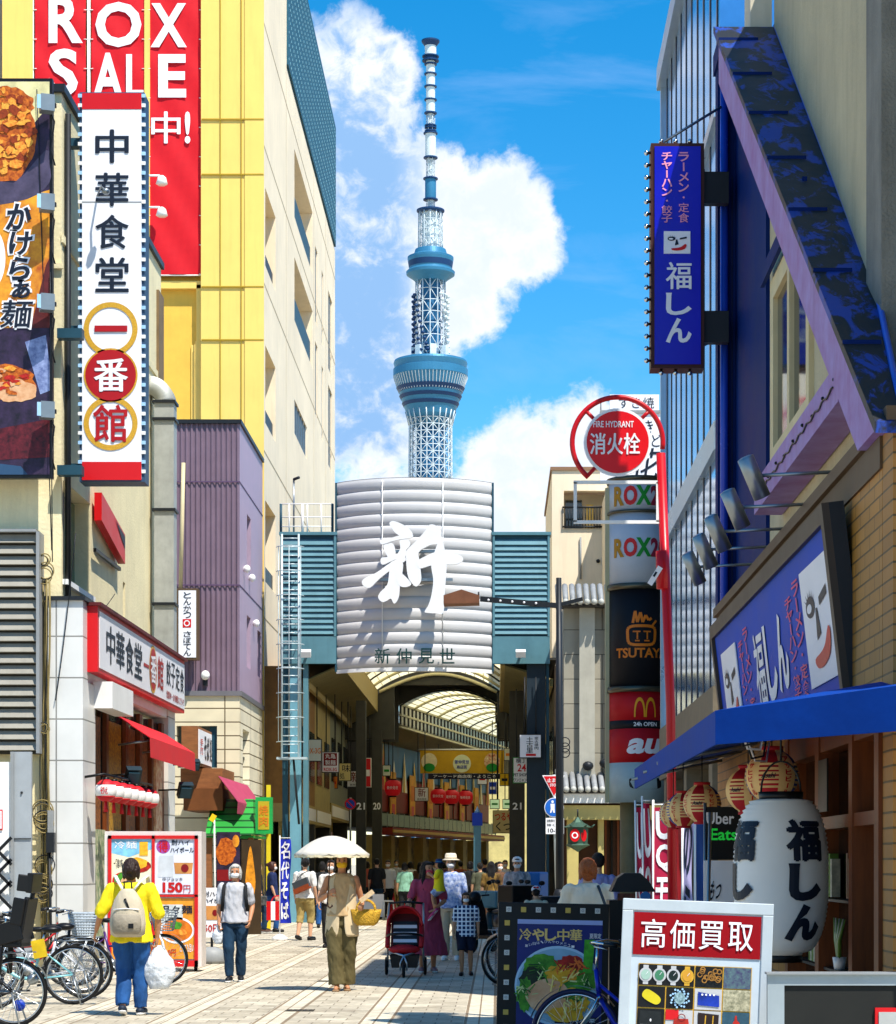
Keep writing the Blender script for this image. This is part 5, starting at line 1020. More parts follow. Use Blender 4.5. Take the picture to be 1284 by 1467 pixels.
for i, Y in enumerate((12.8, 13.8, 14.9, 15.8, 16.7)):
    z = PZ((676, 722, 757, 783, 808)[i], Y); hx = 1.46
    if i == 0:
        sp = thing('spotlight', 'grey spotlight on a long arm over the blue sign, nearest the camera', 'spotlight', (1.86, Y, z), 0, 'spotlights along the restaurant ledge')
        a = MB(); a.tube([(0.06, 0, 0), (-.36, 0, -.02)], .011, STEEL, 6); a.tube([(-.36, 0, -.02), (-.385, 0, -.03)], .018, STEEL, 8); a.build('arm', sp)
        h = MB(); d = Vector((.055, .03, -.115)); c = Vector((-.41, 0, -.03)); h.tube([c - d * .95, c - d * .9, c + d * .95], [.03, .048, .05], STEEL, 14); h.build('lamp_head', sp)
        e = MB(); e.tube([c + d * .951, c + d * .952], .042, DARK, 14); e.build('lens', sp)
    else: dup(sp, (1.86, Y, z), None, 'grey spotlight on a long arm over the blue sign, ' + ('second from the camera', 'middle of the five', 'fourth from the camera', 'farthest and lowest in the row')[i - 1])
def vertical_blue_sign():
    Y = 19.0; x0, x1, z0, z1 = PX(938, Y), PX(1004, Y), PZ(522, Y), PZ(210, Y); t = thing('projecting_sign', 'tall narrow royal blue sign with bulbs along its edge on the restaurant\'s far end', 'shop sign', ((x0 + x1) / 2, Y, z0))
    m = MB(); m.box(x0 - .03, x1 + .03, Y, Y + .22, z0 - .03, z1 + .03, M('sign_case_brown', '#3a1512', .5)); m.build('case', t, True)
    f = MB(); f.box(x0, x1, Y - .012, Y - .001, z0, z1, M('sign_royal', '#1418b4', .25, var=.06)); f.build('face', t, True)
    l = MB(); p = lambda x: PX(x, Y); q = lambda y: PZ(y, Y); pk = M('sign_rose', '#f09ab8', .5)
    l.text('ラーメン・定食', p(972), p(987), q(320), q(218), Y - .018, pk, .02, vert=True); l.text('チャーハン・餃子', p(948), p(963), q(320), q(218), Y - .018, pk, .02, vert=True)
    logo_face(l, p(951), p(989), q(364), q(332), Y - .02)
    for ch, a, b in (('福', 376, 415), ('し', 420, 452), ('ん', 456, 492)): l.text(ch, p(954), p(991), q(b), q(a), Y - .018, SIGNW, .03)
    l.build('lettering', t, True)
    for i in range(18):
        z = z0 + .04 + (z1 - z0 - .08) * i / 17; b = MB(); b.sph((x0 - .065, Y + .04, z), .022, CHROME, 8, 6); b.tube([(x0 - .03, Y + .04, z), (x0 - .06, Y + .04, z)], .012, BLACK, 6); b.build('bulb', t, True)
    for i in range(3):
        b = MB(); b.sph((x0 + .06 + i * .12, Y + .05, z0 - .06), .022, CHROME, 8, 6); b.tube([(x0 + .06 + i * .12, Y + .05, z0 - .03), (x0 + .06 + i * .12, Y + .05, z0 - .05)], .012, BLACK, 6); b.build('bulb', t, True)
        b = MB(); b.sph((x0 + .06 + i * .12, Y + .05, z1 + .06), .022, CHROME, 8, 6); b.build('bulb', t, True)
    for py_ in (268, 468):
        b = MB(); b.box(x1 + .03, 1.95, Y + .05, Y + .15, q(py_ + 20), q(py_ - 25), DKSTEEL); b.box(1.86, 1.95, Y + .15, Y + .3, q(py_ + 12), q(py_ - 12), DKSTEEL); b.build('bracket', t, True)
    b = MB(); b.tube([(x0, Y + .1, z1 + .02), (1.9, Y + .2, z1 + .4)], .012, STEEL, 5); b.tube([(x0 + .02, Y + .1, z0 - .02), (1.9, Y + .2, z0 + .28)], .012, STEEL, 5); b.build('stay_wire', t, True)
vertical_blue_sign()
def blue_awning():
    t = thing('awning', 'royal blue canvas awning wrapped round the corner of the ramen restaurant', 'awning', (1.5, 14, 2.1)); m = MB(); bc = M('awning_blue', '#063a8e', .75, spec=.1, var=.12, vs=2, bump=.2, bs=6)
    b = [(1.19, 19.6, 2.2), (1.06, 11.0, 2.13), (2.5, 9.3, 2.16)]; h = [.17, .165, .24]; w = [(1.89, 19.6, 2.45), (1.89, 11.2, 2.45), (2.5, 10.87, 2.5)]
    P = b + [(x, y, z + hh) for (x, y, z), hh in zip(b, h)] + w
    m.add(P, [(0, 1, 4, 3), (1, 2, 5, 4), (3, 4, 7, 6), (4, 5, 8, 7)], bc); m.add([(x + .012, y + .012, z) for x, y, z in P], [(3, 4, 1, 0), (4, 5, 2, 1)], bc); m.build('canopy', t, True)
    f = MB()
    for y in (11.5, 13, 14.5, 16, 17.5, 19): f.tube([(1.13, y, 2.26), (1.89, y, 2.42)], .014, STEEL, 6)
    f.tube([(1.1, 11.1, 2.17), (1.22, 19.5, 2.24)], .014, STEEL, 6); f.build('frame', t, True)
    f = MB(); lt = M('tube_light', '#d8e8f0', .4, emit=.6)
    f.tube([(1.55, 11.6, 2.28), (1.55, 12.5, 2.28)], .016, lt, 8); f.box(1.52, 1.58, 11.5, 12.6, 2.3, 2.33, WHITE); f.build('tube_lamp', t, True)
    f = MB()
    for k in range(5):
        y = 11.4 + k * .7; f.tube([(1.2 + .1 * k, y, 2.27), (1.25 + .1 * k, y + .1, 2.15 + .02 * (k % 2)), (1.33 + .1 * k, y + .2, 2.17), (1.36 + .1 * k, y + .3, 2.29)], .006, SIGNW if k % 2 else DKSTEEL, 5)
    f.build('loose_cable', t, True)
blue_awning()
def lath(t, prof, c, mats, n, name):
    """paper lantern body in vertical panels"""
    m = MB()
    for k in range(len(mats)):
        a0 = 2 * pi * k / len(mats); m.lathe(prof, c, mats[k], n, True, a0, a0 + 2 * pi / len(mats))
    return m.build(name, t, True)
LANW = M('lantern_paper', '#e4e1dc', .6, var=.06, vs=1.5)
def big_lantern():
    Y = 12.5; x, r = PX(1119, Y), .258; zt, zb = PZ(1145, Y), PZ(1368, Y); t = thing('paper_lantern', 'big white paper lantern lettered 福しん under the blue awning', 'lantern', (x, Y, zb)); prof = []; n = 34
    for i in range(n + 1):
        f = i / n; e = 1 - abs(2 * f - 1) ** 3.2; rr = r * (.45 + .55 * (max(0, 1 - abs(2 * f - 1) ** 2.6)) ** .5); prof += [(rr, zb + (zt - zb) * f), (rr + .006, zb + (zt - zb) * (f + .5 / n))] if i < n else [(rr, zt)]
    m = MB(); m.lathe(prof, (x, Y, 0), LANW, 40); m.build('paper_body', t, True)
    c = MB(); c.lathe([(.12, 0), (.125, .05)], (x, Y, zt - .01), BLACK, 20); c.lathe([(.12, -.05), (.115, 0)], (x, Y, zb + .01), BLACK, 20); c.build('rim', t, True)
    c = MB(); c.tube([(x + .11 * cos(a), Y, zt + .04 + .17 * sin(a)) for a in [pi * i / 10 for i in range(11)]], .006, DKSTEEL, 5); c.tube([(x, Y, zt + .21), (x, Y, 2.4)], .006, DKSTEEL, 4); c.build('handle', t, True)
    def wf(off):
        def w(px_, pz):
            f = (pz - zb) / (zt - zb); rr = r * (.45 + .55 * (max(0, 1 - abs(2 * f - 1) ** 2.6)) ** .5) + .011; a = px_ / rr + off; return (x + rr * sin(a), Y - rr * cos(a), pz)
        return w
    for off in (.42, -1.12):
        l = MB()
        for ch, a, b in (('福', 1176, 1233), ('し', 1237, 1290), ('ん', 1294, 1347)): l.text(ch, -.105, .105, PZ(b, Y), PZ(a, Y), 0, INK, .07, warp=wf(off), step=.03)
        l.build('lettering', t, True)
big_lantern()
def beer_lantern(px_, py_, Y, rpx, label, rot):
    x, z, r = PX(px_, Y), PZ(py_, Y), rpx * Y / K; t = thing('beer_lantern', label, 'lantern', (x, Y, z - r), 0, 'striped beer lanterns under the blue awning')
    cr, bl, rd = M('lantern_cream', '#f0c888', .6, var=.05), M('lantern_blue', '#2a3a8c', .6), M('lantern_stripe_red', '#b8202a', .6); mats = [cr, rd, cr, bl, cr, rd, cr, bl]
    prof = [(r * .42, -r)] + [(r * sqrt(max(.12, 1 - (i / 12) ** 2 * .95)), r * i / 12) for i in range(-11, 12)] + [(r * .42, r)]; m = MB()
    for k in range(8): a0 = 2 * pi * k / 8 + rot; m.lathe(prof, (x, Y, z), mats[k], 5, True, a0, a0 + pi / 4)
    for k in range(1, 8, 2):
        a0 = 2 * pi * k / 8 + rot
        for i in range(-5, 6, 2):
            if abs(i) > 5: continue
            rr = r * sqrt(1 - (i / 12) ** 2 * .95) + .002; m.lathe([(rr, r * i / 12 - r * .05), (rr, r * i / 12 + r * .05)], (x, Y, z), cr, 5, True, a0, a0 + pi / 4)
    m.build('paper_body', t, True)
    c = MB(); c.lathe([(r * .44, r * .97), (r * .44, r * 1.12)], (x, Y, z), rd, 14); c.lathe([(r * .44, -r * 1.1), (r * .44, -r * .97)], (x, Y, z), rd, 14); c.tube([(x, Y, z + r), (x, Y, 2.35)], .004, DKSTEEL, 4); c.build('cap', t, True)
    l = MB()
    for k in range(8):
        a = 2 * pi * (k + .5) / 8 + rot
        if sin(a) > -.15: continue
        def w(u, v, a=a):
            rr = r * sqrt(max(.12, 1 - ((v - z) / r) ** 2 * .95)) + .005; q = a + u / rr; return (x + rr * cos(q), Y + rr * sin(q), v)
        if k % 2 == 0: 
            for i, ch in enumerate('アサヒビール'):
                zc = z + r * (.62 - i * .25); l.text(ch, -r * (.14 if ch != 'ー' else .03), r * (.14 if ch != 'ー' else .03), zc - r * .1, zc + r * .1, 0, RED, .03, warp=w, step=.03)
        else: l.text('Asahi', -r * .26, r * .26, z - r * .1, z + r * .1, 0, INK, .03, warp=w, step=.02, shear=.25)
    l.build('lettering', t, True)
for a in ((1106, 1112, 14.0, 38, 'largest striped beer lantern, directly above the big white lantern', .15), (1072, 1132, 15.2, 32, 'striped beer lantern tucked left behind the largest one', -.3), (1006, 1151, 16.6, 27, 'red striped beer lantern in the middle below the awning edge', .05), (979, 1160, 17.4, 24, 'blue striped beer lantern overlapping the farthest one', .5), (965, 1166, 18.2, 20, 'smallest farthest blue striped beer lantern', .35)): beer_lantern(*a)
# ---------------------------------------------------------------- glass fronted building
def glass_building():
    t = thing('glass_building', 'tall glass fronted building with dark vertical mullions and a pale band', 'building', (4, 27.5, 0)); X = 2.3; Y0, Y1 = 23.5, 31.2; zt = 12.2
    gm = glass('sky_reflection_glass', '#4a90cc', .06, .4); m = MB(); m.box(X + .012, 9, Y0, Y1, 3.4, zt, gm); m.build('glazing', t, True)  # light blue base colour stands in for the sky mirrored in the panes
    f = MB(); band = M('alu_band', '#a9bccb', .3, .6)
    f.box(X - .05, X + .05, Y0, Y1, 5.85, 6.15, band); f.box(X - .1, 9, Y0, Y1 + .02, zt, zt + .3, band); f.box(X - .05, X + .05, Y1 - .1, Y1 + .01, 3.4, zt, band); f.box(X - .05, X + .05, Y0, Y1, 9.3, 9.42, band); f.build('band', t, True)
    for i in range(11):
        Y = Y0 + .25 + i * .78
        if Y > Y1 - .1: break
        v = MB(); [(v.box(X + .004, X + .05, Y - .04, Y + .04, a_, b_, DKSTEEL), v.box(X + .007, X + .05, Y + .04, Y + .085, a_, b_, STEEL)) for a_, b_ in ((3.4, 5.85), (6.15, zt))]; v.build('mullion', t, True)
    s = MB(); s.box(X - .06, 9, Y0, Y1 + .03, 2.7, 3.4, M('stone_band', '#6f6452', .6, var=.25, vs=6, dirt=.2)); s.build('stone_band', t, True)
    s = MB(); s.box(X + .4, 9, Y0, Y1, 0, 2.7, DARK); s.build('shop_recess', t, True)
    for Y in (24.2, 27.5, 30.8): s = MB(); s.box(X, X + .4, Y, Y + .4, 0, 2.7, MATS['stone_band']); s.build('pier', t, True)
glass_building()
# ---------------------------------------------------------------- cylindrical sign tower
def sign_tower():
    Y, r = 38.0, .50; cx = PX(915, Y); t = thing('sign_tower', 'round sign tower of stacked shop logos on a stone pillar behind the red hydrant pole', 'sign tower', (cx, Y, 0)); z = lambda p: PZ(p, Y)
    p = MB(); p.tube([(cx - .12, Y, 0), (cx - .12, Y, z(1150))], .19, M('pillar_stone', '#7a6c4a', .6, var=.2, dirt=.3), 20); p.build('pillar', t, True)
    sil, bk, rdm, pl = M('tower_silver', '#b4c0d0', .6, .0, var=.06), M('tower_black', '#15171e', .55, spec=.2), M('tower_red', '#b8121e', .55, spec=.2), M('tower_pale', '#a8b8b8', .4)
    for a, b, m in ((694, 736, sil), (740, 840, sil), (848, 986, bk), (994, 1034, rdm), (1034, 1046, bk), (1046, 1094, rdm), (1094, 1150, pl)):
        q = MB(); q.lathe([(r, z(b)), (r, z(a))], (cx, Y, 0), m, 48); q.build('panel', t, True)
    ring = M('tower_ring', '#5a5648', .35, .7)
    for a, b in ((688, 694), (736, 740), (840, 848), (986, 994)):
        q = MB(); q.lathe([(r - .05, z(b)), (r + .035, z(b)), (r + .035, z(a)), (r - .05, z(a))], (cx, Y, 0), ring, 48); q.build('ring', t, True)
    q = MB(); q.box(cx - r - .06, cx - r + .03, Y - .08, Y + .08, z(1150), z(700), M('tower_rail', '#b8b08a', .5)); q.box(cx + r - .03, cx + r + .06, Y - .08, Y + .08, z(1150), z(700), MATS['tower_rail']); q.build('side_rail', t, True)
    w = lambda u, v: (cx + (r + .008) * sin((u - cx) / r), Y - (r + .008) * cos((u - cx) / r), v)
    w2 = lambda u, v: (cx + (r + .013) * sin((u - cx) / r), Y - (r + .013) * cos((u - cx) / r), v)
    def S(p): return cx + (p - 915) * Y / K * 1.06
    gm, om = M('logo_gold', '#a8791c', .5), M('logo_plum', '#8a1c3a', .5)
    for a, b in ((702, 730), (776, 803)):
        l = MB()
        for ch, x0, x1, m in (('R', 875, 893, gm), ('O', 892, 911, RED), ('X', 909, 930, GREENP), ('2', 929, 941, om), ('G', 941, 952, om)): l.text(ch, S(x0), S(x1), z(b), z(a), 0, m, .045, warp=w, step=.05)
        l.build('logo', t, True)
    l = MB(); l.text('TSUTAYA', S(880), S(955), z(946), z(932), 0, ORG, .03, warp=w, step=.05)
    # face emblem above the name: rounded frame, eyes, hair strokes
    def band(pts, wd, m):
        for (xa, ya), (xb, yb) in zip(pts, pts[1:]):
            d = Vector((xb - xa, yb - ya)); n = Vector((-d.y, d.x)).normalized() * wd / 2; l.add([w2(S(xx), z(yy)) for xx, yy in ((xa + n.x, ya + n.y), (xb + n.x, yb + n.y), (xb - n.x, yb - n.y), (xa - n.x, ya - n.y))], [(0, 1, 2, 3)], m)
    rr = smoothpoly([(900, 903), (917, 901), (933, 903), (935, 914), (932, 926), (917, 928), (901, 926), (898, 914)], 4); band(rr + [rr[0]], 4, ORG); band([(905, 909), (915, 909)], 2, ORG); band([(911, 909), (911, 920)], 2, ORG); band([(919, 909), (929, 909)], 2, ORG); band([(924, 909), (924, 920)], 2, ORG); band([(908, 922), (914, 922)], 2, ORG); band([(920, 922), (927, 922)], 2, ORG)
    band([(905, 897), (908, 880), (911, 896), (915, 882), (918, 896), (922, 886), (926, 893), (930, 890)], 3.5, ORG); band([(930, 902), (937, 893)], 3, ORG); l.build('emblem', t, True)
    l = MB(); ym = M('logo_amber', '#e8a01c', .5)
    for c in (914, 929):
        P = []
        for i in range(15):
            a = pi * i / 14; P.append(((c - 7.5 * cos(a)), 1030 - 28 * (sin(a) ** .7), 5.5 * cos(a), 1030 - 23 * (sin(a) ** .8)))
        V = [w(S(q[0]), z(q[1])) for q in P] + [w(S(c - q[2]), z(q[3])) for q in P]; l.add(V, [(i, i + 1, i + 16, i + 15) for i in range(14)], ym)
    l.text('24h OPEN', S(906), S(938), z(1043), z(1037), 0, SIGNW, .02, warp=w, step=.05); l.text('au', S(898), S(944), z(1082), z(1060), 0, SIGNW, .04, warp=w, step=.05, shear=.3); l.build('lettering', t, True)
    l = MB(); pts = smoothpoly([(900, 1121), (905, 1116), (940, 1116), (946, 1123), (941, 1131), (905, 1131)], 4); l.add([w(S(a), z(b)) for a, b in pts], [tuple(range(len(pts)))], BLACK); l.build('dark_pill', t, True)
sign_tower()
def hydrant_sign():
    Y = 21.0; x = PX(947, Y); c = (PX(885, Y), PZ(634, Y)); R = 65 * Y / K; t = thing('hydrant_sign', 'red pole bent into a ring round a red FIRE HYDRANT disc', 'hydrant sign', (x, Y, 0))
    rp = M('hydrant_red', '#b8101a', .35, var=.06); p = MB(); pts = [(x + .12, Y, 0), (x + .09, Y, 3.0), (x, Y, c[1] - .1)]; p.tube(pts, .043, rp, 12)
    p.tube([(c[0] + R * cos(a), Y, c[1] + R * sin(a)) for a in [radians(-8 + 238 * i / 40) for i in range(41)]], .024, rp, 10); p.tube([(x + .02, Y, 4.1), (x + .012, Y, 4.45)], .06, rp, 12); p.build('pole', t, True)
    for a in (45, 135, 228): q = MB(); q.tube([(c[0] + R * cos(radians(a)), Y, c[1] + R * sin(radians(a))), (c[0] + .3 * cos(radians(a)), Y, c[1] + .3 * sin(radians(a)))], .018, rp, 8); q.build('spoke', t, True)
    d = MB(); d.disc(c[0], c[1], .315, .315, Y - .02, SIGNW, 40, .03); d.disc(c[0], c[1], .288, .288, Y - .026, M('disc_red', '#d8101a', .3), 40)
    d.build('disc', t, True); l = MB(); q = lambda a: PX(a, Y); v = lambda b: PZ(b, Y)
    l.text('FIRE HYDRANT', q(850), q(908), v(613), v(604), Y - .032, SIGNW, .012); l.text('消火栓', q(845), q(917), v(652), v(621), Y - .032, SIGNW, .03); l.build('lettering', t, True)
    f = MB(); a, b, e, g = q(822), q(945), v(748), v(691)
    for s in ((a, b, e - .015, e + .015), (a, b, g - .015, g + .015), (a, a + .03, e, g), (b - .03, b, e, g)): f.box(s[0], s[1], Y - .015, Y + .015, s[2], s[3], WHITE)
    f.build('empty_frame', t, True)
    f = MB(); f.obox((q(938), Y - .06, v(826)), (.05, .012, .19), (0, radians(32), 0), SIGNW); f.obox((q(938), Y - .068, v(824)), (.02, .004, .05), (0, radians(32), 0), INK); f.build('arrow_tag', t, True)
hydrant_sign()
# ---------------------------------------------------------------- buildings beyond, on the right
def stone_building():
    Y = 57.0; t = thing('stone_building', 'grey stone building with tiled eaves and a wooden entrance right of the arcade gate', 'building', (3.2, Y, 0)); x0, x1 = PX(808, Y), 6.0; z = lambda p: PZ(p, Y)
    sm = brickmat('ashlar', '#9a9484', '#5c574c', 1.1, .62, .012, .7, bump=.5, var=.05); m = MB(); m.box(x0, x1, Y, Y + 2.8, z(1150), z(866), sm); m.build('wall', t, True)
    for a, b in ((830, 852), (868, 876)): p = MB(); p.box(PX(a, Y), PX(b, Y), Y - .18, Y, z(1124), z(872), M('pale_stone', '#a8a496', .7, var=.1, dirt=.15)); p.build('pilaster', t, True)
    tile = M('roof_tile_grey', '#8a8c8c', .5, var=.2)
    for k, (za, zb, d) in enumerate(((z(866), z(846), .5), (z(1133), z(1112), 1.0))):
        r = MB(); n = 26
        for i in range(n):
            xx = x0 - .15 + (x1 - x0 + .3) * i / n; r.tube([(xx, Y - d - .1, za), (xx, Y + .3, zb + .15)], .075, tile, 7); r.sph((xx, Y - d - .1, za), .08, M('tile_end', '#b0b0a8', .5), 7, 5)
        r.box(x0 - .2, x1, Y - d, Y + .2, za - .1, za - .03, M('eave_dark', '#2c2a28', .6)); r.build('tiled_eave', t, True)
    b = MB(); b.box(x0 - .15, x1, Y - .95, Y - .8, z(1152), z(1136), WHITE); b.box(x0 - .15, x1, Y - .8, Y, z(1175), z(1155), M('cream_beam', '#b8a868', .6, dirt=.15)); b.build('canopy_beam', t, True)
    for a, b_ in ((812, 828), (856, 864)): p = MB(); p.box(PX(a, Y), PX(b_, Y), Y - .5, Y, 0, z(1175), MATS['cream_beam']); p.build('post', t, True)
    d = MB(); d.box(x0, x1, Y + .4, Y + .5, 0, z(1150), M('entry_wood', '#4a2c16', .6, var=.3)); 
    for i in range(22): d.box(PX(858, Y) + i * .16, PX(858, Y) + i * .16 + .05, Y + .3, Y + .4, .6, z(1175), WOOD if i % 2 else DARK)
    d.build('entrance', t, True)
    l = MB(); l.sph((PX(842, Y), Y - .25, z(1098)), (.14, .12, .12), DKSTEEL, 8, 6); l.sph((PX(866, Y), Y - .25, z(1094)), (.14, .12, .12), DKSTEEL, 8, 6); l.build('wall_lamp', t, True)
stone_building()
def bronze_lantern():
    Y = 55.6; x, z = PX(828, Y), PZ(1197, Y); t = thing('bronze_lantern', 'green bronze hanging lantern with a red round emblem by the wooden entrance', 'lantern', (x, Y, z - .4), 0); g = M('verdigris', '#3f5a4c', .5, .4, var=.3)
    b = MB(); b.lathe([(.02, .45), (.14, .32), (.34, .2), (.26, .18), (.24, -.2), (.3, -.24), (.1, -.34), (.02, -.4)], (x, Y, z), g, 6, False); b.tube([(x, Y, z + .45), (x, Y, 2.9)], .02, DKSTEEL, 5)
    for k in range(6): a = 2 * pi * k / 6; b.tube([(x + .33 * cos(a), Y + .33 * sin(a), z + .2), (x + .42 * cos(a), Y + .42 * sin(a), z + .27)], [.03, .01], g, 5)
    b.build('frame', t, True); b = MB(); b.disc(x - .08, z, .12, .16, Y - .25, RED, 18, .03); b.annulus(x - .08, z, .05, .08, Y - .256, SIGNW, 18); b.disc(x + .14, z, .07, .15, Y - .22, RED, 14, .03); b.build('emblem', t, True)
bronze_lantern()
def cream_block():
    Y = 68; t = thing('apartment_building', 'cream block with a railed balcony behind the stone building on the right', 'building', (3, Y + 4, 0)); z = lambda p: PZ(p, Y); x0 = PX(791, Y); m = MB()
    holed(m, x0, 6, 0, z(674), Y, Y + .3, [(PX(808, Y), PX(868, Y), z(757), z(703))], PALEC); m.box(x0, x0 + .3, Y + .3, Y + 9, 0, z(674), PALEC); m.build('wall', t, True)
    c = MB(); c.box(x0 - .05, 6, Y - .05, Y + 9, z(674), z(669), M('cap_brown', '#8a6a50', .6)); c.build('parapet_cap', t, True)
    b = MB(); b.box(PX(806, Y), PX(870, Y), Y + 1.2, Y + 1.3, z(760), z(700), PALEC); b.box(PX(808, Y), PX(868, Y), Y + .3, Y + 1.2, z(760), z(757), PALEC); b.box(PX(812, Y), PX(836, Y), Y + 1.15, Y + 1.19, z(752), z(708), DGLASS); b.box(PX(842, Y), PX(852, Y), Y + .9, Y + 1, z(750), z(716), YEL); bo = b.build('balcony', t, True)
    r = MB()
    for i in range(17): xx = PX(806, Y) + (PX(872, Y) - PX(806, Y)) * i / 16; r.tube([(xx, Y - .05, z(757)), (xx, Y - .05, z(727))], .014, DKSTEEL, 4)
    r.tube([(PX(806, Y), Y - .05, z(727)), (PX(872, Y), Y - .05, z(727))], .03, DKSTEEL, 5); r.tube([(PX(806, Y), Y - .05, z(755)), (PX(872, Y), Y - .05, z(755))], .03, DKSTEEL, 5); r.build('railing', bo, True)
    p = MB(); p.tube([(PX(832, Y), Y - .05, z(830)), (PX(832, Y), Y - .05, z(770))], .03, GREYP, 6); p.sph((PX(857, Y), Y - .03, z(804)), .06, DKSTEEL, 8, 6); p.build('wall_vent', t, True)
cream_block()
def sukiyaki_building():
    Y = 64; t = thing('roof_sign_building', 'pale building topped by a white sukiyaki sign panel behind the hydrant ring', 'building', (5, Y + 4, 0)); z = lambda p: PZ(p, Y); x = lambda p: PX(p, Y)
    m = MB(); m.box(x(872), x(1030), Y + .3, Y + 8, 0, z(690), PALEC); m.build('wall', t, True)
    m = MB(); m.box(x(860), x(1000), Y, Y + .25, z(690), z(592), SIGNW); m.box(x(860), x(1000), Y - .05, Y + .3, z(592), z(588), GREYP); m.build('sign_panel', t, True)
    m = MB(); m.box(x(874), x(945), Y + .1, Y + .3, z(588), z(564), SIGNW); m.build('top_panel', t, True)
    l = MB(); l.text('すき焼', x(887), x(938), z(584), z(568), Y + .09, INK, .0); l.text('き', x(921), x(936), z(620), z(602), Y - .01, INK, .0); l.text('ど', x(934), x(948), z(640), z(622), Y - .01, INK, .0); l.text('花', x(906), x(944), z(690), z(642), Y - .01, INK, .02, shear=.15); l.sph((x(950), Y - .02, z(610)), (.07, .01, .07), INK, 10, 6); l.build('lettering', t, True)
    r = MB(); r.tube([(x(862), Y + .4, z(588)), (x(862), Y + .4, z(570)), (x(874), Y + .4, z(570))], .02, STEEL, 5); r.build('sign_stay', t, True)
sukiyaki_building()
# ---------------------------------------------------------------- street furniture on the right
def street_lamp():
    Y = 50; x = PX(802, Y); t = thing('street_lamp', 'dark street lamp post with a long arm and copper-coloured head in front of the gate', 'street lamp', (x, Y, 0)); p = MB(); p.tube([(x, Y, 0), (x, Y, 4), (x - .02, Y, PZ(828, Y))], [.095, .085, .06], DKSTEEL, 12); p.lathe([(.16, 0), (.14, .9), (.1, 1.0)], (x, Y, 0), DKSTEEL, 12); p.build('post', t, True)
    a = MB(); a.beam((x, Y, PZ(868, Y)), (PX(688, Y), Y, PZ(858, Y)), .09, .11, DKSTEEL); a.beam((x + .02, Y, PZ(866, Y)), (PX(835, Y), Y, PZ(858, Y)), .06, .08, DKSTEEL); a.tube([(PX(686, Y), Y, PZ(858, Y)), (PX(686, Y), Y, PZ(848, Y))], .02, DKSTEEL, 5)
    for k in range(5): px_ = 700 + k * 17; a.sph((PX(px_, Y), Y - .05, PZ(860 + k * 1.2, Y)), .028, SIGNW, 8, 5)
    a.build('arm', t, True); h = MB(); hm = M('lamp_copper', '#7a4f38', .5, .2, var=.2, dirt=.3); x0, x1 = PX(636, Y), PX(687, Y); zt, zm, zb = PZ(848, Y), PZ(855, Y), PZ(867, Y); xm = (x0 + x1) / 2
    for (ya, yb) in ((Y - .3, Y + .3),):
        P = [(x0, ya, zm), (xm, ya, zt + .02), (x1, ya, zm), (x1, ya, zb + .02), (x0, ya, zb)]; h.add(P + [(p_[0], yb, p_[2]) for p_ in P], [(0, 1, 2, 3, 4)[::-1], (5, 6, 7, 8, 9)] + [(i, (i + 1) % 5, (i + 1) % 5 + 5, i + 5) for i in range(5)], hm)
    h.build('lamp_head', t, True)
    w = MB(); 
    for k in range(3): w.ring((x + .12, Y - .05, 4.0 + k * .12), .1, .012, DKSTEEL, 'Y', 14, 4)
    w.build('cable_coil', t, True)
street_lamp()
def stop_sign():
    Y = 55; x = PX(794, Y); t = thing('traffic_sign', 'pole with a red triangular STOP sign above a round blue pedestrian sign', 'traffic sign', (x, Y, 0)); p = MB(); p.tube([(PX(800, Y), Y, 0), (x + .03, Y, 2.3), (x, Y, PZ(1110, Y))], .045, M('pole_pale', '#b0b8b8', .4, .3), 10); p.build('pole', t, True); z = lambda q: PZ(q, Y)
    a = MB(); a.poly([(PX(777, Y), z(1111)), (PX(809, Y), z(1111)), (x, z(1143))], Y - .08, SIGNW, .02); a.poly([(PX(779, Y), z(1112.3)), (PX(807, Y), z(1112.3)), (x, z(1140.5))], Y - .086, RED); a.text('止まれ', PX(784, Y), PX(803, Y), z(1121), z(1115), Y - .092, SIGNW, .03); a.text('STOP', PX(788, Y), PX(799, Y), z(1127), z(1123), Y - .092, SIGNW, .02); a.build('stop_plate', t, True)
    a = MB(); r = 14 * Y / K; zc = z(1157); a.disc(x, zc, r, r, Y - .08, SIGNW, 28, .02); a.disc(x, zc, r * .93, r * .93, Y - .086, M('sign_azure', '#1c5fb8', .4), 28)
    for dx, s in ((-.04, 1.), (.09, .55)):
        b = zc - .13; a.disc(x + dx, b + .27 * s, .03 * s, .035 * s, Y - .09, SIGNW, 10); a.poly([(x + dx - .05 * s, b + .22 * s), (x + dx + .05 * s, b + .22 * s), (x + dx + .05 * s, b + .1 * s), (x + dx + .06 * s, b), (x + dx + .02 * s, b), (x + dx, b + .08 * s), (x + dx - .03 * s, b), (x + dx - .06 * s, b), (x + dx - .04 * s, b + .1 * s)], Y - .09, SIGNW)
    a.build('pedestrian_plate', t, True)
    a = MB(); a.box(PX(782, Y), PX(808, Y), Y - .09, Y - .07, z(1195), z(1172), SIGNW); a.text('10-22', PX(785, Y), PX(805, Y), z(1193), z(1187), Y - .095, INK, .02); a.text('自転車を', PX(784, Y), PX(795, Y), z(1178), z(1174), Y - .095, INK, .02); a.text('除く', PX(784, Y), PX(795, Y), z(1184), z(1180), Y - .095, INK, .02); a.text('人専用', PX(797, Y), PX(806, Y), z(1182), z(1176), Y - .095, BLUEP, .02); a.build('time_plate', t, True)
stop_sign()
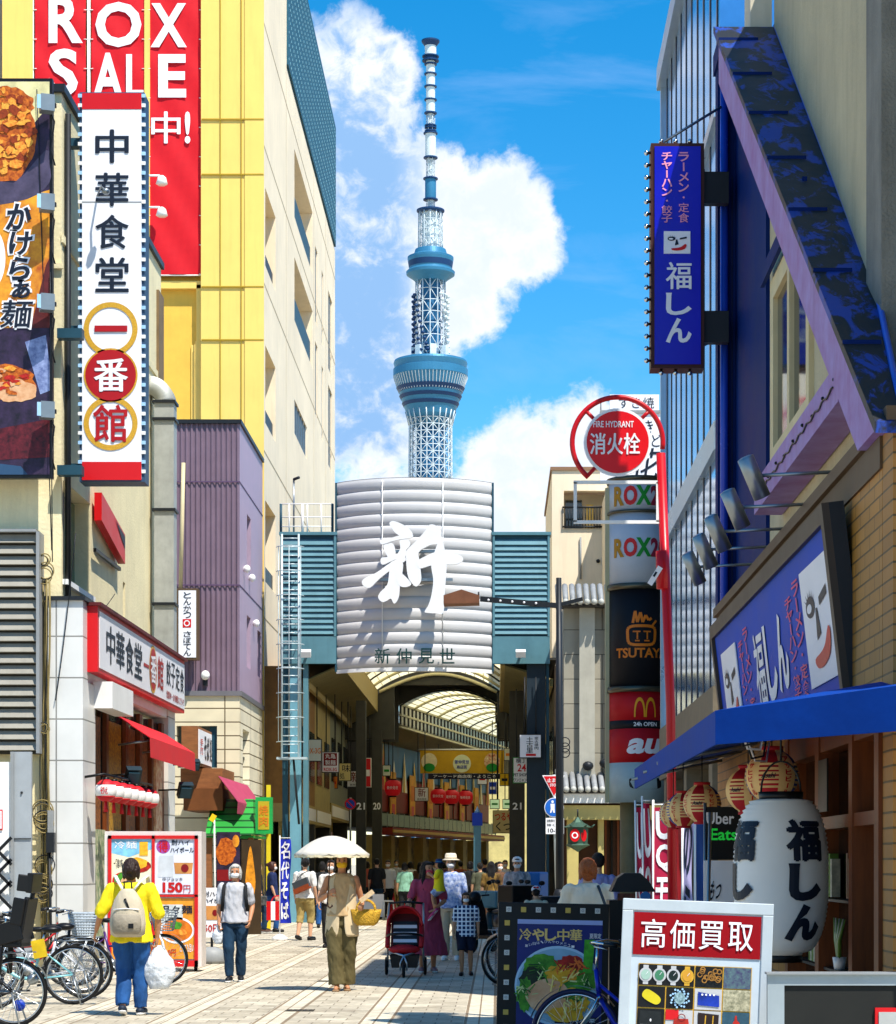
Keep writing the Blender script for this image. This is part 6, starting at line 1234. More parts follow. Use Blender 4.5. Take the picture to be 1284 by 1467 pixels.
def nobori(px_, Y, wpx, z0, z1, cm, txt, tcol, label, group=None, lean=0., pole=True):
    x = PX(px_, Y); w = wpx * Y / K; t = thing('banner_flag', label, 'banner flag', (x, Y, 0), 0, group); p = MB()
    p.tube([(x, Y, .1), (x - lean, Y, z1 + .08)], .012, WHITE, 6); p.tube([(x - lean, Y, z1 + .03), (x - lean + w, Y, z1 + .03)], .008, WHITE, 5); p.lathe([(.16, 0), (.16, .06), (.05, .12)], (x, Y, 0), SIGNW, 12); p.build('pole', t, True)
    c = MB(); n = 24; k = 6; P = []
    for j in range(n + 1):
        f = j / n
        for i in range(k + 1): g = i / k; P.append((x - lean * f + w * g * (1 - .12 * sin(f * 7 + px_)), Y + .03 * sin(f * 9 + g * 5 + px_) * g - .004, z0 + (z1 - z0) * f))
    c.add(P, [(j * (k + 1) + i, j * (k + 1) + i + 1, (j + 1) * (k + 1) + i + 1, (j + 1) * (k + 1) + i) for j in range(n) for i in range(k)], cm, True); c.build('cloth', t, True)
    if txt:
        def wp(u, v):
            f = (v - z0) / (z1 - z0); g = (u - x) / w; return (x - lean * f + w * g * (1 - .12 * sin(f * 7 + px_)), Y + .03 * sin(f * 9 + g * 5 + px_) * g - .016, v)
        l = MB(); h = (z1 - z0) * .96 / len(txt)
        for i, ch in enumerate(txt):
            zt = z1 - .02 - i * h; d = .34 if ch == 'ー' else 0; l.text(ch, x + w * (.12 + d), x + w * (.88 - d), zt - h * .92, zt - h * .06, 0, tcol, .03, warp=wp, step=w / 5)
        l.build('lettering', t, True)
CRIM = M('flag_crimson', '#a8123c', .7, var=.08); g = 'crimson banner flags beside the restaurant'
nobori(914, 26, 11, .9, 2.2, CRIM, 'UQ', SIGNW, 'narrow crimson banner flag, leftmost and farthest of the flags', g, .03); nobori(924, 25, 12, .9, 2.22, CRIM, 'UQ', SIGNW, 'crimson banner flag second from the left, mostly edge-on', g, .03); nobori(936, 24, 29, .7, 2.15, CRIM, 'UQモバ', SIGNW, 'widest crimson banner flag with white UQ lettering', g, .0)
nobori(967, 23, 10, .7, 2.1, DKRED, '', SIGNW, 'dark red banner flag beside the pale one'); nobori(978, 22.4, 15, .7, 2.06, M('flag_pale', '#9a93b8', .7), 'のら', INK, 'pale lavender banner flag right of the dark red one'); nobori(996, 21.6, 18, .6, 2.0, M('flag_blue', '#143a78', .7), '', SIGNW, 'dark blue banner flag behind the beer lanterns')
def delivery_sign():
    Y = 15.5; t = thing('delivery_sign', 'dark delivery board with white and green lettering beside the big lantern', 'sign', (PX(1030, Y), Y, 0)); x = lambda p: PX(p, Y); z = lambda p: PZ(p, Y); b = MB(); b.box(x(1013), x(1062), Y, Y + .03, z(1232), z(1156), BLACK); b.build('board', t, True)
    l = MB(); l.text('Uber', x(1012), x(1052), z(1181), z(1164), Y - .006, SIGNW, .02); l.text('Eats', x(1018), x(1056), z(1204), z(1187), Y - .006, M('neon_green', '#1cb83a', .5, emit=.3), .02); l.build('lettering', t, True)
    b = MB(); b.box(x(1008), x(1062), Y - .04, Y - .01, z(1292), z(1233), SIGNW); b.text('もつ', x(1016), x(1032), z(1290), z(1262), Y - .046, INK, .02, shear=.2); b.build('lower_panel', t, True)
    b = MB(); b.tube([(x(1011), Y + .02, 0), (x(1011), Y + .02, z(1150))], .012, STEEL, 6); b.tube([(x(1003), Y - .3, 0), (x(1012), Y - .3, z(1165))], .012, STEEL, 6); b.box(x(1008), x(1060), Y - .03, Y + .06, 0, z(1292), DKSTEEL); b.build('stand', t, True)
delivery_sign()
def dark_cabinet():
    Y = 19.6; t = thing('grill_cart', 'dark covered cart with a black rounded lid behind the buying sign', 'cart', (PX(908, Y), Y, 0)); x = lambda p: PX(p, Y); b = MB(); b.box(x(873), x(942), Y, Y + .5, .1, PZ(1290, Y), BLACK); b.build('body', t, True)
    b = MB(); pts = [(x(876), PZ(1278, Y)), (x(885), PZ(1258, Y)), (x(895), PZ(1251, Y)), (x(918), PZ(1251, Y)), (x(930), PZ(1262, Y)), (x(940), PZ(1278, Y))]; b.poly(pts, Y + .02, DKSTEEL, .46); b.build('lid', t, True)
    b = MB()
    for px_ in (880, 936): b.tube([(x(px_), Y + .1, .07), (x(px_), Y + .14, .07)], .07, RUBBER, 12)
    b.build('castor', t, True)
    b = MB(); b.disc(x(925), PZ(1284, Y), .045, .04, Y - .005, M('sticker_blue', '#2f6fae', .5), 16); b.box(x(885), x(910), Y - .006, Y - .001, PZ(1290, Y), PZ(1280, Y), M('sticker_brown', '#5a3020', .6, var=.5, vs=30)); b.build('sticker', t, True)
dark_cabinet()

def office_block():
    t = thing('office_building', 'plain grey office block set back behind the glass fronted building', 'building', (6, 37, 0)); m = MB(); m.box(3.15, 10, 31.6, 42, 0, 15.3, M('office_grey', '#8a8a86', .7, dirt=.2)); m.build('wall', t, True)
    for k in range(5):
        for j in range(4): w = MB(); w.box(3.13, 3.15, 32.4 + j * 2.4, 34 + j * 2.4, 1.5 + k * 2.8, 3 + k * 2.8, DGLASS); w.build('window', t, True)
office_block()
# ---------------------------------------------------------------- signs on the left
def px_sign(Y): return (lambda a: PX(a, Y)), (lambda b: PZ(b, Y))
FRY = M('fried_food_print', '#d8741c', .5, var=.8, vs=16, col2='#7a2408'); FRY2 = M('fried_food_light', '#f0b040', .5, var=.6, vs=22, col2='#c85a14'); PLUM = M('plum_print', '#3a2a4a', .5, var=.5, vs=5, col2='#14121c')
GLOW = M('amber_print', '#f0a82a', .5, var=.4, vs=3, col2='#a8501a'); CHICK = M('chicken_print', '#e0b48a', .5, var=.3, vs=9, col2='#c88a5a'); LEAF = M('greens_print', '#5aa82a', .5, var=.7, vs=14, col2='#1c5a1a'); EGG = M('egg_print', '#f0c02a', .5, var=.4, vs=18, col2='#d8901a'); TOM = M('tomato_print', '#c8281a', .5, var=.5, vs=16, col2='#7a0f0a'); NORI = M('seaweed_print', '#1c2a1a', .5, var=.5, vs=9)
def food_billboard():
    Y = 33.55; x, z = px_sign(Y); t = thing('food_billboard', 'tall food poster billboard with white-edged brush lettering and fried food pictures', 'billboard', (x(10), Y, z(685))); xl = -8.7
    b = MB(); b.box(xl, x(75), Y, Y + .12, z(685), z(112), BLACK); b.build('frame', t, True)
    p = MB(); y = Y - .006; e = x(71); p.box(xl, e, y, Y - .001, z(680), z(116), PLUM); p.poly([(xl, z(300)), (xl, z(117)), (e, z(117)), (e, z(150)), (x(38), z(190)), (x(20), z(250))], y - .002, M('poster_pale', '#d8cf98', .5, var=.3, vs=3))
    p.poly(smoothpoly([(x(-20), z(250)), (x(20), z(262)), (x(66), z(215)), (e, z(235)), (e, z(262)), (x(40), z(285)), (x(-20), z(292))], 3), y - .003, M('bowl_print', '#4a4258', .4, var=.4, vs=4))
    p.disc(x(8), z(195), 44 * Y / K, 66 * Y / K, y - .0035, FRY, 36, jit=.04)
    for i, c in enumerate(((10, 150, 38, 26), (-2, 205, 44, 42), (28, 178, 16, 30))): p.disc(x(c[0]), z(c[1]), c[2] * Y / K, c[3] * Y / K, y - .004 - .001 * i, FRY, 36, jit=.08)
    rn = random.Random(3); crumb = (FRY, FRY2, M('fried_dark', '#8a3408', .5, var=.5, vs=30), M('fried_gold', '#f0a03a', .5, var=.4, vs=30))
    for i in range(110): a_, r_ = rn.uniform(0, 2 * pi), rn.random() ** .5; p.disc(x(6 + 40 * r_ * cos(a_)), z(188 + 60 * r_ * sin(a_)), rn.uniform(.03, .1), rn.uniform(.03, .08), y - .008 - .0002 * i, crumb[i % 4], 10, jit=.3)
    for i in range(40): a_, r_ = rn.uniform(0, 2 * pi), rn.random() ** .5; p.disc(x(0 + 46 * r_ * cos(a_)), z(546 + 20 * r_ * sin(a_)), rn.uniform(.03, .09), rn.uniform(.02, .06), y - .008 - .0002 * i, (FRY, CHICK, TOM, FRY2)[i % 4], 10, jit=.3)
    p.poly([(x(-20), z(470)), (x(-20), z(300)), (e, z(272)), (e, z(420)), (x(40), z(470))], y - .002, GLOW); p.disc(x(-14), z(370), 22 * Y / K, 45 * Y / K, y - .004, SIGNW, 26)
    p.poly([(x(66), z(380)), (e, z(370)), (e, z(470)), (x(44), z(470))], y - .0045, M('poster_maroon', '#5a1c1c', .5, var=.4, vs=6))
    p.poly([(x(36), z(490)), (x(66), z(480)), (e, z(520)), (e, z(560)), (x(58), z(565))], y - .003, M('cloth_print', '#4a5a8a', .5, var=.6, vs=9, col2='#9aa8d0'))
    p.disc(x(2), z(548), 50 * Y / K, 26 * Y / K, y - .004, FRY, 30, jit=.1); p.disc(x(22), z(560), 32 * Y / K, 16 * Y / K, y - .006, CHICK, 24, jit=.1); p.poly([(x(-20), z(660)), (x(-20), z(618)), (e, z(600)), (e, z(655))], y - .003, M('table_print', '#6a1c28', .5, var=.6, vs=12, col2='#2a0a14')); p.poly([(x(-20), z(680)), (x(-20), z(662)), (x(30), z(668)), (x(40), z(680))], y - .003, M('cup_print', '#2a4a6a', .5)); p.build('printed_sheet', t, True)
    l = MB()
    for dx, dy, yy, m, bd in ((0, 0, y - .012, SIGNW, .075), (0, 0, y - .018, INK, .03)):
        for ch, a, b_, c, d in (('か', 10, 46, 292, 330), ('け', 14, 46, 332, 366), ('ら', 14, 44, 368, 402), ('ぁ', 18, 44, 404, 428), ('麺', 2, 46, 430, 470)): g = 3 if m is SIGNW else 0; l.text(ch, x(a - g), x(b_ + g), z(d + g), z(c - g), yy, m, bd, shear=.12)
    l.build('lettering', t, True)
    for i, py in enumerate((157, 298, 440, 593)):
        f = MB(); f.obox((x(72), Y - .25, z(py)), (.2, .2, .24), (0, 0, radians(20)), M('flood_grey', '#7f8a90', .4, .4)); f.box(x(70), x(84), Y - .2, Y - .15, z(py) - .03, z(py) + .03, DKSTEEL); f.obox((x(68), Y - .36, z(py)), (.16, .012, .2), (0, 0, radians(20)), SKYP); f.build('floodlight', t, True)
        f = MB(); f.tube([(x(76), Y - .15, z(py) - .12), (x(80), Y - .1, z(py + 20)), (x(74), Y - .05, z(py + 60)), (x(79), Y, z(py + 80))], .012, DKSTEEL, 5); f.build('lamp_cable', t, True)
    for py in (470, 668): f = MB(); f.box(x(76), x(112), Y + .3, Y + .5, z(py + 7), z(py - 7), DKTEAL); f.build('bracket', t, True)
food_billboard()
def vertical_sign():
    Y = 34.4; x, z = px_sign(Y); t = thing('projecting_sign', 'tall white projecting sign with red ends and big dark vertical lettering of the noodle shop', 'shop sign', (x(160), Y, z(690)))
    b = MB(); b.box(x(114), x(207), Y, Y + .45, z(690), z(132), M('sign_case_blue', '#2f4a66', .5, dirt=.3)); b.build('case', t, True)
    f = MB(); a, c = x(118), x(203); f.box(a, c, Y - .02, Y - .001, z(686), z(136), SIGNW); f.box(a, c, Y - .026, Y - .02, z(157), z(134), RED); f.box(a, c, Y - .026, Y - .02, z(688), z(662), RED); f.box(a, c, Y - .022, Y - .02, z(291), z(289), GREYP); f.build('face', t, True)
    r = MB(); cx = x(159)
    for py, m in ((472, None), (538, RED), (607, None)):
        r.annulus(cx, z(py), .33, .41, Y - .03, GOLD, 40)
        if m: r.disc(cx, z(py), .385, .385, Y - .033, M('disc_crimson', '#a80c14', .4), 40)
    r.build('gold_ring', t, True); l = MB()
    for ch, a, b_ in (('中', 186, 234), ('華', 248, 296), ('食', 308, 357), ('堂', 369, 419)): l.text(ch, x(137), x(185), z(b_), z(a), Y - .03, INK, .035)
    dr = MATS['disc_crimson']; l.text('一', x(136), x(183), z(476), z(467), Y - .035, dr, .03); l.text('番', x(135), x(184), z(562), z(514), Y - .04, SIGNW, .035); l.text('館', x(134), x(183), z(634), z(580), Y - .035, dr, .035); l.build('lettering', t, True)
    for px_ in (115, 206):
        q = MB()
        for i in range(40): q.box(x(px_) - .03, x(px_) + .03, Y - .025, Y + .0, z(135 + i * 13.8), z(140 + i * 13.8), WHITE if i % 2 else SKYP)
        q.build('edge_trim', t, True)
    for py in (200, 470, 668): q = MB(); q.box(-6.55, x(114), Y + .1, Y + .3, z(py) - .06, z(py) + .06, DKTEAL); q.build('bracket', t, True)
    q = MB(); q.tube([(x(140), Y - .02, z(280)), (x(150), Y - .3, z(276)), (x(158), Y - .4, z(284))], .015, STEEL, 6); q.sph((x(159), Y - .42, z(286)), (.06, .08, .05), STEEL, 8, 6); q.build('sign_lamp', t, True)
    t2 = thing('projecting_sign', 'small tilted red and navy sign under the tall white projecting sign', 'shop sign', (-6.4, 37.4, 6.9)); m = MB(); m.add([(-6.5, 36.6, 7.55), (-6.5, 38.9, 7.2), (-6.5, 38.9, 6.7), (-6.5, 36.6, 7.1), (-6.38, 36.6, 7.55), (-6.38, 38.9, 7.2), (-6.38, 38.9, 6.7), (-6.38, 36.6, 7.1)], [(0, 1, 2, 3), (7, 6, 5, 4), (0, 4, 5, 1), (1, 5, 6, 2), (2, 6, 7, 3), (3, 7, 4, 0)], RED); m.build('panel', t2, True)
    m = MB(); m.add([(-6.37, 37.9, 7.3), (-6.37, 38.85, 7.16), (-6.37, 38.85, 6.95)], [(0, 2, 1)], NAVY); m.box(-6.5, -6.45, 36.5, 38.9, 6.58, 6.64, BLACK); m.build('corner_print', t2, True)
vertical_sign()
def side_sign():
    t = thing('fascia_sign', 'white fascia sign with a red edge along the noodle shop side wall', 'shop sign', (-6.2, 39.05, 4.46), LF); L = 4.75; h = 1.0; m = MB(); m.box(-L, L, -.16, 0, 0, h, RED); m.build('case', t)
    f = MB(); f.box(-L + .12, L - .06, -.172, -.161, .07, h - .07, SIGNW); f.build('face', t); l = MB(); y = -.178; W = 2 * L
    def T(ch, a, b, z0, z1, m, bd=.03): l.text(ch, -L + W * a, -L + W * b, z0, z1, y, m, bd)
    for i, ch in enumerate('中華食堂'): T(ch, .07 + i * .095, .155 + i * .095, .2, .8, INK)
    dr = MATS['disc_crimson']; T('一', .46, .52, .47, .53, dr); l.disc(-L + W * .57, .5, .42, .42, y - .002, GOLD, 30); l.disc(-L + W * .57, .5, .37, .37, y - .004, dr, 30); l.text('番', -L + W * .535, -L + W * .605, .25, .75, y - .008, SIGNW, .03); T('館', .625, .70, .2, .8, dr)
    for i, ch in enumerate('餃子定食'): T(ch, .74 + i * .062, .795 + i * .062, .36, .82, INK, .02)
    T('営業中・お気軽にどうぞ', .74, .98, .12, .26, dr, .02); l.build('lettering', t)
    c = MB(); c.box(-L - .05, L + .05, -.22, 0, h, h + .05, M('maroon_cap', '#5a1a1c', .6)); c.build('cap', t)
side_sign()
def tonkatsu_sign():
    Y = 55.0; x, z = px_sign(Y); t = thing('projecting_sign', 'narrow white vertical cutlet-shop sign with a red square on the purple wall', 'shop sign', (x(268), Y, z(945))); b = MB(); b.box(x(253), x(284), Y, Y + .3, z(945), z(843), M('sign_case_wood', '#5a4632', .6)); b.build('case', t, True)
    f = MB(); f.box(x(256), x(281), Y - .012, Y - .001, z(942), z(846), SIGNW); f.build('face', t, True); l = MB(); l.text('とんかつ', x(263), x(274), z(886), z(848), Y - .02, INK, .01, vert=True); l.box(x(262), x(274), Y - .02, Y - .013, z(899), z(887), RED); l.annulus(x(268), z(893), .05, .075, Y - .024, SIGNW, 16); l.text('さぼてん', x(263), x(274), z(940), z(904), Y - .02, INK, .01, vert=True); l.build('lettering', t, True)
    p = MB(); p.tube([(x(258), Y + .1, z(843)), (x(262), Y + .1, z(662))], .05, M('pole_ivory', '#c8b890', .5), 8); p.build('pole', t, True)
tonkatsu_sign()
def row_lanterns():
    t = thing('lantern_bar', 'black bar carrying the row of small red and white lanterns', 'bar', (-5.9, 36.2, 2.8)); b = MB(); b.tube([(-6.2, 34.1, 2.86), (-5.9, 34.0, 2.9), (-5.9, 38.8, 2.9)], .02, BLACK, 8); b.build('bar', t, True); b = MB(); [b.box(-6.2, -5.88, y_ - .015, y_ + .015, 2.84, 2.87, BLACK) for y_ in (36.4,)]; b.build('bracket', t, True)
    w = MATS['lantern_paper']; rd = M('lantern_red_print', '#c01420', .55)
    for i in range(7):
        Y = 34.2 + i * .72; x, z, r = -5.9, 2.66, .165
        if i == 0:
            q = thing('small_lantern', 'red and white paper lantern nearest the tiled pier in the row', 'lantern', (x, Y, z - r), 0, 'row of red and white lanterns'); m = MB(); prof = [(r * sqrt(max(.1, 1 - (k / 8) ** 2 * .92)), r + r * k / 8) for k in range(-8, 9)]
            m.lathe(prof[:5], (0, 0, 0), rd, 20); m.lathe(prof[4:13], (0, 0, 0), w, 20); m.lathe(prof[12:], (0, 0, 0), rd, 20)
            m.build('paper_body', q); m = MB(); m.lathe([(.05, 0), (.05, .05)], (0, 0, 2 * r - .02), BLACK, 10); m.tube([(0, 0, 2 * r), (0, 0, 2 * r + .08)], .006, BLACK, 4); m.build('cap', q)
            m = MB(); m.text('祝', -.06, .06, r - .06, r + .06, -r - .006, rd, .02); m.build('lettering', q); m = MB(); m.tube([(0, 0, 0), (0, 0, -.16)], [.02, .035], rd, 6); m.build('tassel', q)
        else: dup(q, (x, Y, z - r), None, 'red and white paper lantern, ' + ('second', 'third', 'fourth', 'fifth', 'sixth', 'seventh and last')[i - 1] + ' from the tiled pier in the row')
row_lanterns()
def wall_fixture(Y, z, out, label, sz=.22):
    t = thing('wall_floodlight', label, 'floodlight', (-6.2, Y, z), 0, 'dark floodlights on the noodle shop wall'); a = MB(); a.tube([(-6.2, Y, z), (-6.2 + out, Y, z + .02)], .018, BLACK, 6); a.build('arm', t, True); h = MB(); h.obox((-6.2 + out, Y - .05, z), (sz * .8, .12, sz * .9), (radians(35), 0, radians(25)), M('flood_black', '#26343a', .4, .3)); h.obox((-6.2 + out + .02, Y - .13, z - .05), (sz * .6, .012, sz * .65), (radians(35), 0, radians(25)), DKTEAL); h.build('lamp_head', t, True)
wall_fixture(42.6, 3.55, .25, 'dark floodlight just under the far end of the white fascia sign'); wall_fixture(43.4, 3.45, .42, 'dark floodlight at the far corner of the noodle shop'); wall_fixture(36.5, 2.98, .35, 'dark box floodlight above the row of lanterns', .3); wall_fixture(41.5, 2.9, .5, 'dark square lamp beyond the row of lanterns', .32)
def stall_front():
    """timber front, canopies and signs in front of the purple building"""
    Y = 52; x, z = px_sign(Y); wd = M('stall_wood', '#8a5630', .6, var=.25, vs=3, stretch=(1, 1, 5)); t = thing('food_stall', 'timber fronted food stall with a green tiled roof at the foot of the purple building', 'stall', (x(300), Y + 1.5, 0))
    b = MB(); b.box(x(250), x(311), Y + 1.0, Y + 3.4, z(1128), z(1098), wd); b.box(x(256), x(313), Y + .8, Y + 3.4, z(1160), z(1128), M('stall_wood_dark', '#6a3c18', .6, var=.2)); b.build('timber_fascia', t, True)
    c = MB(); pk = M('canopy_rose', '#a83a58', .7, var=.15); V = [(x(308), Y + .6, z(1110)), (x(332), Y + 3.3, z(1118)), (x(356), Y + 3.3, z(1152)), (x(338), Y + .4, z(1148)), (x(337), Y + .38, z(1164)), (x(357), Y + 3.3, z(1166))]
    c.add(V, [(0, 3, 2, 1), (3, 4, 5, 2)], pk); c.add([(a, b_ + .02, d - .02) for a, b_, d in V], [(0, 1, 2, 3), (2, 5, 4, 3)], pk); c.build('rose_canopy', t, True)
    g = MB(); gt = brickmat('green_roof_tile', '#2f9a3c', '#0f4a1c', 3.0, .16, .02, .45, off=0, bump=.8, plane='XZ'); V = [(x(292), Y + .2, z(1196)), (x(362), Y + .2, z(1196)), (x(352), Y + 1.6, z(1142)), (x(292), Y + 1.6, z(1142)), (x(360), Y + 3.4, z(1196)), (x(352), Y + 3.4, z(1142))]
    g.add(V, [(0, 1, 2, 3), (1, 4, 5, 2)], gt); g.box(x(292), x(362), Y + .25, Y + 3.3, z(1200), z(1197), GREENP); g.build('green_roof', t, True)
    g = MB(); g.box(x(292), x(300), Y + .4, Y + .6, 0, z(1198), wd); g.box(x(353), x(360), Y + .4, Y + .6, 0, z(1198), wd); g.box(x(300), x(353), Y + 2.4, Y + 2.6, 0, z(1198), DARK); g.build('stall_body', t, True)
    g = MB(); g.box(x(300), x(330), Y + .9, Y + 1.4, 0, .9, M('stall_counter', '#3a5a8a', .6, var=.6, vs=7, col2='#c8c0a0')); g.build('counter', t, True)
    s = thing('box_sign', 'brown wooden box sign with dark characters on its white side face', 'shop sign', (x(278), Y, z(1100))); m = MB(); m.box(x(260), x(283), Y, Y + 2.6, z(1096), z(1040), wd); m.build('case', s, True); m = MB(); m.box(x(283), x(283) + .02, Y + .15, Y + 2.45, z(1092), z(1044), SIGNW); m.build('side_face', s, True)
    m = MB(); m.T = Matrix.Translation((x(283) + .03, Y, 0)) @ Matrix.Rotation(LF, 4, 'Z')
    for i, ch in enumerate('そば処'): m.text(ch, 1.0 + i * .5, 1.4 + i * .5, z(1086), z(1050), 0, INK, .03)
    m.text('手打', .3, .8, z(1080), z(1056), 0, RED, .02, vert=True); m.build('lettering', s, True)
    s = thing('box_sign', 'bright green framed box sign with an orange panel beside the green roof', 'shop sign', (x(374), Y + 1, z(1194))); Yg = Y + .6; m = MB(); gg = M('sign_green_bright', '#1f9c48', .5)
    m.box(x(362), x(386), Yg, Yg + .25, z(1194), z(1141), gg); m.build('frame', s, True); m = MB(); m.box(x(366), x(382), Yg - .01, Yg - .001, z(1188), z(1147), M('sign_ochre', '#b8a020', .5)); m.text('焼肉', x(367.5), x(380.5), z(1184), z(1152), Yg - .016, ORG, .03, vert=True); m.build('face', s, True)
    s = thing('yellow_post', 'thin yellow post between the green sign and the brown wall', 'post', (x(377), Y + 1.2, 0)); m = MB(); m.box(x(374), x(380), Y + 1.2, Y + 1.3, 0, z(1122), M('post_yellow', '#d8c020', .5)); m.build('shaft', s, True); m = MB(); m.tube([(x(377), Y + 1.25, z(1192)), (x(374), Y + .9, z(1192))], .03, DKSTEEL); m.build('sign_arm', s, True)
    s = thing('food_flag', 'dark food flag with a fried cutlet picture on a white pole', 'banner flag', (x(312), 44, 0)); Yf = 44; xf, zf = px_sign(Yf); m = MB(); m.tube([(xf(309), Yf, 0), (xf(307), Yf, zf(1168))], .016, WHITE, 6); m.obox((xf(306), Yf - .1, zf(1172)), (.1, .03, .14), (0, .5, 0), YELLOW); m.build('pole', s, True); m = MB(); m.box(xf(310), xf(344), Yf, Yf + .01, zf(1292), zf(1192), PLUM); m.disc(xf(324), zf(1220), 14 * Yf / K, 20 * Yf / K, Yf - .006, FRY, 24, jit=.1); m.disc(xf(338), zf(1205), 5 * Yf / K, 9 * Yf / K, Yf - .008, GLOW, 14); m.box(xf(311), xf(343), Yf - .006, Yf - .001, zf(1262), zf(1246), DKRED); m.text('から揚', xf(313), xf(341), zf(1288), zf(1270), Yf - .008, SIGNW, .03); m.build('cloth', s, True)
    s = thing('food_stand', 'brown standing board with an orange food figure beside the fried cutlet flag', 'standing sign', (x(358), Y - 2, 0)); Yf = Y - 2; xf, zf = px_sign(Yf); m = MB(); m.box(xf(346), xf(374), Yf, Yf + .06, 0, zf(1203), M('stand_brown', '#3a2a14', .6, var=.3)); m.build('board', s, True); m = MB(); m.poly(smoothpoly([(xf(352), zf(1268)), (xf(354), zf(1238)), (xf(359), zf(1212)), (xf(364), zf(1240)), (xf(366), zf(1270)), (xf(360), zf(1292))], 4), Yf - .006, M('stand_orange', '#d88a1c', .5, var=.4, vs=9)); m.build('print', s, True)
stall_front()
nobori(401, 46, 15, .35, 2.05, M('flag_royal', '#1428a8', .7, var=.1), '名代そば', SIGNW, 'royal blue banner flag with white marks beside the man in white', None, .0)
def standee():
    Y = 32.6; x, z = px_sign(Y); t = thing('menu_trolley', 'red framed wheeled menu board with drink and noodle posters behind the woman in yellow', 'menu board', (x(222), Y, 0)); rf = M('trolley_red', '#c81c1c', .4, var=.08); wt = M('trolley_white', '#d8cdc4', .5, dirt=.2)
    f = MB(); z0, z1 = z(1385), z(1197); a, b = x(155), x(284)
    for q in ((a, b, z1 - .05, z1), (a, b, z0, z0 + .09), (a, a + .05, z0, z1), (b - .05, b, z0, z1), (x(220) - .02, x(220) + .02, z0, z1), (a, b, z(1285), z(1282))): f.box(q[0], q[1], Y - .03, Y, q[2], q[3], rf)
    f.box(a - .05, a, Y - .01, Y + .5, z0, z1, wt); f.box(b, b + .05, Y - .01, Y + .5, z0, z1, wt); f.box(a - .05, b + .05, Y, Y + .5, z1, z1 + .06, wt); f.box(a, b, Y + .02, Y + .48, z0, z1, wt); f.build('frame', t, True)
    for i in range(14): pass
    w = MB()
    for xx in (a + .06, b - .06): w.tube([(xx - .02, Y + .2, .06), (xx + .02, Y + .2, .06)], .06, RUBBER, 12); w.box(xx - .015, xx + .015, Y + .18, Y + .22, .06, z0, DKSTEEL)
    w.build('castor', t, True)
    y = Y - .004; p = MB(); p.box(x(158), x(219), y, Y - .001, z(1281), z(1201), M('poster_cream', '#efe3c0', .5, var=.1)); p.poly([(x(158), z(1201)), (x(219), z(1201)), (x(219), z(1216)), (x(185), z(1228)), (x(158), z(1222))], y - .002, M('poster_sky', '#7fc0e0', .5, var=.3, vs=6)); p.text('冷麺', x(164), x(196), z(1216), z(1205), y - .004, SIGNW, .02); p.disc(x(196), z(1240), .2, .1, y - .004, TOM, 24, jit=.08); p.disc(x(196), z(1237), .16, .08, y - .006, EGG, 20, jit=.12); p.disc(x(178), z(1262), .17, .13, y - .004, RED, 26); p.disc(x(178), z(1260), .14, .1, y - .006, LEAF, 20, jit=.15); p.disc(x(181), z(1262), .07, .05, y - .008, CHICK, 14, jit=.2); p.box(x(200), x(212), y - .006, y - .002, z(1226), z(1206), EGG)
    p.text('一番館の味', x(163), x(176), z(1244), z(1230), y - .004, INK, .01); p.build('cold_noodle_poster', t, True)
    p = MB(); p.box(x(222), x(280), y, Y - .001, z(1281), z(1201), M('poster_ice', '#d8dce8', .5, var=.15)); p.disc(x(234), z(1213), .1, .1, y - .002, M('mark_mauve', '#a0489a', .5), 20); p.text('得', x(227), x(241), z(1221), z(1205), y - .004, RED, .04); p.text('酎ハイ', x(246), x(272), z(1211), z(1203), y - .004, INK, .03); p.text('ハイボール', x(244), x(278), z(1222), z(1214), y - .004, INK, .03)
    p.poly([(x(226), z(1257)), (x(228), z(1226)), (x(248), z(1226)), (x(248), z(1257))], y - .003, M('mug_print', '#c8ccd0', .4, var=.2)); p.poly([(x(251), z(1252)), (x(249), z(1234)), (x(277), z(1234)), (x(275), z(1252))], y - .003, M('beer_print', '#c88a4a', .4, var=.3)); p.poly([(x(249), z(1236)), (x(249), z(1225)), (x(277), z(1225)), (x(277), z(1236))], y - .005, SIGNW); p.disc(x(265), z(1244), .055, .06, y - .007, DKRED, 14); p.text('中ジョッキ', x(233), x(262), z(1262), z(1257), y - .006, INK, .02); p.text('150', x(233), x(262), z(1279), z(1264), y - .006, M('price_red', '#b81414', .5), .05); p.text('円', x(263), x(273), z(1279), z(1268), y - .006, MATS['price_red'], .02); p.build('drink_poster', t, True)
    p = MB(); p.box(x(222), x(280), y, Y - .001, z(1374), z(1287), M('poster_orange', '#e8982a', .5, var=.25, vs=4)); p.box(x(225), x(262), y - .004, y - .001, z(1322), z(1296), M('poster_white_patch', '#c8ccc8', .5, var=.3, vs=14)); p.text('担々麺', x(228), x(276), z(1309), z(1297), y - .006, INK, .03); p.disc(x(254), z(1333), .25, .19, y - .004, SIGNW, 28); p.disc(x(254), z(1333), .22, .16, y - .006, M('soup_print', '#d8741a', .4, var=.4, vs=9), 28); p.disc(x(252), z(1326), .08, .06, y - .008, LEAF, 16, jit=.2); p.disc(x(262), z(1336), .06, .05, y - .008, FRY2, 16, jit=.2); p.text('460円', x(232), x(252), z(1370), z(1360), y - .006, MATS['price_red'], .04); p.text('とっても旨い', x(258), x(278), z(1364), z(1352), y - .006, SIGNW, .03); p.build('noodle_poster', t, True)
    p = MB(); p.box(x(158), x(219), y, Y - .001, z(1374), z(1287), MATS['poster_orange']); p.disc(x(190), z(1330), .24, .19, y - .004, SIGNW, 26); p.disc(x(190), z(1330), .2, .15, y - .006, MATS['soup_print'], 26); p.build('noodle_poster', t, True)
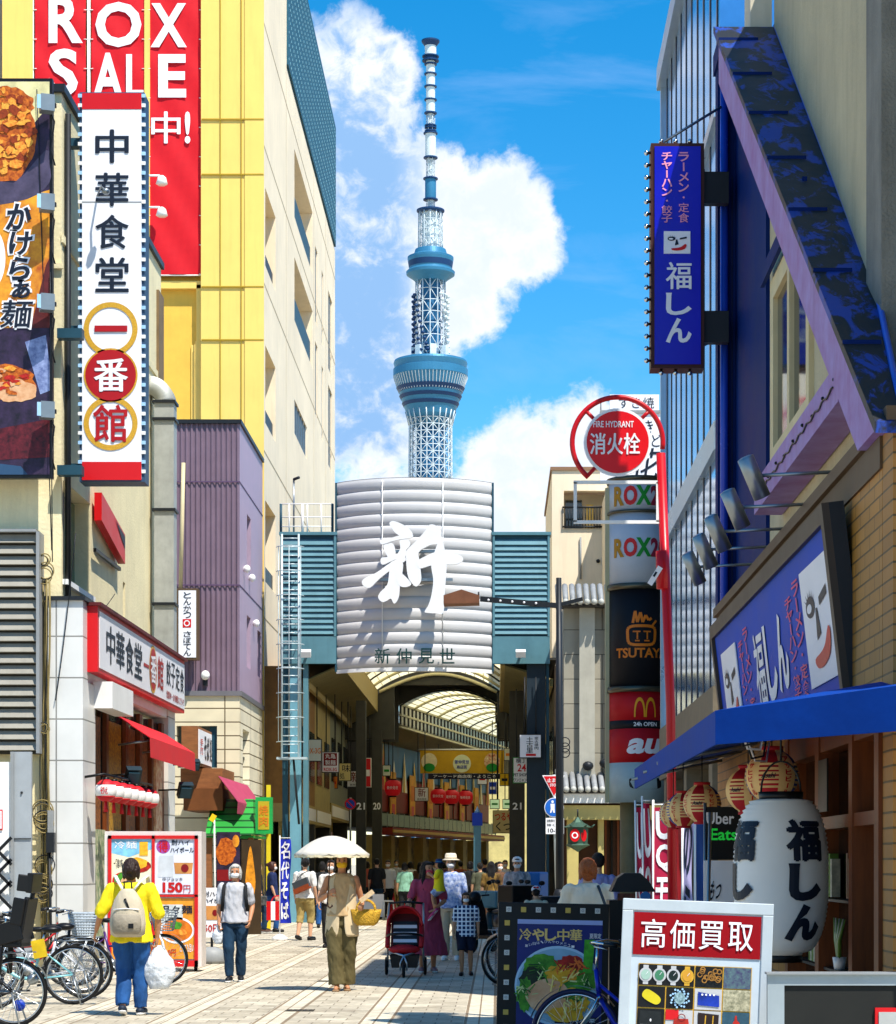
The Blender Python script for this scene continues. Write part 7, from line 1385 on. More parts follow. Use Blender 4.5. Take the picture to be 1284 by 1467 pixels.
    Y2 = 35.2; x, z = px_sign(Y2); t = thing('drink_board', 'small white standing drink board with a red price behind the red trolley', 'standing sign', (x(303), Y2, 0)); b = MB(); b.box(x(287), x(318), Y2, Y2 + .04, z(1343), z(1272), SIGNW); b.build('panel', t, True); b = MB(); y = Y2 - .006; b.text('酎ハイ', x(292), x(316), z(1285), z(1277), y, INK, .03); b.text('ハイボ', x(292), x(314), z(1294), z(1287), y, INK, .03); b.poly([(x(296), z(1318)), (x(295), z(1298)), (x(314), z(1298)), (x(313), z(1318))], y, MATS['beer_print']); b.disc(x(308), z(1308), .04, .05, y - .003, DKRED, 12); b.text('150円', x(288), x(316), z(1336), z(1324), y, MATS['price_red'], .04); b.build('print', t, True); b = MB(); b.lathe([(.17, 0), (.2, .05), (.17, .2), (.08, .26)], (x(300), Y2 + .1, 0), GREYP, 14, sx=1.3); b.tube([(x(303), Y2 + .05, .2), (x(303), Y2 + .05, z(1300))], .02, DKSTEEL); b.build('water_base', t, True)
standee()
# ---------------------------------------------------------------- signs in the right foreground
def buying_sign():
    Y = 10.5; t = thing('sandwich_board', 'white sandwich board headed 高価買取 on red with a grid of watch and handbag pictures', 'standing sign', ((PX(984, Y)), Y, 0)); t.rotation_euler = (radians(-3), radians(2.2), radians(-6)); W = .70; H = 1.38; fr = M('board_frame', '#b8bfc2', .4, .2, dirt=.1)
    f = MB(); f.box(-W / 2, W / 2, -.012, .012, .08, H, M('board_white', '#b9c4cc', .5)); 
    for q in ((-W / 2, W / 2, H - .055, H), (-W / 2, -W / 2 + .05, 0, H - .055), (W / 2 - .05, W / 2, 0, H - .055)): f.box(q[0], q[1], -.022, .02, q[2], q[3], fr)
    f.build('front_panel', t, bevel=.004); b = MB(); b.beam((-W / 2 + .02, .03, H - .03), (-W / 2 - .01, .5, 0), .03, .03, fr); b.beam((W / 2 - .02, .03, H - .03), (W / 2, .5, 0), .03, .03, fr); b.add([(-W / 2 + .03, .05, H - .05), (W / 2 - .03, .05, H - .05), (W / 2 - .02, .48, .06), (-W / 2 + .01, .48, .06)], [(0, 1, 2, 3)], GREYP); b.build('back_panel', t)
    h = MB(); zt, zb = H - .062, H - .26; h.box(-W / 2 + .055, W / 2 - .055, -.018, -.013, zb, zt, M('header_red', '#8c0a14', .6, spec=.1)); h.build('header', t); l = MB()
    for i, ch in enumerate('高価買取'): l.text(ch, -.26 + i * .135, -.145 + i * .135, zb + .035, zt - .03, -.022, SIGNW, .02)
    l.build('lettering', t)
    g = MB(); x0, x1, zt, zb = -W / 2 + .085, W / 2 - .09, H - .30, H - .61; g.box(x0, x1, -.017, -.013, zb, zt, GOLD); y = -.02; cw, ch = (x1 - x0) / 4, (zt - zb) / 3; bk = M('print_black', '#0b0b0c', .5); pw = M('print_pale', '#b8b8b8', .5)
    cell = lambda c, r, w=1: (x0 + c * cw + .003, x0 + (c + w) * cw - .003, zt - (r + 1) * ch + .003, zt - r * ch - .003)
    def bg(c, r, w, m): a = cell(c, r, w); g.poly([(a[0], a[2]), (a[1], a[2]), (a[1], a[3]), (a[0], a[3])], y, m); return a
    a = bg(0, 0, 2, bk)
    for i, m in enumerate((M('dial_silver', '#9ab8a8', .3), M('dial_green', '#3f7a5a', .3), M('dial_black', '#10201a', .3), M('dial_gold', '#c8902a', .3))):
        cx, cz = a[0] + (i + .5) * (a[1] - a[0]) / 4, (a[2] + a[3]) / 2; mm = GOLD if i == 3 else pw; g.box(cx - .012, cx + .012, y - .004, y - .001, a[2] + .004, a[3] - .004, mm); g.disc(cx, cz, .031, .033, y - .005, mm, 22); g.disc(cx, cz, .022, .024, y - .007, m, 20); g.poly([(cx - .001, cz), (cx + .001, cz), (cx + .012, cz + .014), (cx + .01, cz + .015)], y - .009, SIGNW)
    a = bg(2, 0, 1, bk); 
    for i in range(14): g.annulus(a[0] + random.uniform(.02, cw - .02), a[2] + random.uniform(.02, ch - .02), .008, .013, y - .004 - i * .0004, M('print_brass', '#9a6a2a', .4, var=.5, vs=60), 12)
    bg(3, 0, 1, M('gems_print', '#5a7a78', .5, var=.8, vs=45, col2='#3a2a5a')); bg(0, 1, 1, bk); a = cell(0, 1); g.poly(smoothpoly([(a[0] + .02, a[2] + .05), (a[0] + .04, a[2] + .085), (a[1] - .03, a[2] + .055), (a[1] - .02, a[2] + .03), (a[1] - .045, a[2] + .015)], 4), y - .004, M('gold_bar_print', '#c8b81c', .4, var=.3)); a = bg(1, 1, 1, bk)
    for i in range(24): q = 2 * pi * i / 24; rr = .03 + .007 * (i % 3); g.disc((a[0] + a[1]) / 2 + rr * cos(q), (a[2] + a[3]) / 2 + rr * sin(q), .005, .005, y - .004 - .0003 * i, SKYP, 8)
    g.disc((a[0] + a[1]) / 2, (a[2] + a[3]) / 2, .026, .028, y - .013, M('jewel_print', '#a8c8d0', .4, var=.6, vs=60, col2='#2a4a4a'), 20); a = bg(2, 1, 1, pw); g.poly([(a[0] + .015, a[2] + .02), (a[1] - .01, a[2] + .015), (a[1] - .012, a[3] - .03), (a[0] + .015, a[3] - .015)], y - .004, M('wallet_print', '#16349a', .4, var=.4, vs=14))
    for i in range(4): g.disc(a[0] + .035 + i * .018, a[2] + .07, .005, .005, y - .007, SIGNW, 8)
    bg(3, 1, 1, M('necklace_print', '#6a6a52', .5, var=.7, vs=60, col2='#c8c0a0')); a = bg(0, 2, 1, bk); g.poly([(a[0], a[2]), (a[1], a[2]), (a[1], a[2] + .02), (a[0] + .02, a[2] + .03)], y - .003, pw); g.poly([(a[0] + .008, a[2] + .025), (a[1] - .01, a[2] + .02), (a[1] - .014, a[3] - .012), (a[0] + .012, a[3] - .008)], y - .004, M('bag_black', '#1a1c1c', .4, var=.4, vs=40)); g.disc((a[0] + a[1]) / 2, a[2] + .045, .004, .007, y - .006, SIGNW, 8)
    a = bg(1, 2, 1, pw); g.poly([(a[0], a[2] + .05), (a[0] + .06, a[2] + .05), (a[0] + .06, a[3]), (a[0], a[3])], y - .003, RED); g.poly([(a[0] + .035, a[2] + .012), (a[1] - .012, a[2] + .01), (a[1] - .02, a[3] - .04), (a[0] + .04, a[3] - .04)], y - .005, M('bag_red', '#a8281a', .4, var=.4, vs=20)); g.annulus(a[0] + .075, a[3] - .035, .014, .018, y - .006, DKRED, 16); a = bg(2, 2, 1, pw); g.poly([(a[0] + .02, a[2] + .01), (a[1] - .012, a[2] + .004), (a[1] - .01, a[3] - .015), (a[0] + .018, a[3] - .008)], y - .004, M('bag_brown', '#241612', .4, var=.3))
    for dx in (.05, .085): g.poly([(a[0] + dx, a[2] + .03), (a[0] + dx + .005, a[2] + .03), (a[0] + dx + .007, a[3] - .02), (a[0] + dx + .002, a[3] - .02)], y - .006, GOLD)
    a = bg(3, 2, 1, M('bottle_backdrop', '#2a4a5a', .5, var=.5, vs=12)); g.poly([(a[0] + .045, a[2] + .015), (a[1] - .04, a[2] + .015), (a[1] - .045, a[2] + .05), ((a[0] + a[1]) / 2 + .006, a[2] + .06), ((a[0] + a[1]) / 2 + .004, a[3] - .015), ((a[0] + a[1]) / 2 - .004, a[3] - .015), ((a[0] + a[1]) / 2 - .006, a[2] + .06), (a[0] + .05, a[2] + .05)], y - .004, M('bottle_red', '#b02418', .3, var=.4, vs=20)); g.build('picture_grid', t)
buying_sign()
def noodle_board():
    Y = 17.5; x, z = px_sign(Y); t = thing('sandwich_board', 'black tile-studded board with a cold noodle bowl poster headed 冷やし中華', 'standing sign', (x(790), Y, 0)); t.rotation_euler = (radians(-4), radians(1.2), radians(2)); W, H = .86, 1.27
    f = MB(); f.box(-W / 2, W / 2, 0, .05, 0, H - .02, M('board_black', '#12110f', .5, var=.2)); f.build('panel', t, bevel=.005); f = MB(); f.beam((-W / 2 + .05, .06, H - .1), (-W / 2 + .05, .5, .0), .04, .04, BLACK); f.beam((W / 2 - .05, .06, H - .1), (W / 2 - .05, .5, 0), .04, .04, BLACK); f.build('back_leg', t)
    s = MB(); sw, sg = M('stud_white', '#c8c8c0', .4), M('stud_gold', '#c8a84a', .4)
    def stud(cx, cz, k):
        m = sg if k % 3 == 1 else sw; s.box(cx - .02, cx + .02, -.008, 0, cz - .02, cz + .02, m)
        if m is sw: s.annulus(cx, cz, .006, .011, -.011, GREYP, 12)
    for k in range(7): stud(-W / 2 + .08 + k * .115, H - .075, k)
    for k in range(10): stud(-W / 2 + .07, H - .18 - k * .115, k + 1)
    s.build('stud', t); p = MB(); a, b, zt = -W / 2 + .15, W / 2 - .05, H - .15; p.box(a, b, -.006, 0, .02, zt, M('poster_navy', '#12206a', .4, var=.2)); p.box(a, b, -.01, -.0065, zt - .035, zt, M('poster_lilac', '#9aa8d8', .4)); p.build('poster', t); y = -.012
    l = MB(); gl = M('letter_gold', '#e0c070', .4)
    for i, ch in enumerate('冷やし中華'): l.text(ch, a + .015 + i * .098, a + .11 + i * .098, zt - .165, zt - .07, y, gl, .035)
    for i, ch in enumerate('暑い日は、ひんやりメニュー'): l.text(ch, a + .06 + i * .03, a + .083 + i * .03, zt - .215 + .035 * sin(pi * i / 12), zt - .195 + .035 * sin(pi * i / 12), y, SIGNW, .0)
    l.build('lettering', t); w = MB(); cx, cz, r = a + .32, zt - .51, .335; w.disc(cx, cz, r, r * .92, y, M('bowl_rim', '#a8c8e0', .3), 44); w.disc(cx, cz, r * .95, r * .86, y - .002, M('bowl_inner', '#7fa8c0', .3, var=.2), 44); k = [0]
    def d(dx, dz, rx, rz, m, j=.12): k[0] += 1; w.disc(cx + dx, cz + dz, rx, rz, y - .003 - k[0] * .0012, m, 26, jit=j)
    d(-.13, .14, .15, .1, LEAF); d(.1, .16, .11, .075, TOM); d(.2, .05, .12, .08, LEAF); d(.02, .08, .12, .08, EGG); d(-.2, .05, .1, .09, NORI); d(-.25, -.07, .06, .13, LEAF); d(.1, -.08, .14, .11, LEAF); d(.12, -.12, .12, .1, EGG); d(-.08, -.08, .17, .13, CHICK, .05); d(-.02, -.14, .12, .09, CHICK, .05); d(.06, -.22, .14, .06, EGG)
    rn = random.Random(5)
    for i in range(150):
        gx, gz, mm = ((-.13, .14, LEAF), (.1, .16, TOM), (.2, .04, LEAF), (.02, .07, EGG), (-.25, -.05, LEAF), (.12, -.1, LEAF), (.1, -.18, EGG))[i % 7]; a_ = rn.uniform(0, pi); q_ = Vector((cos(a_), sin(a_))) * rn.uniform(.02, .05); n_ = Vector((-q_.y, q_.x)) * .12; c_ = Vector((cx + gx + rn.gauss(0, .05), cz + gz + rn.gauss(0, .035)))
        w.poly([tuple(c_ - q_ - n_), tuple(c_ + q_ - n_), tuple(c_ + q_ + n_), tuple(c_ - q_ + n_)], y - .021 - .00008 * i, (mm, mm, M('shred_pale', '#c8d890', .5), M('shred_dark', '#1c4a1a', .5))[(i // 7) % 4] if mm is LEAF else (mm, M('shred_' + mm.name, '#e8702a' if mm is TOM else '#f8e080', .5))[i % 2])
    w.poly([(cx + .19, cz + .1), (cx + .26, cz + .1), (cx + .28, cz + .36), (cx + .2, cz + .36)], y - .02, M('stalk_print', '#3f9a24', .5, var=.5, vs=20)); w.build('bowl_picture', t); l = MB(); l.text('680', a + .01, a + .3, zt - .93, zt - .81, y - .006, M('price_pink', '#c8304a', .4), .05); l.text('円', a + .31, a + .4, zt - .93, zt - .84, y - .006, MATS['price_pink'], .03); l.box(a + .3, b - .02, y - .004, y - .001, zt - .8, zt - .75, NAVY); l.text('たっぷり野菜', a + .33, b - .05, zt - .79, zt - .76, y - .008, SIGNW, .02); l.text('夏限定', b - .1, b - .01, zt - .14, zt - .1, y - .004, SIGNW, .02); l.build('price', t)
noodle_board()
def menu_rail():
    Y = 10.2; x, z = px_sign(Y); t = thing('menu_rail', 'low white framed barrier with a dark panel and red edged notice below the big lantern', 'barrier', (x(1200), Y, 0)); m = MB(); wf = M('rail_white', '#9aa4a8', .4, .2, dirt=.15)
    m.box(x(1100), x(1330), Y, Y + .04, z(1412), z(1396), wf); m.box(x(1100), x(1124), Y, Y + .04, 0, z(1412), wf); m.box(x(1100), x(1330), Y + .0, Y + .04, .12, .18, wf); m.box(x(1098), x(1330), Y - .02, Y + .06, z(1396), z(1393), GREYP); m.build('frame', t, True); p = MB(); p.box(x(1124), x(1330), Y + .012, Y + .03, .18, z(1412), M('slate', '#1a1b18', .7, var=.3)); p.build('panel', t, True)
    n = MB(); n.box(x(1254), x(1330), Y - .004, Y + .012, z(1500), z(1444), RED); n.box(x(1259), x(1330), Y - .01, Y - .004, z(1500), z(1450), M('notice_grey', '#a8a8a4', .5)); n.build('notice', t, True)
menu_rail()
# ---------------------------------------------------------------- people
SKIN = M('skin', '#b8805c', .5, var=.06); SKINB = M('skin_pale', '#c89878', .5, var=.06); HAIRB = M('hair_black', '#120d0b', .45, var=.3, vs=60, stretch=(6, 6, 1), bump=.6, bs=60); EYE_M = M('eye_dark', '#0a0706', .2)
def cloth(name, c, **k): return M(name, c, .8, var=k.pop('var', .08), bump=.5, bs=9, stretch=(1.6, 1.6, .7), **k)
def V3(p): return Vector(p)
def hand(mb, w, e, s, side, curl, m, pn=None, th=None):
    """palm, four fingers of unequal length, and a thumb from the side of the palm"""
    w, e = Vector(w), Vector(e); d = (w - e).normalized(); pn = Vector(pn) if pn else Vector((-side, 0, 0)); pn = (pn - d * pn.dot(d)).normalized(); l = Vector(th) if th else Vector((0, -1, 0)); l = l - d * l.dot(d) - pn * l.dot(pn)
    l = l.normalized() if l.length > .05 else d.cross(pn).normalized()
    for k in range(3):
        for j in (-1, 0, 1): mb.sph(w + d * (.02 + .028 * k) * s + l * j * .018 * s, .017 * s, m, 8, 6)
    for i, L in ((-1.5, .058), (-.5, .070), (.5, .076), (1.5, .068)):
        b = w + d * .085 * s + l * i * .0185 * s; p1 = b + (d * cos(curl * .6) + pn * sin(curl * .6)) * L * .55 * s; p2 = p1 + (d * cos(curl * 1.7) + pn * sin(curl * 1.7)) * L * .5 * s; mb.tube([b, p1, p2], [.0105 * s, .0098 * s, .008 * s], m, 7, round_=True)
    b = w + d * .03 * s + l * .03 * s; p1 = b + (d * .6 + l * .6 + pn * .35) * .04 * s; p2 = p1 + (d * .8 + l * .2 + pn * (.3 + curl * .5)) * .032 * s; mb.tube([b, p1, p2], [.0125 * s, .0105 * s, .009 * s], m, 7, round_=True)
def person(label, px_, Y, rz, h=1.62, wide=1., skin=None, top=None, topz=.86, sleeve=.55, bottom=None, pz=.10, pw=1., skirt=None, shoes=None, hair=None, hstyle='short', mask=None, hat=None, a=None, b=None, la=None, lb=None, turn=0., curl=(.7, .7), lean=0., flare=0., group=None, vest=None, far=False, x=None, z=0., hp=(None, None)):
    s = h / 1.7; skin = skin or SKIN; t = thing('person', label, 'person', (PX(px_, Y) if x is None else x, Y, z), rz, group); W = wide
    def S(p): return Vector((p[0] * s, p[1] * s + lean * max(0, p[2] - .95) * s, p[2] * s))
    shl = {-1: (-.165 * W, .01, 1.375), 1: (.165 * W, .01, 1.375)}
    arm = {-1: a or ((-.215 * W, .03, 1.10), (-.225 * W, -.05, .87)), 1: b or ((.215 * W, .03, 1.10), (.225 * W, -.05, .87))}
    leg = {-1: la or ((-.09, -.03, .50), (-.09, .03, .085)), 1: lb or ((.09, -.03, .50), (.09, .03, .085))}
    vox = (.013 if far else .0105) * (s if s < .8 else 1)
    m = MB(); T = [(.90, .150, .105), (1.0, .138, .098), (1.08, .124, .09), (1.2, .138, .096), (1.32, .150, .098), (1.39, .135, .085), (1.44, .07, .06)]
    m.loft([(S((0, 0, z_)), rx * W * s, ry * s * (.5 + .5 * W)) for z_, rx, ry in T], skin)
    hc = S((0, -.02, 1.585)); hr = (0, 0, turn)
    def H(p): q = Matrix.Rotation(turn, 3, 'Z') @ Vector(((p[0]) * s, (p[1] + .02) * s, (p[2] - 1.585) * s)); return hc + q
    m.tube([S((0, .015, 1.40)), S((0, .005, 1.47)), H((0, .0, 1.54))], [.062 * s, .05 * s, .05 * s], skin, 12)
    m.sph(H((0, -.012, 1.605)), (.074 * s, .092 * s, .096 * s), skin, 18, 12, hr); m.sph(H((0, -.04, 1.535)), (.055 * s, .062 * s, .064 * s), skin, 16, 10, hr); m.sph(H((0, -.105, 1.57)), (.013 * s, .018 * s, .022 * s), skin, 8, 6, hr)
    for k in (-1, 1): m.sph(H((k * .074, .0, 1.575)), (.012 * s, .02 * s, .03 * s), skin, 8, 6, hr)
    for k in (-1, 1):
        e, w = arm[k]; m.tube([S(shl[k]), S(shl[k]) * .45 + S(e) * .55, S(e), S(e) * .6 + S(w) * .4, S(w)], [.05 * s * W, .043 * s * W, .037 * s, .036 * s, .025 * s], skin, 10, round_=True); hand(m, S(w), S(e), s * 1.02, k, curl[0 if k < 0 else 1], skin, hp[0 if k < 0 else 1])
        kn, an = leg[k]; m.tube([S((k * .085, 0, .92)), S(kn) * .5 + S((k * .085, 0, .92)) * .5, S(kn), S(kn) * .6 + S(an) * .4, S(an)], [.085 * s, .075 * s, .052 * s, .054 * s, .036 * s], skin, 10, round_=True)
        f = Vector((0, -1, 0)); tip = S(an) + Vector((k * .015, -.14, -.05 if an[2] < .12 else -.09)) * s; m.tube([S(an) + Vector((0, .03, -.04)) * s, tip], [.038 * s, .03 * s], skin, 8, round_=True)
    m.remesh('body', t, vox, 2)
    if shoes:
        for k in (-1, 1):
            an = leg[k][1]; q = MB(); up = an[2] - .085; A = S(an) + Vector((0, .045, -.035 * 1)) * s; B = S(an) + Vector((k * .018, -.16, -.045 - up * .9)) * s; q.tube([A, A * .5 + B * .5, B], [.046 * s, .048 * s, .04 * s], shoes, 12, round_=True, asp=.9); q.tube([A - Vector((0, 0, .028 * s)), B - Vector((0, 0, .022 * s))], [.044 * s, .042 * s], WHITE if shoes is not BLACK else RUBBER, 10, round_=True, asp=.5); q.build('shoe', t)
    if bottom and not skirt:
        q = MB(); q.loft([(S((0, 0, z_)), rx * W * s, ry * s * (.5 + .5 * W)) for z_, rx, ry in ((.80, .165, .125), (.88, .175, .13), (.96, .165, .12), (1.04, .148, .108))], bottom)
        for k in (-1, 1):
            kn, an = leg[k]; K_, A_, Hp = S(kn), S(an), S((k * .085 * W, 0, .90)); pts = [Hp, Hp * .5 + K_ * .5, K_, K_ * .5 + A_ * .5, A_ + Vector((0, 0, .0))]; R = [.10 * s * W, .092 * s * pw, .074 * s * pw, .07 * s * pw, .064 * s * pw * (1 + flare)]
            if pz > .2:
                f = max(.08, (S((0, 0, pz)).z - A_.z) / max(.01, (K_.z - A_.z))); 
                if pz >= .45 * 1: pts, R = [Hp, Hp * .5 + K_ * .5, K_ + Vector((0, 0, .02 * s))], [.105 * s * W, .10 * s * pw, .092 * s * pw]
                else: pts[-1] = K_ * f + A_ * (1 - f); pts[-2] = K_ * (.5 + f / 2) + A_ * (.5 - f / 2)
            q.tube(pts, R, bottom, 14)
        q.remesh('trousers', t, vox, 1, .5, .034 * s)
    if top or skirt:
        tm = skirt[0] if skirt else top; q = MB(); Z = [(topz, .196 + (skirt[2] if skirt else 0), .154 + (skirt[2] * .8 if skirt else 0)), (topz * .6 + 1.04 * .4, .184 + (skirt[2] * .5 if skirt else 0), .142 + (skirt[2] * .4 if skirt else 0)), (1.06, .163, .126), (1.2, .162, .12), (1.32, .172, .12), (1.40, .155, .104), (1.445, .085, .075)]
        q.loft([(S((0, 0, z_)), rx * W * s, ry * s * (.5 + .5 * W)) for z_, rx, ry in Z], tm, 22)
        if sleeve > 0:
            for k in (-1, 1):
                e, w = arm[k]; s0, e0, w0 = S(shl[k]), S(e), S(w); f = min(1, sleeve); pts, R = [s0, s0 * (1 - f) + e0 * f], [.064 * s * W, .058 * s * W]
                if sleeve > 1: pts.append(e0 * (2 - sleeve) + w0 * (sleeve - 1)); R = [.064 * s * W, .056 * s * W, .05 * s * W]
                q.tube(pts, R, tm, 12, round_=True)
        q.remesh('dress' if skirt else 'shirt', t, vox, 1, .5, .036 * s)
    if vest:
        q = MB(); z0 = vest[1]; V = []; n = 26; rows = [(z0, .215, .165), (.9, .2, .15), (1.1, .176, .135), (1.28, .18, .132), (1.39, .165, .112), (1.44, .1, .085)]
        for z_, rx, ry in rows:
            g = .10 + (.10 if z_ < .8 else 0) + (.22 if z_ > 1.05 else 0) + (.3 if z_ > 1.25 else 0)
            for i in range(n + 1): A_ = -pi / 2 + g + (2 * pi - 2 * g) * i / n; V.append(S((rx * W * cos(A_), ry * sin(A_), z_)))
        q.add(V, [(r * (n + 1) + i, r * (n + 1) + i + 1, (r + 1) * (n + 1) + i + 1, (r + 1) * (n + 1) + i) for r in range(len(rows) - 1) for i in range(n)], vest[0], True); o = q.build('vest', t); sd = o.modifiers.new('solid', 'SOLIDIFY'); sd.thickness = .012; sb = o.modifiers.new('sub', 'SUBSURF'); sb.levels = sb.render_levels = 1
    if hair:
        q = MB(); q.sph(H((0, .016, 1.617)), (.086 * s, .096 * s, .1 * s), hair, 18, 12, hr); q.sph(H((0, -.05, 1.672)), (.066 * s, .05 * s, .03 * s), hair, 12, 8, hr); rnd = random.Random(label)
        if hstyle != 'short':
            for k in (-1, 1): q.sph(H((k * .076, .005, 1.56)), (.022 * s, .06 * s, .085 * s), hair, 10, 8, hr)
            q.sph(H((0, .06, 1.56)), (.082 * s, .045 * s, .095 * s), hair, 12, 8, hr)
        if hstyle == 'long': q.loft([(H((0, .075, 1.16)), .05 * s, .02 * s), (H((0, .085, 1.3)), .085 * s, .035 * s), (H((0, .07, 1.45)), .09 * s, .045 * s), (H((0, .05, 1.58)), .085 * s, .05 * s)], hair); [q.tube([H((k * .07, -.03, 1.58)), H((k * .095, -.02, 1.42)), H((k * .1, -.05, 1.22))], [.03 * s, .032 * s, .012 * s], hair, 8) for k in (-1, 1)]
        if hstyle == 'bun': q.sph(H((0, .11, 1.63)), .045 * s, hair, 10, 8)
        for i in range(0 if far else 46 if hstyle == 'short' else 90):
            A_, B_ = rnd.uniform(0, 2 * pi), rnd.uniform(.05, 1.45 if hstyle == 'short' else 1.75); p = (.084 * sin(B_) * cos(A_), .016 + .094 * sin(B_) * sin(A_), 1.617 + .098 * cos(B_))
            if p[1] < -.045 and p[2] < 1.655: continue
            q.tube([H(p), H((p[0] * 1.08, p[1] * 1.08 + .004, p[2] - .03)), H((p[0] * 1.12, p[1] * 1.10, p[2] - .07))], [.013 * s, .015 * s, .005 * s], hair, 5)
        q.remesh('hair', t, .0085 * (s if s < .8 else 1) * (1.3 if far else 1), 1, .4)
    if not far or mask:
        q = MB()
        for k in (-1, 1): q.sph(H((k * .03, -.096, 1.598)), (.0135 * s, .008 * s, .0075 * s), EYE_M, 8, 6, hr); q.sph(H((k * .031, -.096, 1.621)), (.018 * s, .007 * s, .0038 * s), hair or EYE_M, 8, 5, hr)
        if not mask: q.sph(H((0, -.097, 1.533)), (.02 * s, .008 * s, .006 * s), M('lips', '#7a3a34', .5), 8, 5, hr)
        q.build('face_features', t)
    if mask: q = MB(); q.sph(H((0, -.05, 1.548)), (.064 * s, .074 * s, .05 * s), mask, 18, 12, hr); [q.tube([H((k * .055, -.07, 1.565)), H((k * .082, -.0, 1.59))], .003 * s, mask, 4) for k in (-1, 1)]; q.build('face_mask', t)
    if hat:
        q = MB(); kind, hm, hm2 = hat; c = H((0, .0, 1.645)); R = Matrix.Rotation(turn, 3, 'Z')
        if kind == 'brim': q.lathe([(.145 * s, -.015 * s), (.15 * s, -.008 * s), (.1 * s, .012 * s), (.095 * s, .07 * s), (.08 * s, .1 * s), (.0, .105 * s)], c, hm, 24); q.lathe([(.101 * s, .014 * s), (.099 * s, .032 * s)], c, hm2, 24)
        else: q.lathe([(.095 * s, -.02 * s), (.097 * s, .02 * s), (.075 * s, .065 * s), (.03 * s, .088 * s), (0, .09 * s)], c, hm, 20); f = R @ Vector((0, -.12 * s, -.01 * s)); q.sph(c + f, (.065 * s, .06 * s, .008 * s), hm2, 12, 6, (0, 0, turn))
        if kind == 'bow': [q.sph(H((k * .03, .09, 1.70)), (.03 * s, .012 * s, .02 * s), RED, 8, 6) for k in (-1, 1)]
        q.build('hat', t)
    return t
JEAN = cloth('denim_blue', '#1c4c84', var=.3, vs=5); JEAND = cloth('denim_navy', '#14324a', var=.3, vs=5); YELT = cloth('tee_yellow', '#e8d018'); WTEE = cloth('tee_white', '#d8d6d2'); GTEE = cloth('tee_grey', '#b4b4b8'); BTEE = cloth('tee_black', '#15171a'); NTEE = cloth('tee_navy', '#16244c'); KHAKI = cloth('khaki', '#a08a52'); BEIGE = cloth('beige_linen', '#c8b490'); OLIVE = cloth('olive_trouser', '#5a5030'); MWHITE = M('mask_white', '#dcdcdc', .7, var=.03); BROWNC = cloth('brown_cloth', '#5a3c28')
def strap(mb, pts, w, m): mb.tube([Vector(p) for p in pts], w, m, 6, asp=.35)
# woman in yellow
P1 = person('woman in a yellow top and jeans seen from behind, carrying a white plastic bag', 188, 23.2, pi, 1.60, 1.22, None, YELT, .80, .98, JEAN, shoes=M('shoe_navy', '#1c2636', .6), hair=M('hair_brown_dark', '#2a1810', .45, var=.4, vs=60, bump=.6, bs=60), hstyle='bob', a=((-.30, .02, 1.10), (-.275, -.04, .84)), b=((.32, .04, 1.12), (.39, -.06, .93)), la=((-.09, -.06, .50), (-.09, -.06, .085)), lb=((.08, -.02, .50), (.075, .10, .12)), curl=(1.5, .6), pw=1.15)
def backpack():
    t = thing('backpack', 'pale beige canvas backpack on the back of the woman in yellow', 'backpack', P1.location + Vector((0, 0, .9)), 0); m = MB(); c = cloth('pack_canvas', '#b8ac94', var=.14); y = -.22
    m.loft([((0, y, z_), a_, b_) for z_, a_, b_ in ((-.09, .13, .06), (-.06, .175, .1), (.05, .185, .115), (.18, .17, .105), (.29, .135, .085), (.37, .085, .06), (.40, .05, .04))], c, 26); m.build('pack_body', t); m = MB(); m.loft([((0, y - .07, z_), a_, b_) for z_, a_, b_ in ((-.06, .12, .03), (-.03, .145, .06), (.06, .15, .068), (.13, .14, .06), (.15, .12, .03))], M('pack_pocket', '#948a78', .7, var=.2, bump=.4, bs=20), 22); m.box(.03, .08, y - .145, y - .13, .0, .05, BLACK); m.tube([(-.13, y - .085, .19), (0, y - .11, .2), (.13, y - .085, .19)], .006, WHITE, 5); m.build('front_pocket', t)
    m = MB(); m.tube([(-.015, y - .09, .3), (.025, y - .098, .2)], .012, BLACK, 6); m.tube([(-.04, y + .02, .4), (-.035, y - .0, .47), (.035, y, .47), (.04, y + .02, .4)], .009, DKSTEEL, 6); m.build('zip_and_loop', t)
    m = MB()
    for k in (-1, 1): strap(m, [(k * .05, y + .05, .38), (k * .11, y + .10, .47), (k * .165, .02, .53), (k * .15, .16, .45)], .022, WTEE)
    m.build('shoulder_strap', t)
backpack()
def poly_bag(loc, w, h, label, m, name='plastic_bag'):
    t = thing(name, label, 'bag', loc); q = MB(); rnd = random.Random(label); n, k = 20, 9; P = []
    for j in range(k + 1):
        f = j / k; r = w * (.62 + .5 * sin(min(1, f * 1.25) * pi * .8) - .62 * max(0, f - .55) / .45) if j < k else w * .12
        for i in range(n): A = 2 * pi * i / n; rr = r * (1 + .09 * sin(5 * A + j) + rnd.uniform(-.06, .06)); P.append((rr * cos(A), rr * sin(A) * .62, h * f * .8))
    q.add(P, [(j * n + i, j * n + (i + 1) % n, (j + 1) * n + (i + 1) % n, (j + 1) * n + i) for j in range(k) for i in range(n)] + [tuple(range(n - 1, -1, -1))], m, True); q.build('sack', t)
    q = MB()
    for sgn in (-1, 1): q.tube([(sgn * w * .35, 0, h * .66), (sgn * w * .22, 0, h * .86), (0, 0, h * 1.0)], [w * .16, w * .09, w * .05], m, 7)
    q.build('handle', t); return t
PLAS = M('plastic_white', '#d4d8dc', .3, var=.12, vs=6, bump=.9, bs=14)
wp = P1.location; poly_bag((wp.x + .275 * .94 + .02, wp.y + .05, .27), .15, .56, 'full white plastic carrier bag hanging from the hand of the woman in yellow', PLAS)
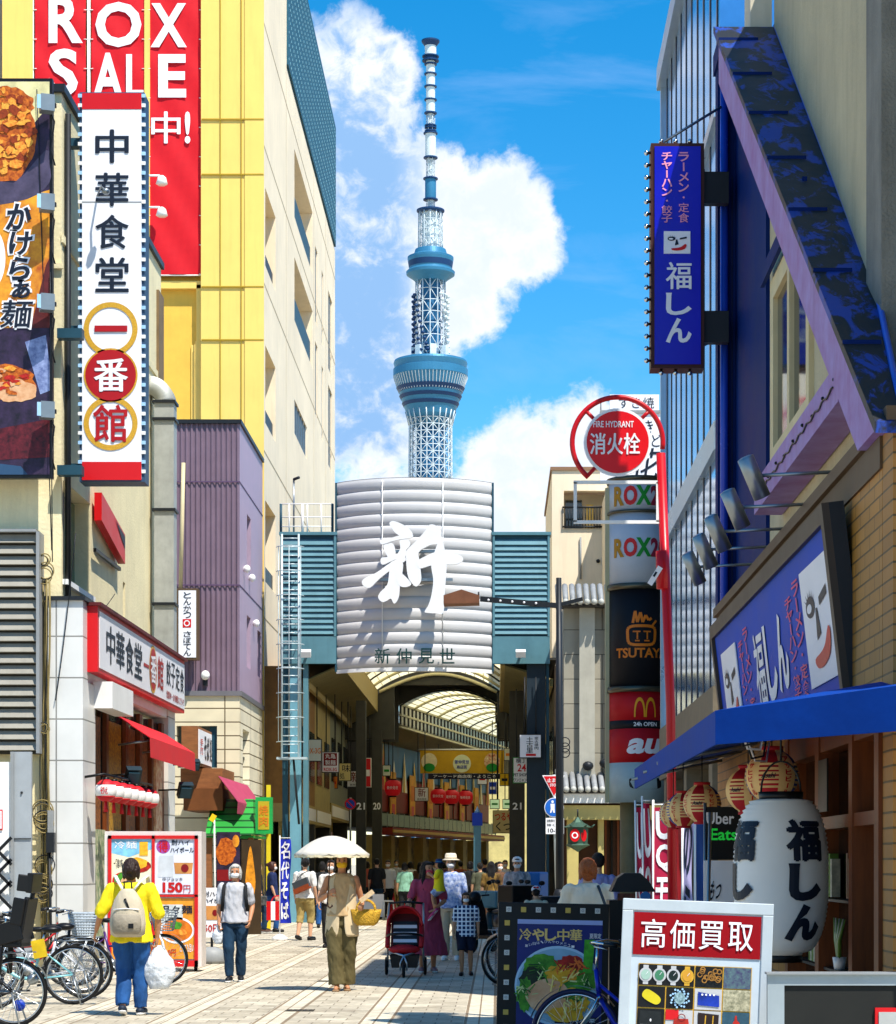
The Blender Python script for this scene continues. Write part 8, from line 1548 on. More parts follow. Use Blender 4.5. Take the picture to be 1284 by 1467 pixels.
# white haired woman
P2 = person('white haired woman in a pale grey tee, jeans and white mask walking towards the camera', 337, 29.8, .05, 1.54, 1.1, None, GTEE, .86, .75, JEAND, shoes=M('shoe_black', '#15161a', .6), hair=M('hair_white', '#bcb8b0', .5, var=.2, vs=40, bump=.6, bs=60), hstyle='bob', mask=MWHITE, a=((-.235, .0, 1.1), (-.23, -.06, .86)), b=((.25, .04, 1.1), (.22, -.1, .9)), la=((-.09, -.08, .5), (-.075, -.06, .085)), lb=((.085, .0, .5), (.07, .1, .10)), curl=(1.4, .8), pw=1.05)
def rucksack():
    t = thing('backpack', 'black rucksack with straps over the shoulders of the white haired woman', 'backpack', P2.location + Vector((0, 0, .95)), .05); m = MB(); m.sph((0, .18, .1), (.15, .09, .2), BTEE, 14, 10); m.build('pack_body', t); m = MB()
    for k in (-1, 1): strap(m, [(k * .13, .1, .31), (k * .135, .0, .345), (k * .14, -.09, .29), (k * .15, -.135, .15), (k * .165, -.09, -.02)], .024, BTEE)
    m.build('shoulder_strap', t)
rucksack(); w = P2.location; poly_bag((w.x - .215, w.y - .06, .5), .07, .3, 'small white carrier bag with a green handle in the white haired woman\'s hand', PLAS)
# parasol woman
P3 = person('woman in a long beige vest, olive trousers and yellow mask under a white parasol', 490, 27.7, .05, 1.69, 1.0, SKIN, cloth('top_tan', '#b89a70'), .92, 0, OLIVE, pw=1.25, flare=.35, pz=.12, shoes=None, hair=HAIRB, hstyle='bob', mask=M('mask_yellow', '#d8a81c', .7), a=((-.27, -.02, 1.12), (-.155, -.21, 1.20)), b=((.24, .06, 1.12), (.25, -.15, 1.05)), la=((-.09, -.06, .5), (-.06, -.04, .085)), lb=((.085, .0, .5), (.055, .10, .09)), curl=(1.6, 1.2), vest=(BEIGE, .66), hp=((1, 0, .2), (-1, 0, .2)))
for k in (-1, 1):
    q = MB(); an = ((-.06, -.04), (.055, .10))[k > 0]; q.tube([(an[0], an[1] + .05, .015), (an[0] + k * .015, an[1] - .18, .012)], [.036, .045], M('sandal_tan', '#8a6a48', .6), 10, asp=.35); q.tube([(an[0] - .04, an[1] - .1, .03), (an[0], an[1] - .1, .062), (an[0] + .045, an[1] - .1, .03)], .009, MATS['sandal_tan'], 6); q.build('sandal', P3)
def parasol():
    w = P3.location; hx, hy, hz = w.x - .155, w.y - .29, 1.21; t = thing('parasol', 'white lace-edged parasol with a dark shaft held over the woman in beige', 'parasol', (hx, hy, hz)); ap = Vector((.04, .16, .68)); n = 48; R = .46; pc = M('parasol_cloth', '#c4bdb0', .8, var=.05); rows = 9; P = []
    for j in range(rows + 1):
        f = j / rows
        for i in range(n):
            A = 2 * pi * i / n; sc = 1 - .045 * (1 - abs(cos(4 * A))) * f; P.append(ap + Vector((R * f * cos(A) * sc, R * f * sin(A) * sc, -.235 * f ** 1.9 + (.012 * cos(16 * A) if j == rows else 0) - .012 * (1 - abs(cos(4 * A))) * f)))
    m = MB(); m.add(P, [(j * n + i, j * n + (i + 1) % n, (j + 1) * n + (i + 1) % n, (j + 1) * n + i) for j in range(rows) for i in range(n)], pc, True); o = m.build('canopy', t); sd = o.modifiers.new('s', 'SOLIDIFY'); sd.thickness = .004
    m = MB(); m.add([ap + Vector(((R + d) * cos(2 * pi * i / 96) * .985, (R + d) * sin(2 * pi * i / 96) * .985, -.235 - .03 * q + .008 * (i % 4 > 1))) for q, d in ((0, 0), (1, .004)) for i in range(96)], [(i, (i + 1) % 96, (i + 1) % 96 + 96, i + 96) for i in range(96)], M('parasol_lace', '#cfc2a0', .8, var=.2, vs=60)); m.build('lace_edge', t)
    m = MB(); m.tube([(0, 0, -.12), ap + Vector((0, 0, .05))], [.008, .006], M('shaft_brown', '#3a2416', .5), 8); m.tube([(0, 0, -.12), (.005, 0, -.17), (.03, 0, -.19), (.055, 0, -.17), (.058, 0, -.15)], .011, MATS['shaft_brown'], 8); m.build('shaft', t)
    m = MB()
    for i in range(8): A = 2 * pi * i / 8; m.tube([ap - Vector((0, 0, .01)), ap + Vector((R * .5 * cos(A), R * .5 * sin(A), -.075)), ap + Vector((R * .97 * cos(A), R * .97 * sin(A), -.235))], .004, STEEL, 4)
    m.build('rib', t)
parasol()
def straw_bag():
    w = P3.location; t = thing('straw_bag', 'golden woven straw bag on the forearm of the woman in beige', 'bag', (w.x + .30, w.y - .1, .80)); st = M('straw', '#c89a2c', .7, var=.35, vs=30, bump=1., bs=60); m = MB(); n = 20
    m.loft([((0, 0, 0), .1, .06), ((0, 0, .04), .15, .08), ((0, 0, .14), .18, .085), ((.0, 0, .2), .19, .08)], st, 22); m.build('basket', t); m = MB()
    m.ring((0, -.06, .2), .11, .014, st, 'Y', 20, 7, 0, pi); m.ring((0, .06, .2), .11, .014, st, 'Y', 20, 7, 0, pi); m.build('handle', t)
    f = thing('hand_fan', 'pale folded hand fan in the other hand of the woman in beige', 'fan', (w.x + .27, w.y - .27, 1.09)); m = MB(); m.obox((.05, 0, .07), (.06, .012, .2), (0, radians(52), 0), M('fan_pale', '#cbb089', .6, var=.2, vs=30)); m.build('leaves', f)
straw_bag()
# man in white from behind
P4 = person('man in a white tee and khaki trousers walking away with a bag across his back', 437, 46, pi - .35, 1.66, 1.08, SKINB, WTEE, .88, .8, KHAKI, pz=.36, shoes=BLACK, hair=HAIRB, mask=MWHITE, turn=.5, la=((-.09, -.1, .5), (-.09, -.06, .085)), lb=((.09, .02, .5), (.09, .16, .12)), pw=1.1)
t = thing('shoulder_bag', 'grey and rust shoulder bag slung across the man in white', 'bag', P4.location + Vector((0, 0, .95)), pi - .35); m = MB(); m.obox((0, .17, .18), (.34, .08, .2), (0, radians(22), 0), M('bag_grey', '#3a3f44', .7)); m.obox((-.02, .165, .1), (.36, .1, .1), (0, radians(22), 0), M('bag_rust', '#8a3c18', .7)); m.build('pouch', t); m = MB(); strap(m, [(.14, .16, .24), (.02, .13, .40), (-.1, .05, .47), (-.13, -.1, .42)], .016, BLACK); m.build('strap', t)
P5 = person('woman with a ponytail in a black tee and navy trousers walking right by the stall', 369, 51, pi / 2 + .4, 1.58, 1, SKINB, BTEE, .9, .7, JEAND, shoes=M('shoe_brown', '#4a2c1c', .6), hair=HAIRB, hstyle='bun', la=((-.09, -.16, .5), (-.09, -.14, .085)), lb=((.09, .06, .5), (.09, .26, .14)), a=((-.2, .02, 1.1), (-.2, -.05, .86)), curl=(1.4, .6), far=True)
t = thing('handbag', 'grey patterned handbag held low by the woman in the black tee', 'bag', (PX(372, 50.8), 50.75, .62)); m = MB(); m.box(-.17, .17, -.05, .05, 0, .22, M('bag_pattern', '#6a6c68', .6, var=.7, vs=16, col2='#1c1c1c')); m.build('pouch', t, bevel=.02); m = MB(); m.ring((0, 0, .2), .09, .01, BLACK, 'Y', 14, 5, 0, pi); m.build('handle', t)
P6 = person('woman in a navy top walking right behind the blue flag with a red striped bag', 390, 51.6, pi / 2 + .2, 1.60, 1.05, SKINB, NTEE, .88, .8, JEAN, shoes=BLACK, hair=M('hair_auburn', '#3a1a10', .5), hstyle='bun', mask=MWHITE, la=((-.09, -.12, .5), (-.09, -.08, .085)), lb=((.09, .06, .5), (.09, .22, .12)), b=((.2, .0, 1.1), (.2, -.12, .88)), far=True)
t = thing('tote_bag', 'red and white striped tote bag beside the woman in the navy top', 'bag', (PX(398, 50.5), 50.5, .3)); m = MB()
for i in range(5): m.box(-.24 + i * .096, -.24 + (i + 1) * .096, -.09, .09, 0, .42, RED if i % 2 == 0 else SIGNW)
m.build('pouch', t); m = MB(); m.ring((0, 0, .4), .14, .014, RED, 'Y', 16, 5, 0, pi); m.build('handle', t)
# mother, toddler, stroller, boy
ROSE = cloth('dress_rose', '#a03a52', var=.15)
P7 = person('long haired woman in a rose pink dress pushing a red stroller and carrying a toddler', 613, 32.4, .12, 1.58, 1.08, SKIN, None, .27, .8, skirt=(ROSE, .27, .10), shoes=M('shoe_mauve', '#8a6a70', .6), hair=HAIRB, hstyle='long', mask=M('mask_rose', '#c83a4c', .7), turn=.55, a=((-.28, -.06, 1.12), (-.33, -.34, 1.07)), b=((.25, -.08, 1.1), (.14, -.28, 1.03)), curl=(1.5, .9), hp=((0, 0, -1), (0, .3, 1)))
T1 = person('toddler in a yellow tee and blue hat on the hip of the woman in pink', 0, 32.15, -pi / 2 - .1, .86, 1.25, SKIN, YELT, .84, .7, cloth('shorts_dotted', '#1c2c6a', var=.8, vs=16, col2='#c8cce0'), pz=.6, pw=1.1, shoes=M('shoe_pink', '#b83a6a', .6), hair=HAIRB, hstyle='bob', hat=('brim', M('hat_navy', '#16305a', .7), M('hat_band_teal', '#3a7a9a', .7)), turn=.3, x=PX(629, 32.15), z=.74, la=((-.16, -.16, .72), (-.16, -.1, .36)), lb=((.16, -.16, .72), (.16, -.1, .36)), a=((-.22, -.08, 1.2), (-.14, -.22, 1.3)), b=((.24, -.08, 1.2), (.14, -.24, 1.3)))
CHK = M('shirt_check', '#d8dce4', .8); 
def checks():
    nt = CHK.node_tree; N = nt.nodes; L = nt.links; tc = N.new('ShaderNodeTexCoord'); b = N.new('ShaderNodeTexBrick'); b.offset = 0; sp = N.new('ShaderNodeSeparateXYZ'); cb = N.new('ShaderNodeCombineXYZ'); L.new(tc.outputs['Object'], sp.inputs[0]); L.new(sp.outputs[0], cb.inputs[0]); L.new(sp.outputs[2], cb.inputs[1]); L.new(cb.outputs[0], b.inputs[0])
    b.inputs['Scale'].default_value = 1; b.inputs['Brick Width'].default_value = .058; b.inputs['Row Height'].default_value = .058; b.inputs['Mortar Size'].default_value = .009; b.inputs['Mortar Smooth'].default_value = 0; b.inputs['Color1'].default_value = (.02, .035, .11, 1); b.inputs['Color2'].default_value = (.015, .025, .08, 1); b.inputs['Mortar'].default_value = (.75, .78, .82, 1); L.new(b.outputs[0], N['Principled BSDF'].inputs['Base Color'])
checks()
P9 = person('small boy in a white and navy checked shirt, dark shorts and white mask', 668, 31.5, 0, 1.15, 1.12, SKIN, CHK, .80, .8, cloth('shorts_navy', '#10142a'), pz=.5, pw=1.1, shoes=BLACK, hair=HAIRB, hstyle='bob', mask=MWHITE, la=((-.09, -.1, .5), (-.09, -.06, .085)), lb=((.09, .0, .5), (.09, .08, .09)))
DOTB = M('shirt_blue_print', '#2a5aa8', .8, var=.5, vs=18, col2='#c8d0e0')
P10 = person('person in a white brimmed hat and blue patterned shirt behind the woman in pink', 646, 36.5, -.1, 1.68, 1.05, SKINB, DOTB, .85, .9, cloth('trouser_pale', '#b8a88c'), shoes=WHITE, hair=HAIRB, mask=MWHITE, hat=('brim', M('hat_cream', '#d8ccb4', .7), M('hat_band', '#a89a80', .7)), far=True)
def stroller():
    Y = 31.2; t = thing('stroller', 'red three wheeled stroller with a striped seat liner pushed by the woman in pink', 'stroller', (PX(580, Y), Y, 0)); rf = M('stroller_red', '#b0121c', .6, var=.1, bump=.3, bs=10); rd = M('stroller_dark_red', '#4a0a0e', .7)
    def st(): pass
    m = MB(); n, k = 18, 8; P = [(.235 * cos(pi * i / n) * (1 - .08 * j / k), .03 + .34 * sin(pi / 2 * j / k) * .8 + .0, .70 + .26 * sin(pi * i / n) * (cos(pi / 2 * j / k * .8))) for j in range(k + 1) for i in range(n + 1)]
    m.add(P, [(j * (n + 1) + i, j * (n + 1) + i + 1, (j + 1) * (n + 1) + i + 1, (j + 1) * (n + 1) + i) for j in range(k) for i in range(n)], rf, True); o = m.build('canopy', t); o.modifiers.new('s', 'SOLIDIFY').thickness = .012
    m = MB(); m.tube([(.24 * cos(pi * i / 20), .02, .70 + .265 * sin(pi * i / 20)) for i in range(21)], .016, rf, 8); m.build('canopy_hem', t)
    m = MB(); m.add([(-.2, -.12, .42), (.2, -.12, .42), (.2, .1, .40), (-.2, .1, .40), (.19, .26, .86), (-.19, .26, .86)], [(0, 1, 2, 3), (3, 2, 4, 5)], rd); m.sph((0, -.12, .38), (.22, .1, .07), rf, 16, 8)
    for sx in (-1, 1): m.tube([(sx * .23, -.14, .42), (sx * .235, .05, .55), (sx * .225, .15, .72)], .035, rf, 8)
    m.build('seat', t, bevel=0); m = MB(); sp_ = SIGNW
    for i in range(7):
        f = i / 7; ya, za = .08 + .14 * f, .42 + .34 * f; m.add([(-.165, ya - .012, za), (.165, ya - .012, za), (.16, ya + .005, za + .045), (-.16, ya + .005, za + .045)], [(0, 1, 2, 3)], SIGNW if i % 2 else BLACK)
    for i in range(4): m.add([(-.17, -.14 + i * .05, .445), (.17, -.14 + i * .05, .445), (.17, -.09 + i * .05, .44), (-.17, -.09 + i * .05, .44)], [(0, 1, 2, 3)], SIGNW if i % 2 else BLACK)
    m.build('striped_liner', t); m = MB(); m.tube([(.24 * cos(a), -.03 - .2 * sin(a), .56 + .04 * sin(a)) for a in [pi * i / 14 for i in range(15)]], .018, BLACK, 8); m.build('bumper_bar', t)
    m = MB(); al = M('alloy', '#b0b4b8', .3, .8)
    for sx in (-1, 1): m.tube([(sx * .25, .42, .12), (sx * .245, .15, .42), (sx * .25, .3, .75), (sx * .24, .52, 1.0)], .014, al, 8); m.tube([(sx * .24, .15, .42), (sx * .13, -.14, .33), (0, -.36, .30)], .014, al, 8)
    m.tube([(-.24, .52, 1.0), (0, .55, 1.02), (.24, .52, 1.0)], .016, BLACK, 8); m.tube([(0, -.36, .3), (-.045, -.38, .2), (-.045, -.38, .1)], .012, al, 6); m.tube([(0, -.36, .3), (.045, -.38, .2), (.045, -.38, .1)], .012, al, 6); m.build('frame', t); m = MB(); m.add([(x_ * w_, y_, z_) for z_, w_ in ((.13, .17), (.30, .2)) for x_, y_ in ((-1, -.2), (1, -.2), (1, .3), (-1, .3))], [(3, 2, 1, 0), (0, 1, 5, 4), (1, 2, 6, 5), (2, 3, 7, 6), (3, 0, 4, 7)], BLACK); m.build('basket', t)
    for x_, y_, r in ((0, -.38, .1), (-.27, .42, .13), (.27, .42, .13)):
        m = MB(); m.ring((x_, y_, r), r - .022, .022, RUBBER, 'X', 22, 6); w_ = m.build('wheel', t); m = MB(); m.tube([(x_ - .015, y_, r), (x_ + .015, y_, r)], r * .5, al, 14); m.build('hub', w_)
stroller()
# right hand side people
P11 = person('woman with copper brown hair in a white jacket seen from behind with a grey bag', 842, 22.3, pi + .1, 1.60, 1.15, SKINB, cloth('jacket_ivory', '#d8c8b0', var=.12), .86, 1.8, cloth('trouser_sand', '#a8926a'), shoes=BLACK, hair=M('hair_copper', '#9a4c18', .4, var=.55, vs=50, stretch=(5, 5, 1), bump=.6, bs=50), hstyle='bob', a=((-.25, -.02, 1.1), (-.2, -.2, .95)), b=((.3, -.06, 1.12), (.34, -.26, 1.05)))
t = thing('shoulder_bag', 'slouchy grey leather bag on the shoulder of the copper haired woman', 'bag', P11.location + Vector((.2, -.14, .8)), 0); m = MB(); m.sph((0, 0, .12), (.16, .06, .14), M('bag_slate', '#4a5056', .5, bump=.8, bs=12), 16, 10); m.build('pouch', t); m = MB(); strap(m, [(.02, -.02, .2), (-.06, -.03, .42), (-.1, .08, .54)], .014, M('strap_grey', '#3a3e42', .6)); m.build('strap', t)
person('dark haired person in a lavender shirt walking away by the wooden entrance', 857, 28, pi, 1.68, 1.05, SKINB, cloth('shirt_lavender', '#8a8ab8'), .86, .8, JEAND, shoes=BLACK, hair=HAIRB, far=True)
RID = person('delivery rider in a white cap and mask with a black and white jacket', 741, 42.5, .0, 1.66, 1.08, SKINB, cloth('jacket_rider', '#c0c4cc', var=.75, vs=4, col2='#14181e'), .9, 1.9, BTEE, shoes=BLACK, hair=HAIRB, mask=MWHITE, hat=('cap', WHITE, WHITE), far=True)
person('child in a white cap with a red bow behind the cold noodle board', 768, 33, pi, 1.21, 1.1, SKINB, cloth('tee_cream', '#c8bca0'), .85, .7, BTEE, shoes=BLACK, hair=HAIRB, hat=('bow', M('cap_white', '#dcdce0', .6), M('cap_white2', '#d0d0d4', .6)), far=True)
FARP = [(540, 64, pi, 1.70, BTEE, JEAND, 'short', 'person in dark clothes standing left under the arcade roof'), (556, 66, 0, 1.66, WTEE, BTEE, 'short', 'person in a pale tee and black trousers facing out of the arcade'), (588, 74, pi, 1.62, WTEE, BTEE, 'bob', 'dark haired person in white at the middle of the arcade'), (602, 70, pi, 1.6, BROWNC, BROWNC, 'long', 'person in brown clothes walking into the arcade behind the pink dress'), (674, 62, pi, 1.62, BTEE, BTEE, 'bob', 'person in black right of the white brimmed hat'), (688, 58, pi, 1.58, cloth('shirt_moss', '#4a4c3a'), BTEE, 'short', 'person in a moss grey shirt by the teal information post'), (704, 50, pi, 1.6, cloth('dress_ochre', '#8a6a2a', var=.6, vs=6, col2='#3a2414'), BROWNC, 'long', 'person in an ochre and brown dress near the parked scooters'), (716, 54, .3, 1.6, BROWNC, BTEE, 'bob', 'brown haired person in brown behind the scooters'), (474, 42, 0, 1.62, WTEE, BTEE, 'bob', 'person mostly hidden behind the woman in the beige vest'), (620, 90, pi, 1.65, GTEE, BTEE, 'short', 'distant grey clad person deep in the arcade'), (650, 95, 0, 1.6, NTEE, BTEE, 'short', 'distant navy clad person deep in the arcade'),
 (526, 72, pi, 1.63, cloth('tee_coral', '#c05a4a'), JEAND, 'bob', 'far person in a coral top beside pillar 20'), (568, 80, 0, 1.68, GTEE, KHAKI, 'short', 'far person in grey and khaki walking out between the cones'), (580, 62, pi, 1.58, cloth('tee_mint', '#7aa890'), BTEE, 'bob', 'person in a mint green top just left of the woman in pink'), (660, 72, pi, 1.64, cloth('tee_rust', '#8a4424'), JEAN, 'short', 'far person in a rust top right of the white hat'), (680, 88, 0, 1.62, WTEE, KHAKI, 'bob', 'far person in white and khaki past the teal post'), (695, 70, pi, 1.7, NTEE, KHAKI, 'short', 'far person in navy and khaki right of the teal post'), (712, 76, pi, 1.6, cloth('tee_pink', '#c87a90'), BTEE, 'long', 'far long haired person in a pink top'), (724, 66, .2, 1.66, WTEE, JEAND, 'short', 'person in white and denim left of the dark gate column'), (606, 100, 0, 1.66, cloth('tee_sky', '#6a98c0'), BTEE, 'short', 'farthest person in a sky blue top'), (636, 82, pi, 1.6, cloth('dress_plum', '#5a3458'), BTEE, 'bob', 'far person in plum behind the white hat'), (548, 90, pi, 1.66, OLIVE, BTEE, 'short', 'far person in olive near the game hall'), (462, 55, pi, 1.6, BTEE, JEAN, 'bob', 'person in black and denim left behind the parasol woman')]
for px_, Y, rz, h, tm, bm_, hs, lb_ in FARP: person(lb_, px_, Y, rz, h, 1., SKINB, tm, .86, .8, bm_, shoes=BLACK, hair=HAIRB, hstyle=hs, far=True, mask=MWHITE if abs(rz) < 1 else None, la=((-.09, -.08, .5), (-.09, -.02, .085)), lb=((.09, 0, .5), (.09, .1, .09)))
# ---------------------------------------------------------------- bicycles and scooters
def wheel(t, x, r, spokes=True, tyre=None):
    m = MB(); m.ring((x, 0, r), r - .018, .018, tyre or RUBBER, 'Y', 44, 7); w = m.build('wheel', t); m = MB(); m.ring((x, 0, r), r - .042, .009, CHROME, 'Y', 40, 5); m.build('rim', w); m = MB()
    for i in range(28):
        a = 2 * pi * i / 28; b = a + (.5 if i % 2 else -.5); s = .025 if i % 4 < 2 else -.025; m.tube([(x + .025 * cos(b), s, r + .025 * sin(b)), (x + (r - .045) * cos(a), 0, r + (r - .045) * sin(a))], .0022, CHROME, 3, cap=False)
    m.tube([(x, -.045, r), (x, .045, r)], .02, STEEL, 8); m.build('spokes', w)
def bicycle(label, px_, Y, rz, col, basket=None, seat=None, steer=.0, extra=None, tyre=None, front=False, group=None):
    """local +x is forward; px_ marks the rear wheel (or the front one)"""
    L, r = 1.08, .33; X = PX(px_, Y) - (L * cos(rz) if front else 0); Yb = Y - (L * sin(rz) if front else 0); t = thing('bicycle', label, 'bicycle', (X, Yb, 0), rz, group); wheel(t, 0, r, True, tyre); wheel(t, L, r, True, tyre); f = MB(); bb = (.44, 0, .28); hd = (.93, 0, .80); st = (.34, 0, .68)
    f.tube([bb, st], .016, col, 8); f.tube([(.915, 0, .62), (.8, 0, .42), (.6, 0, .3), bb], .021, col, 10); f.tube([(.92, 0, .70), (.7, 0, .52), (.40, 0, .5)], .014, col, 8); f.tube([(.905, 0, .58), hd], .019, col, 10)
    for s in (-.05, .05): f.tube([bb, (0, s, r)], .010, col, 6); f.tube([(st[0], 0, .6), (0, s, r)], .008, col, 6)
    f.build('frame', t); f = MB()
    for s in (-.045, .045): f.tube([(.905, s, .60), (.96, s, .5), (L, s, r)], .011, CHROME, 7)
    f.tube([(.90, -.045, .60), (.90, .045, .60)], .012, CHROME, 6); f.build('fork', t); h = MB(); h.tube([hd, (.92, 0, .96)], .011, CHROME, 7)
    for s in (-1, 1): h.tube([(.92, 0, .96), (.95, s * .1, .99), (.90, s * .23, 1.0), (.76, s * .27, .98)], .010, CHROME, 7); h.tube([(.82, s * .26, .99), (.72, s * .275, .975)], .016, BLACK, 8); h.tube([(.9, s * .22, .97), (.8, s * .24, .95)], .006, CHROME, 5)
    h.build('handlebar', t); h = MB(); h.tube([st, (.31, 0, .8)], .012, CHROME, 7); h.sph((.24, 0, .83), (.12, .095, .045), BLACK, 14, 8); h.sph((.38, 0, .83), (.11, .035, .03), BLACK, 12, 8); h.build('saddle', t); h = MB()
    for cx, a0, a1 in ((0, .1, pi * .95), (L, .35, pi * .8)):
        n = 18; P = []
        for i in range(n + 1): a = a0 + (a1 - a0) * i / n; P += [(cx + (r + .02) * cos(a), s, r + (r + .02) * sin(a)) for s in (-.026, .026)]
        h.add(P, [(2 * i, 2 * i + 1, 2 * i + 3, 2 * i + 2) for i in range(n)], STEEL, True)
    h.build('mudguard', t); h = MB(); h.tube([(.44, -.05, .28), (.44, .05, .28)], .06, STEEL, 16); h.tube([(.44, -.07, .28), (.53, -.07, .15)], .009, STEEL, 6); h.tube([(.44, .07, .28), (.35, .07, .41)], .009, STEEL, 6); h.box(.49, .58, -.15, -.07, .14, .16, BLACK); h.box(.30, .39, .07, .15, .40, .42, BLACK); h.tube([(0, -.06, r), (.22, -.07, .33), (.44, -.06, .34)], .012, STEEL, 6); h.build('crank', t)
    h = MB(); h.tube([(0, .07, r), (-.1, .12, .0)], .009, STEEL, 6); h.tube([(0, -.07, r), (-.1, -.12, .0)], .009, STEEL, 6); h.tube([(-.1, -.12, .01), (-.1, .12, .01)], .008, STEEL, 6); h.build('stand', t); h = MB()
    for s in (-.06, .06): h.tube([(.24, s, .70), (-.2, s, .71)], .006, STEEL, 5); h.tube([(-.15, s, .71), (0, s * .8, r)], .005, STEEL, 5)
    for k in range(4): h.tube([(-.18 + k * .11, -.06, .712), (-.18 + k * .11, .06, .712)], .005, STEEL, 5)
    h.build('rear_rack', t)
    if basket:
        h = MB(); c = (L + .02, 0); z0, z1 = .70, .96
        for j in range(9):
            f_ = j / 8; w, d, z = .15 + .05 * f_, .11 + .05 * f_, z0 + (z1 - z0) * f_; pts = [(c[0] - d, -w, z), (c[0] + d, -w, z), (c[0] + d, w, z), (c[0] - d, w, z), (c[0] - d, -w, z)]; h.tube(pts, .011 if basket is not STEEL else .004, basket, 5)
        for k in range(9):
            g = -1 + 2 * k / 8
            for sx in (-1, 1): h.tube([(c[0] + sx * .11, g * .15, z0), (c[0] + sx * .16, g * .2, z1)], .006 if basket is not STEEL else .003, basket, 4); h.tube([(c[0] + g * .11, sx * .15, z0), (c[0] + g * .16, sx * .2, z1)], .006 if basket is not STEEL else .003, basket, 4)
        h.box(c[0] - .11, c[0] + .11, -.15, .15, z0 - .005, z0 + .005, basket); h.build('basket', t)
    if seat:
        h = MB(); h.obox((-.13, 0, 1.0), (.05, .3, .46), (0, -.18, 0), BLACK); h.box(-.12, .18, -.15, .15, .76, .81, BLACK); h.obox((-.08, 0, 1.02), (.03, .2, .36), (0, -.18, 0), DKSTEEL)
        for s in (-1, 1): h.obox((0, s * .155, .9), (.26, .03, .2), (0, .25, 0), BLACK); h.obox((-.09, s * .16, 1.1), (.12, .03, .26), (0, -.18, 0), BLACK); h.tube([(.08, s * .14, .78), (.1, s * .16, .5)], .03, BLACK, 8)
        h.build('child_seat', t, bevel=.02); h = MB(); h.obox((-.2, 0, 1.37), (.06, .3, .19), (0, -.12, 0), BLACK); [h.obox((-.15, s * .14, 1.37), (.13, .04, .16), (0, -.12, s * .3), BLACK) for s in (-1, 1)]; h.tube([(-.17, 0, 1.2), (-.2, 0, 1.32)], .025, DKSTEEL, 8); h.build('headrest', t, bevel=.018)
    if extra: extra(t)
    return t
CY = M('bike_cyan', '#7fc0c8', .3, .2); WB = M('bike_white', '#c8ccd4', .3, .2); PU = M('bike_purple', '#4a2a6a', .3, .2); RB = M('bike_red', '#a8181c', .3, .2); BB = M('bike_black', '#17181c', .3, .3); BL = M('bike_blue', '#1a2aa0', .3, .3)
WICK = M('wicker_grey', '#9aa4ac', .6, var=.25, vs=30); GB = 'bicycles parked by the noodle shop'
def yb(t): h = MB(); h.obox((.36, .09, .62), (.14, .08, .2), (0, .2, 0), M('bag_yellow', '#d8b414', .6, var=.3)); h.build('yellow_cover', t)
def bl(t): h = MB(); h.sph((-.02, -.1, .2), (.06, .04, .06), BLUEP, 10, 8); h.build('blue_lock', t)
bicycle('black bicycle with a black child seat and headrest, nearest the camera', 20, 21.6, pi - .12, BB, None, True, extra=bl, group=GB)
bicycle('pale cyan bicycle with a black saddle and yellow cover, side on', 105, 25.0, pi + .06, CY, None, extra=yb, group=GB)
bicycle('white bicycle parked close behind the pale cyan one', 122, 26.1, pi - .05, WB, None, group=GB)
bicycle('bicycle with a grey wicker front basket by the tiled pier', 118, 27.2, .35, BB, WICK, front=True, group=GB)
bicycle('red bicycle with raised handlebars by the cable bundle', 100, 28.6, .2, RB, None, front=True, group=GB)
bicycle('purple and white bicycle half hidden behind the woman in yellow', 233, 29.0, .05, PU, STEEL, front=True, group=GB)
bicycle('steel grey bicycle at the far left behind the child seat', -10, 24.2, pi + .2, M('bike_grey', '#7a8084', .3, .4), None, group=GB)
bicycle('blue bicycle in front of the cold noodle board, only its front wheel showing', 825, 16.2, pi - .25, BL, None, front=True, tyre=M('tyre_navy', '#101640', .5))
bicycle('black bicycle left of the cold noodle board, nearest to the boy', 722, 29.0, .5, BB, STEEL, group='bicycles beside the cold noodle board')
bicycle('dark grey bicycle just behind the one nearest the boy', 728, 29.8, .5, M('bike_slate', '#2a3036', .3, .3), None, group='bicycles beside the cold noodle board')
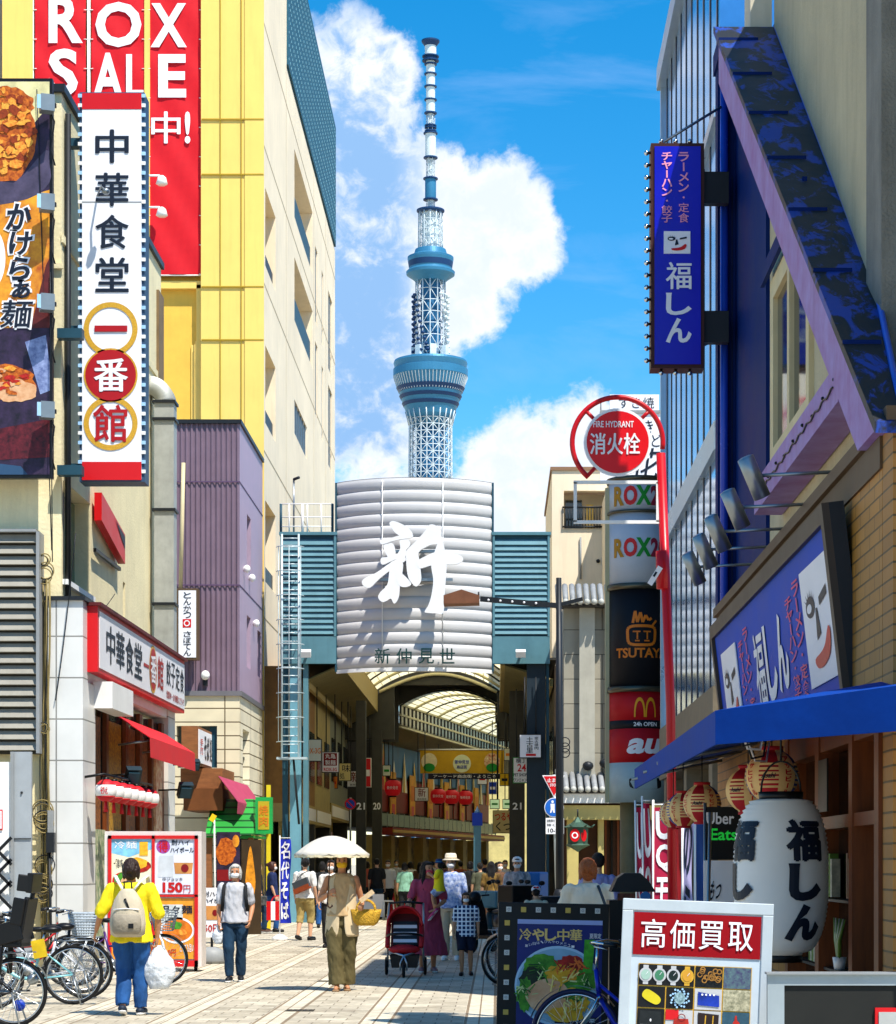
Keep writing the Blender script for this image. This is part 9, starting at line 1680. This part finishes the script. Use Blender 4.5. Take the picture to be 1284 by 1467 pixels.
def scooter(label, px_, Y, rz, col, box, bh):
    t = thing('scooter', label, 'scooter', (PX(px_, Y), Y, 0), rz, 'delivery scooters parked right of the arcade'); r = .22
    for x in (0, 1.15): m = MB(); m.ring((x, 0, r), r - .05, .05, RUBBER, 'Y', 26, 8); w = m.build('wheel', t); m = MB(); m.tube([(x, -.03, r), (x, .03, r)], .12, STEEL, 14); m.build('hub', w)
    m = MB(); m.loft([((.1, 0, .35), .28, .13), ((.12, 0, .55), .32, .15), ((.16, 0, .70), .3, .13)], col, 16); m.box(.3, .85, -.13, .13, .28, .34, col); m.add([(.82, -.17, .3), (.82, .17, .3), (.95, .19, .75), (.95, -.19, .75), (1.0, .13, .98), (1.0, -.13, .98)], [(0, 3, 2, 1), (3, 5, 4, 2)], col); m.sph((1.0, 0, .98), (.1, .13, .11), col, 12, 8); m.sph((1.14, 0, .46), (.22, .06, .08), col, 12, 8); m.build('body', t)
    m = MB(); m.sph((.15, 0, .74), (.32, .13, .06), BLACK, 14, 8); m.build('seat', t); m = MB(); m.tube([(1.0, -.3, 1.02), (1.0, 0, 1.0), (1.0, .3, 1.02)], .016, BLACK, 8); m.tube([(1.05, 0, .9), (1.15, 0, .25)], .03, STEEL, 8)
    for s in (-1, 1): m.tube([(1.0, s * .22, 1.02), (.98, s * .28, 1.2)], .006, BLACK, 5); m.sph((.98, s * .29, 1.23), (.02, .06, .04), BLACK, 8, 6)
    m.build('handlebar', t); m = MB(); m.sph((1.09, 0, .98), (.03, .06, .05), M('headlamp', '#d8dcd8', .1), 10, 6); m.build('headlight', t); m = MB(); m.box(-.42, .02, -.24, .24, .78, .78 + bh, box); m.build('delivery_box', t, bevel=.03); return t
scooter('scooter with a blue delivery box beside the rider in the white cap', 757, 43, -2.0, WB, M('box_blue', '#1c6ab4', .5, var=.2), .62)
scooter('scooter with a black delivery box in front of the rider', 730, 38, 2.2, BB, BLACK, .42)
scooter('dark scooter right of the rider by the lamp post', 782, 37, 1.9, BB, DKSTEEL, .25)
scooter('scooter with a teal cover left of the black delivery box', 706, 40, 1.2, DKTEAL, TEAL, .3)
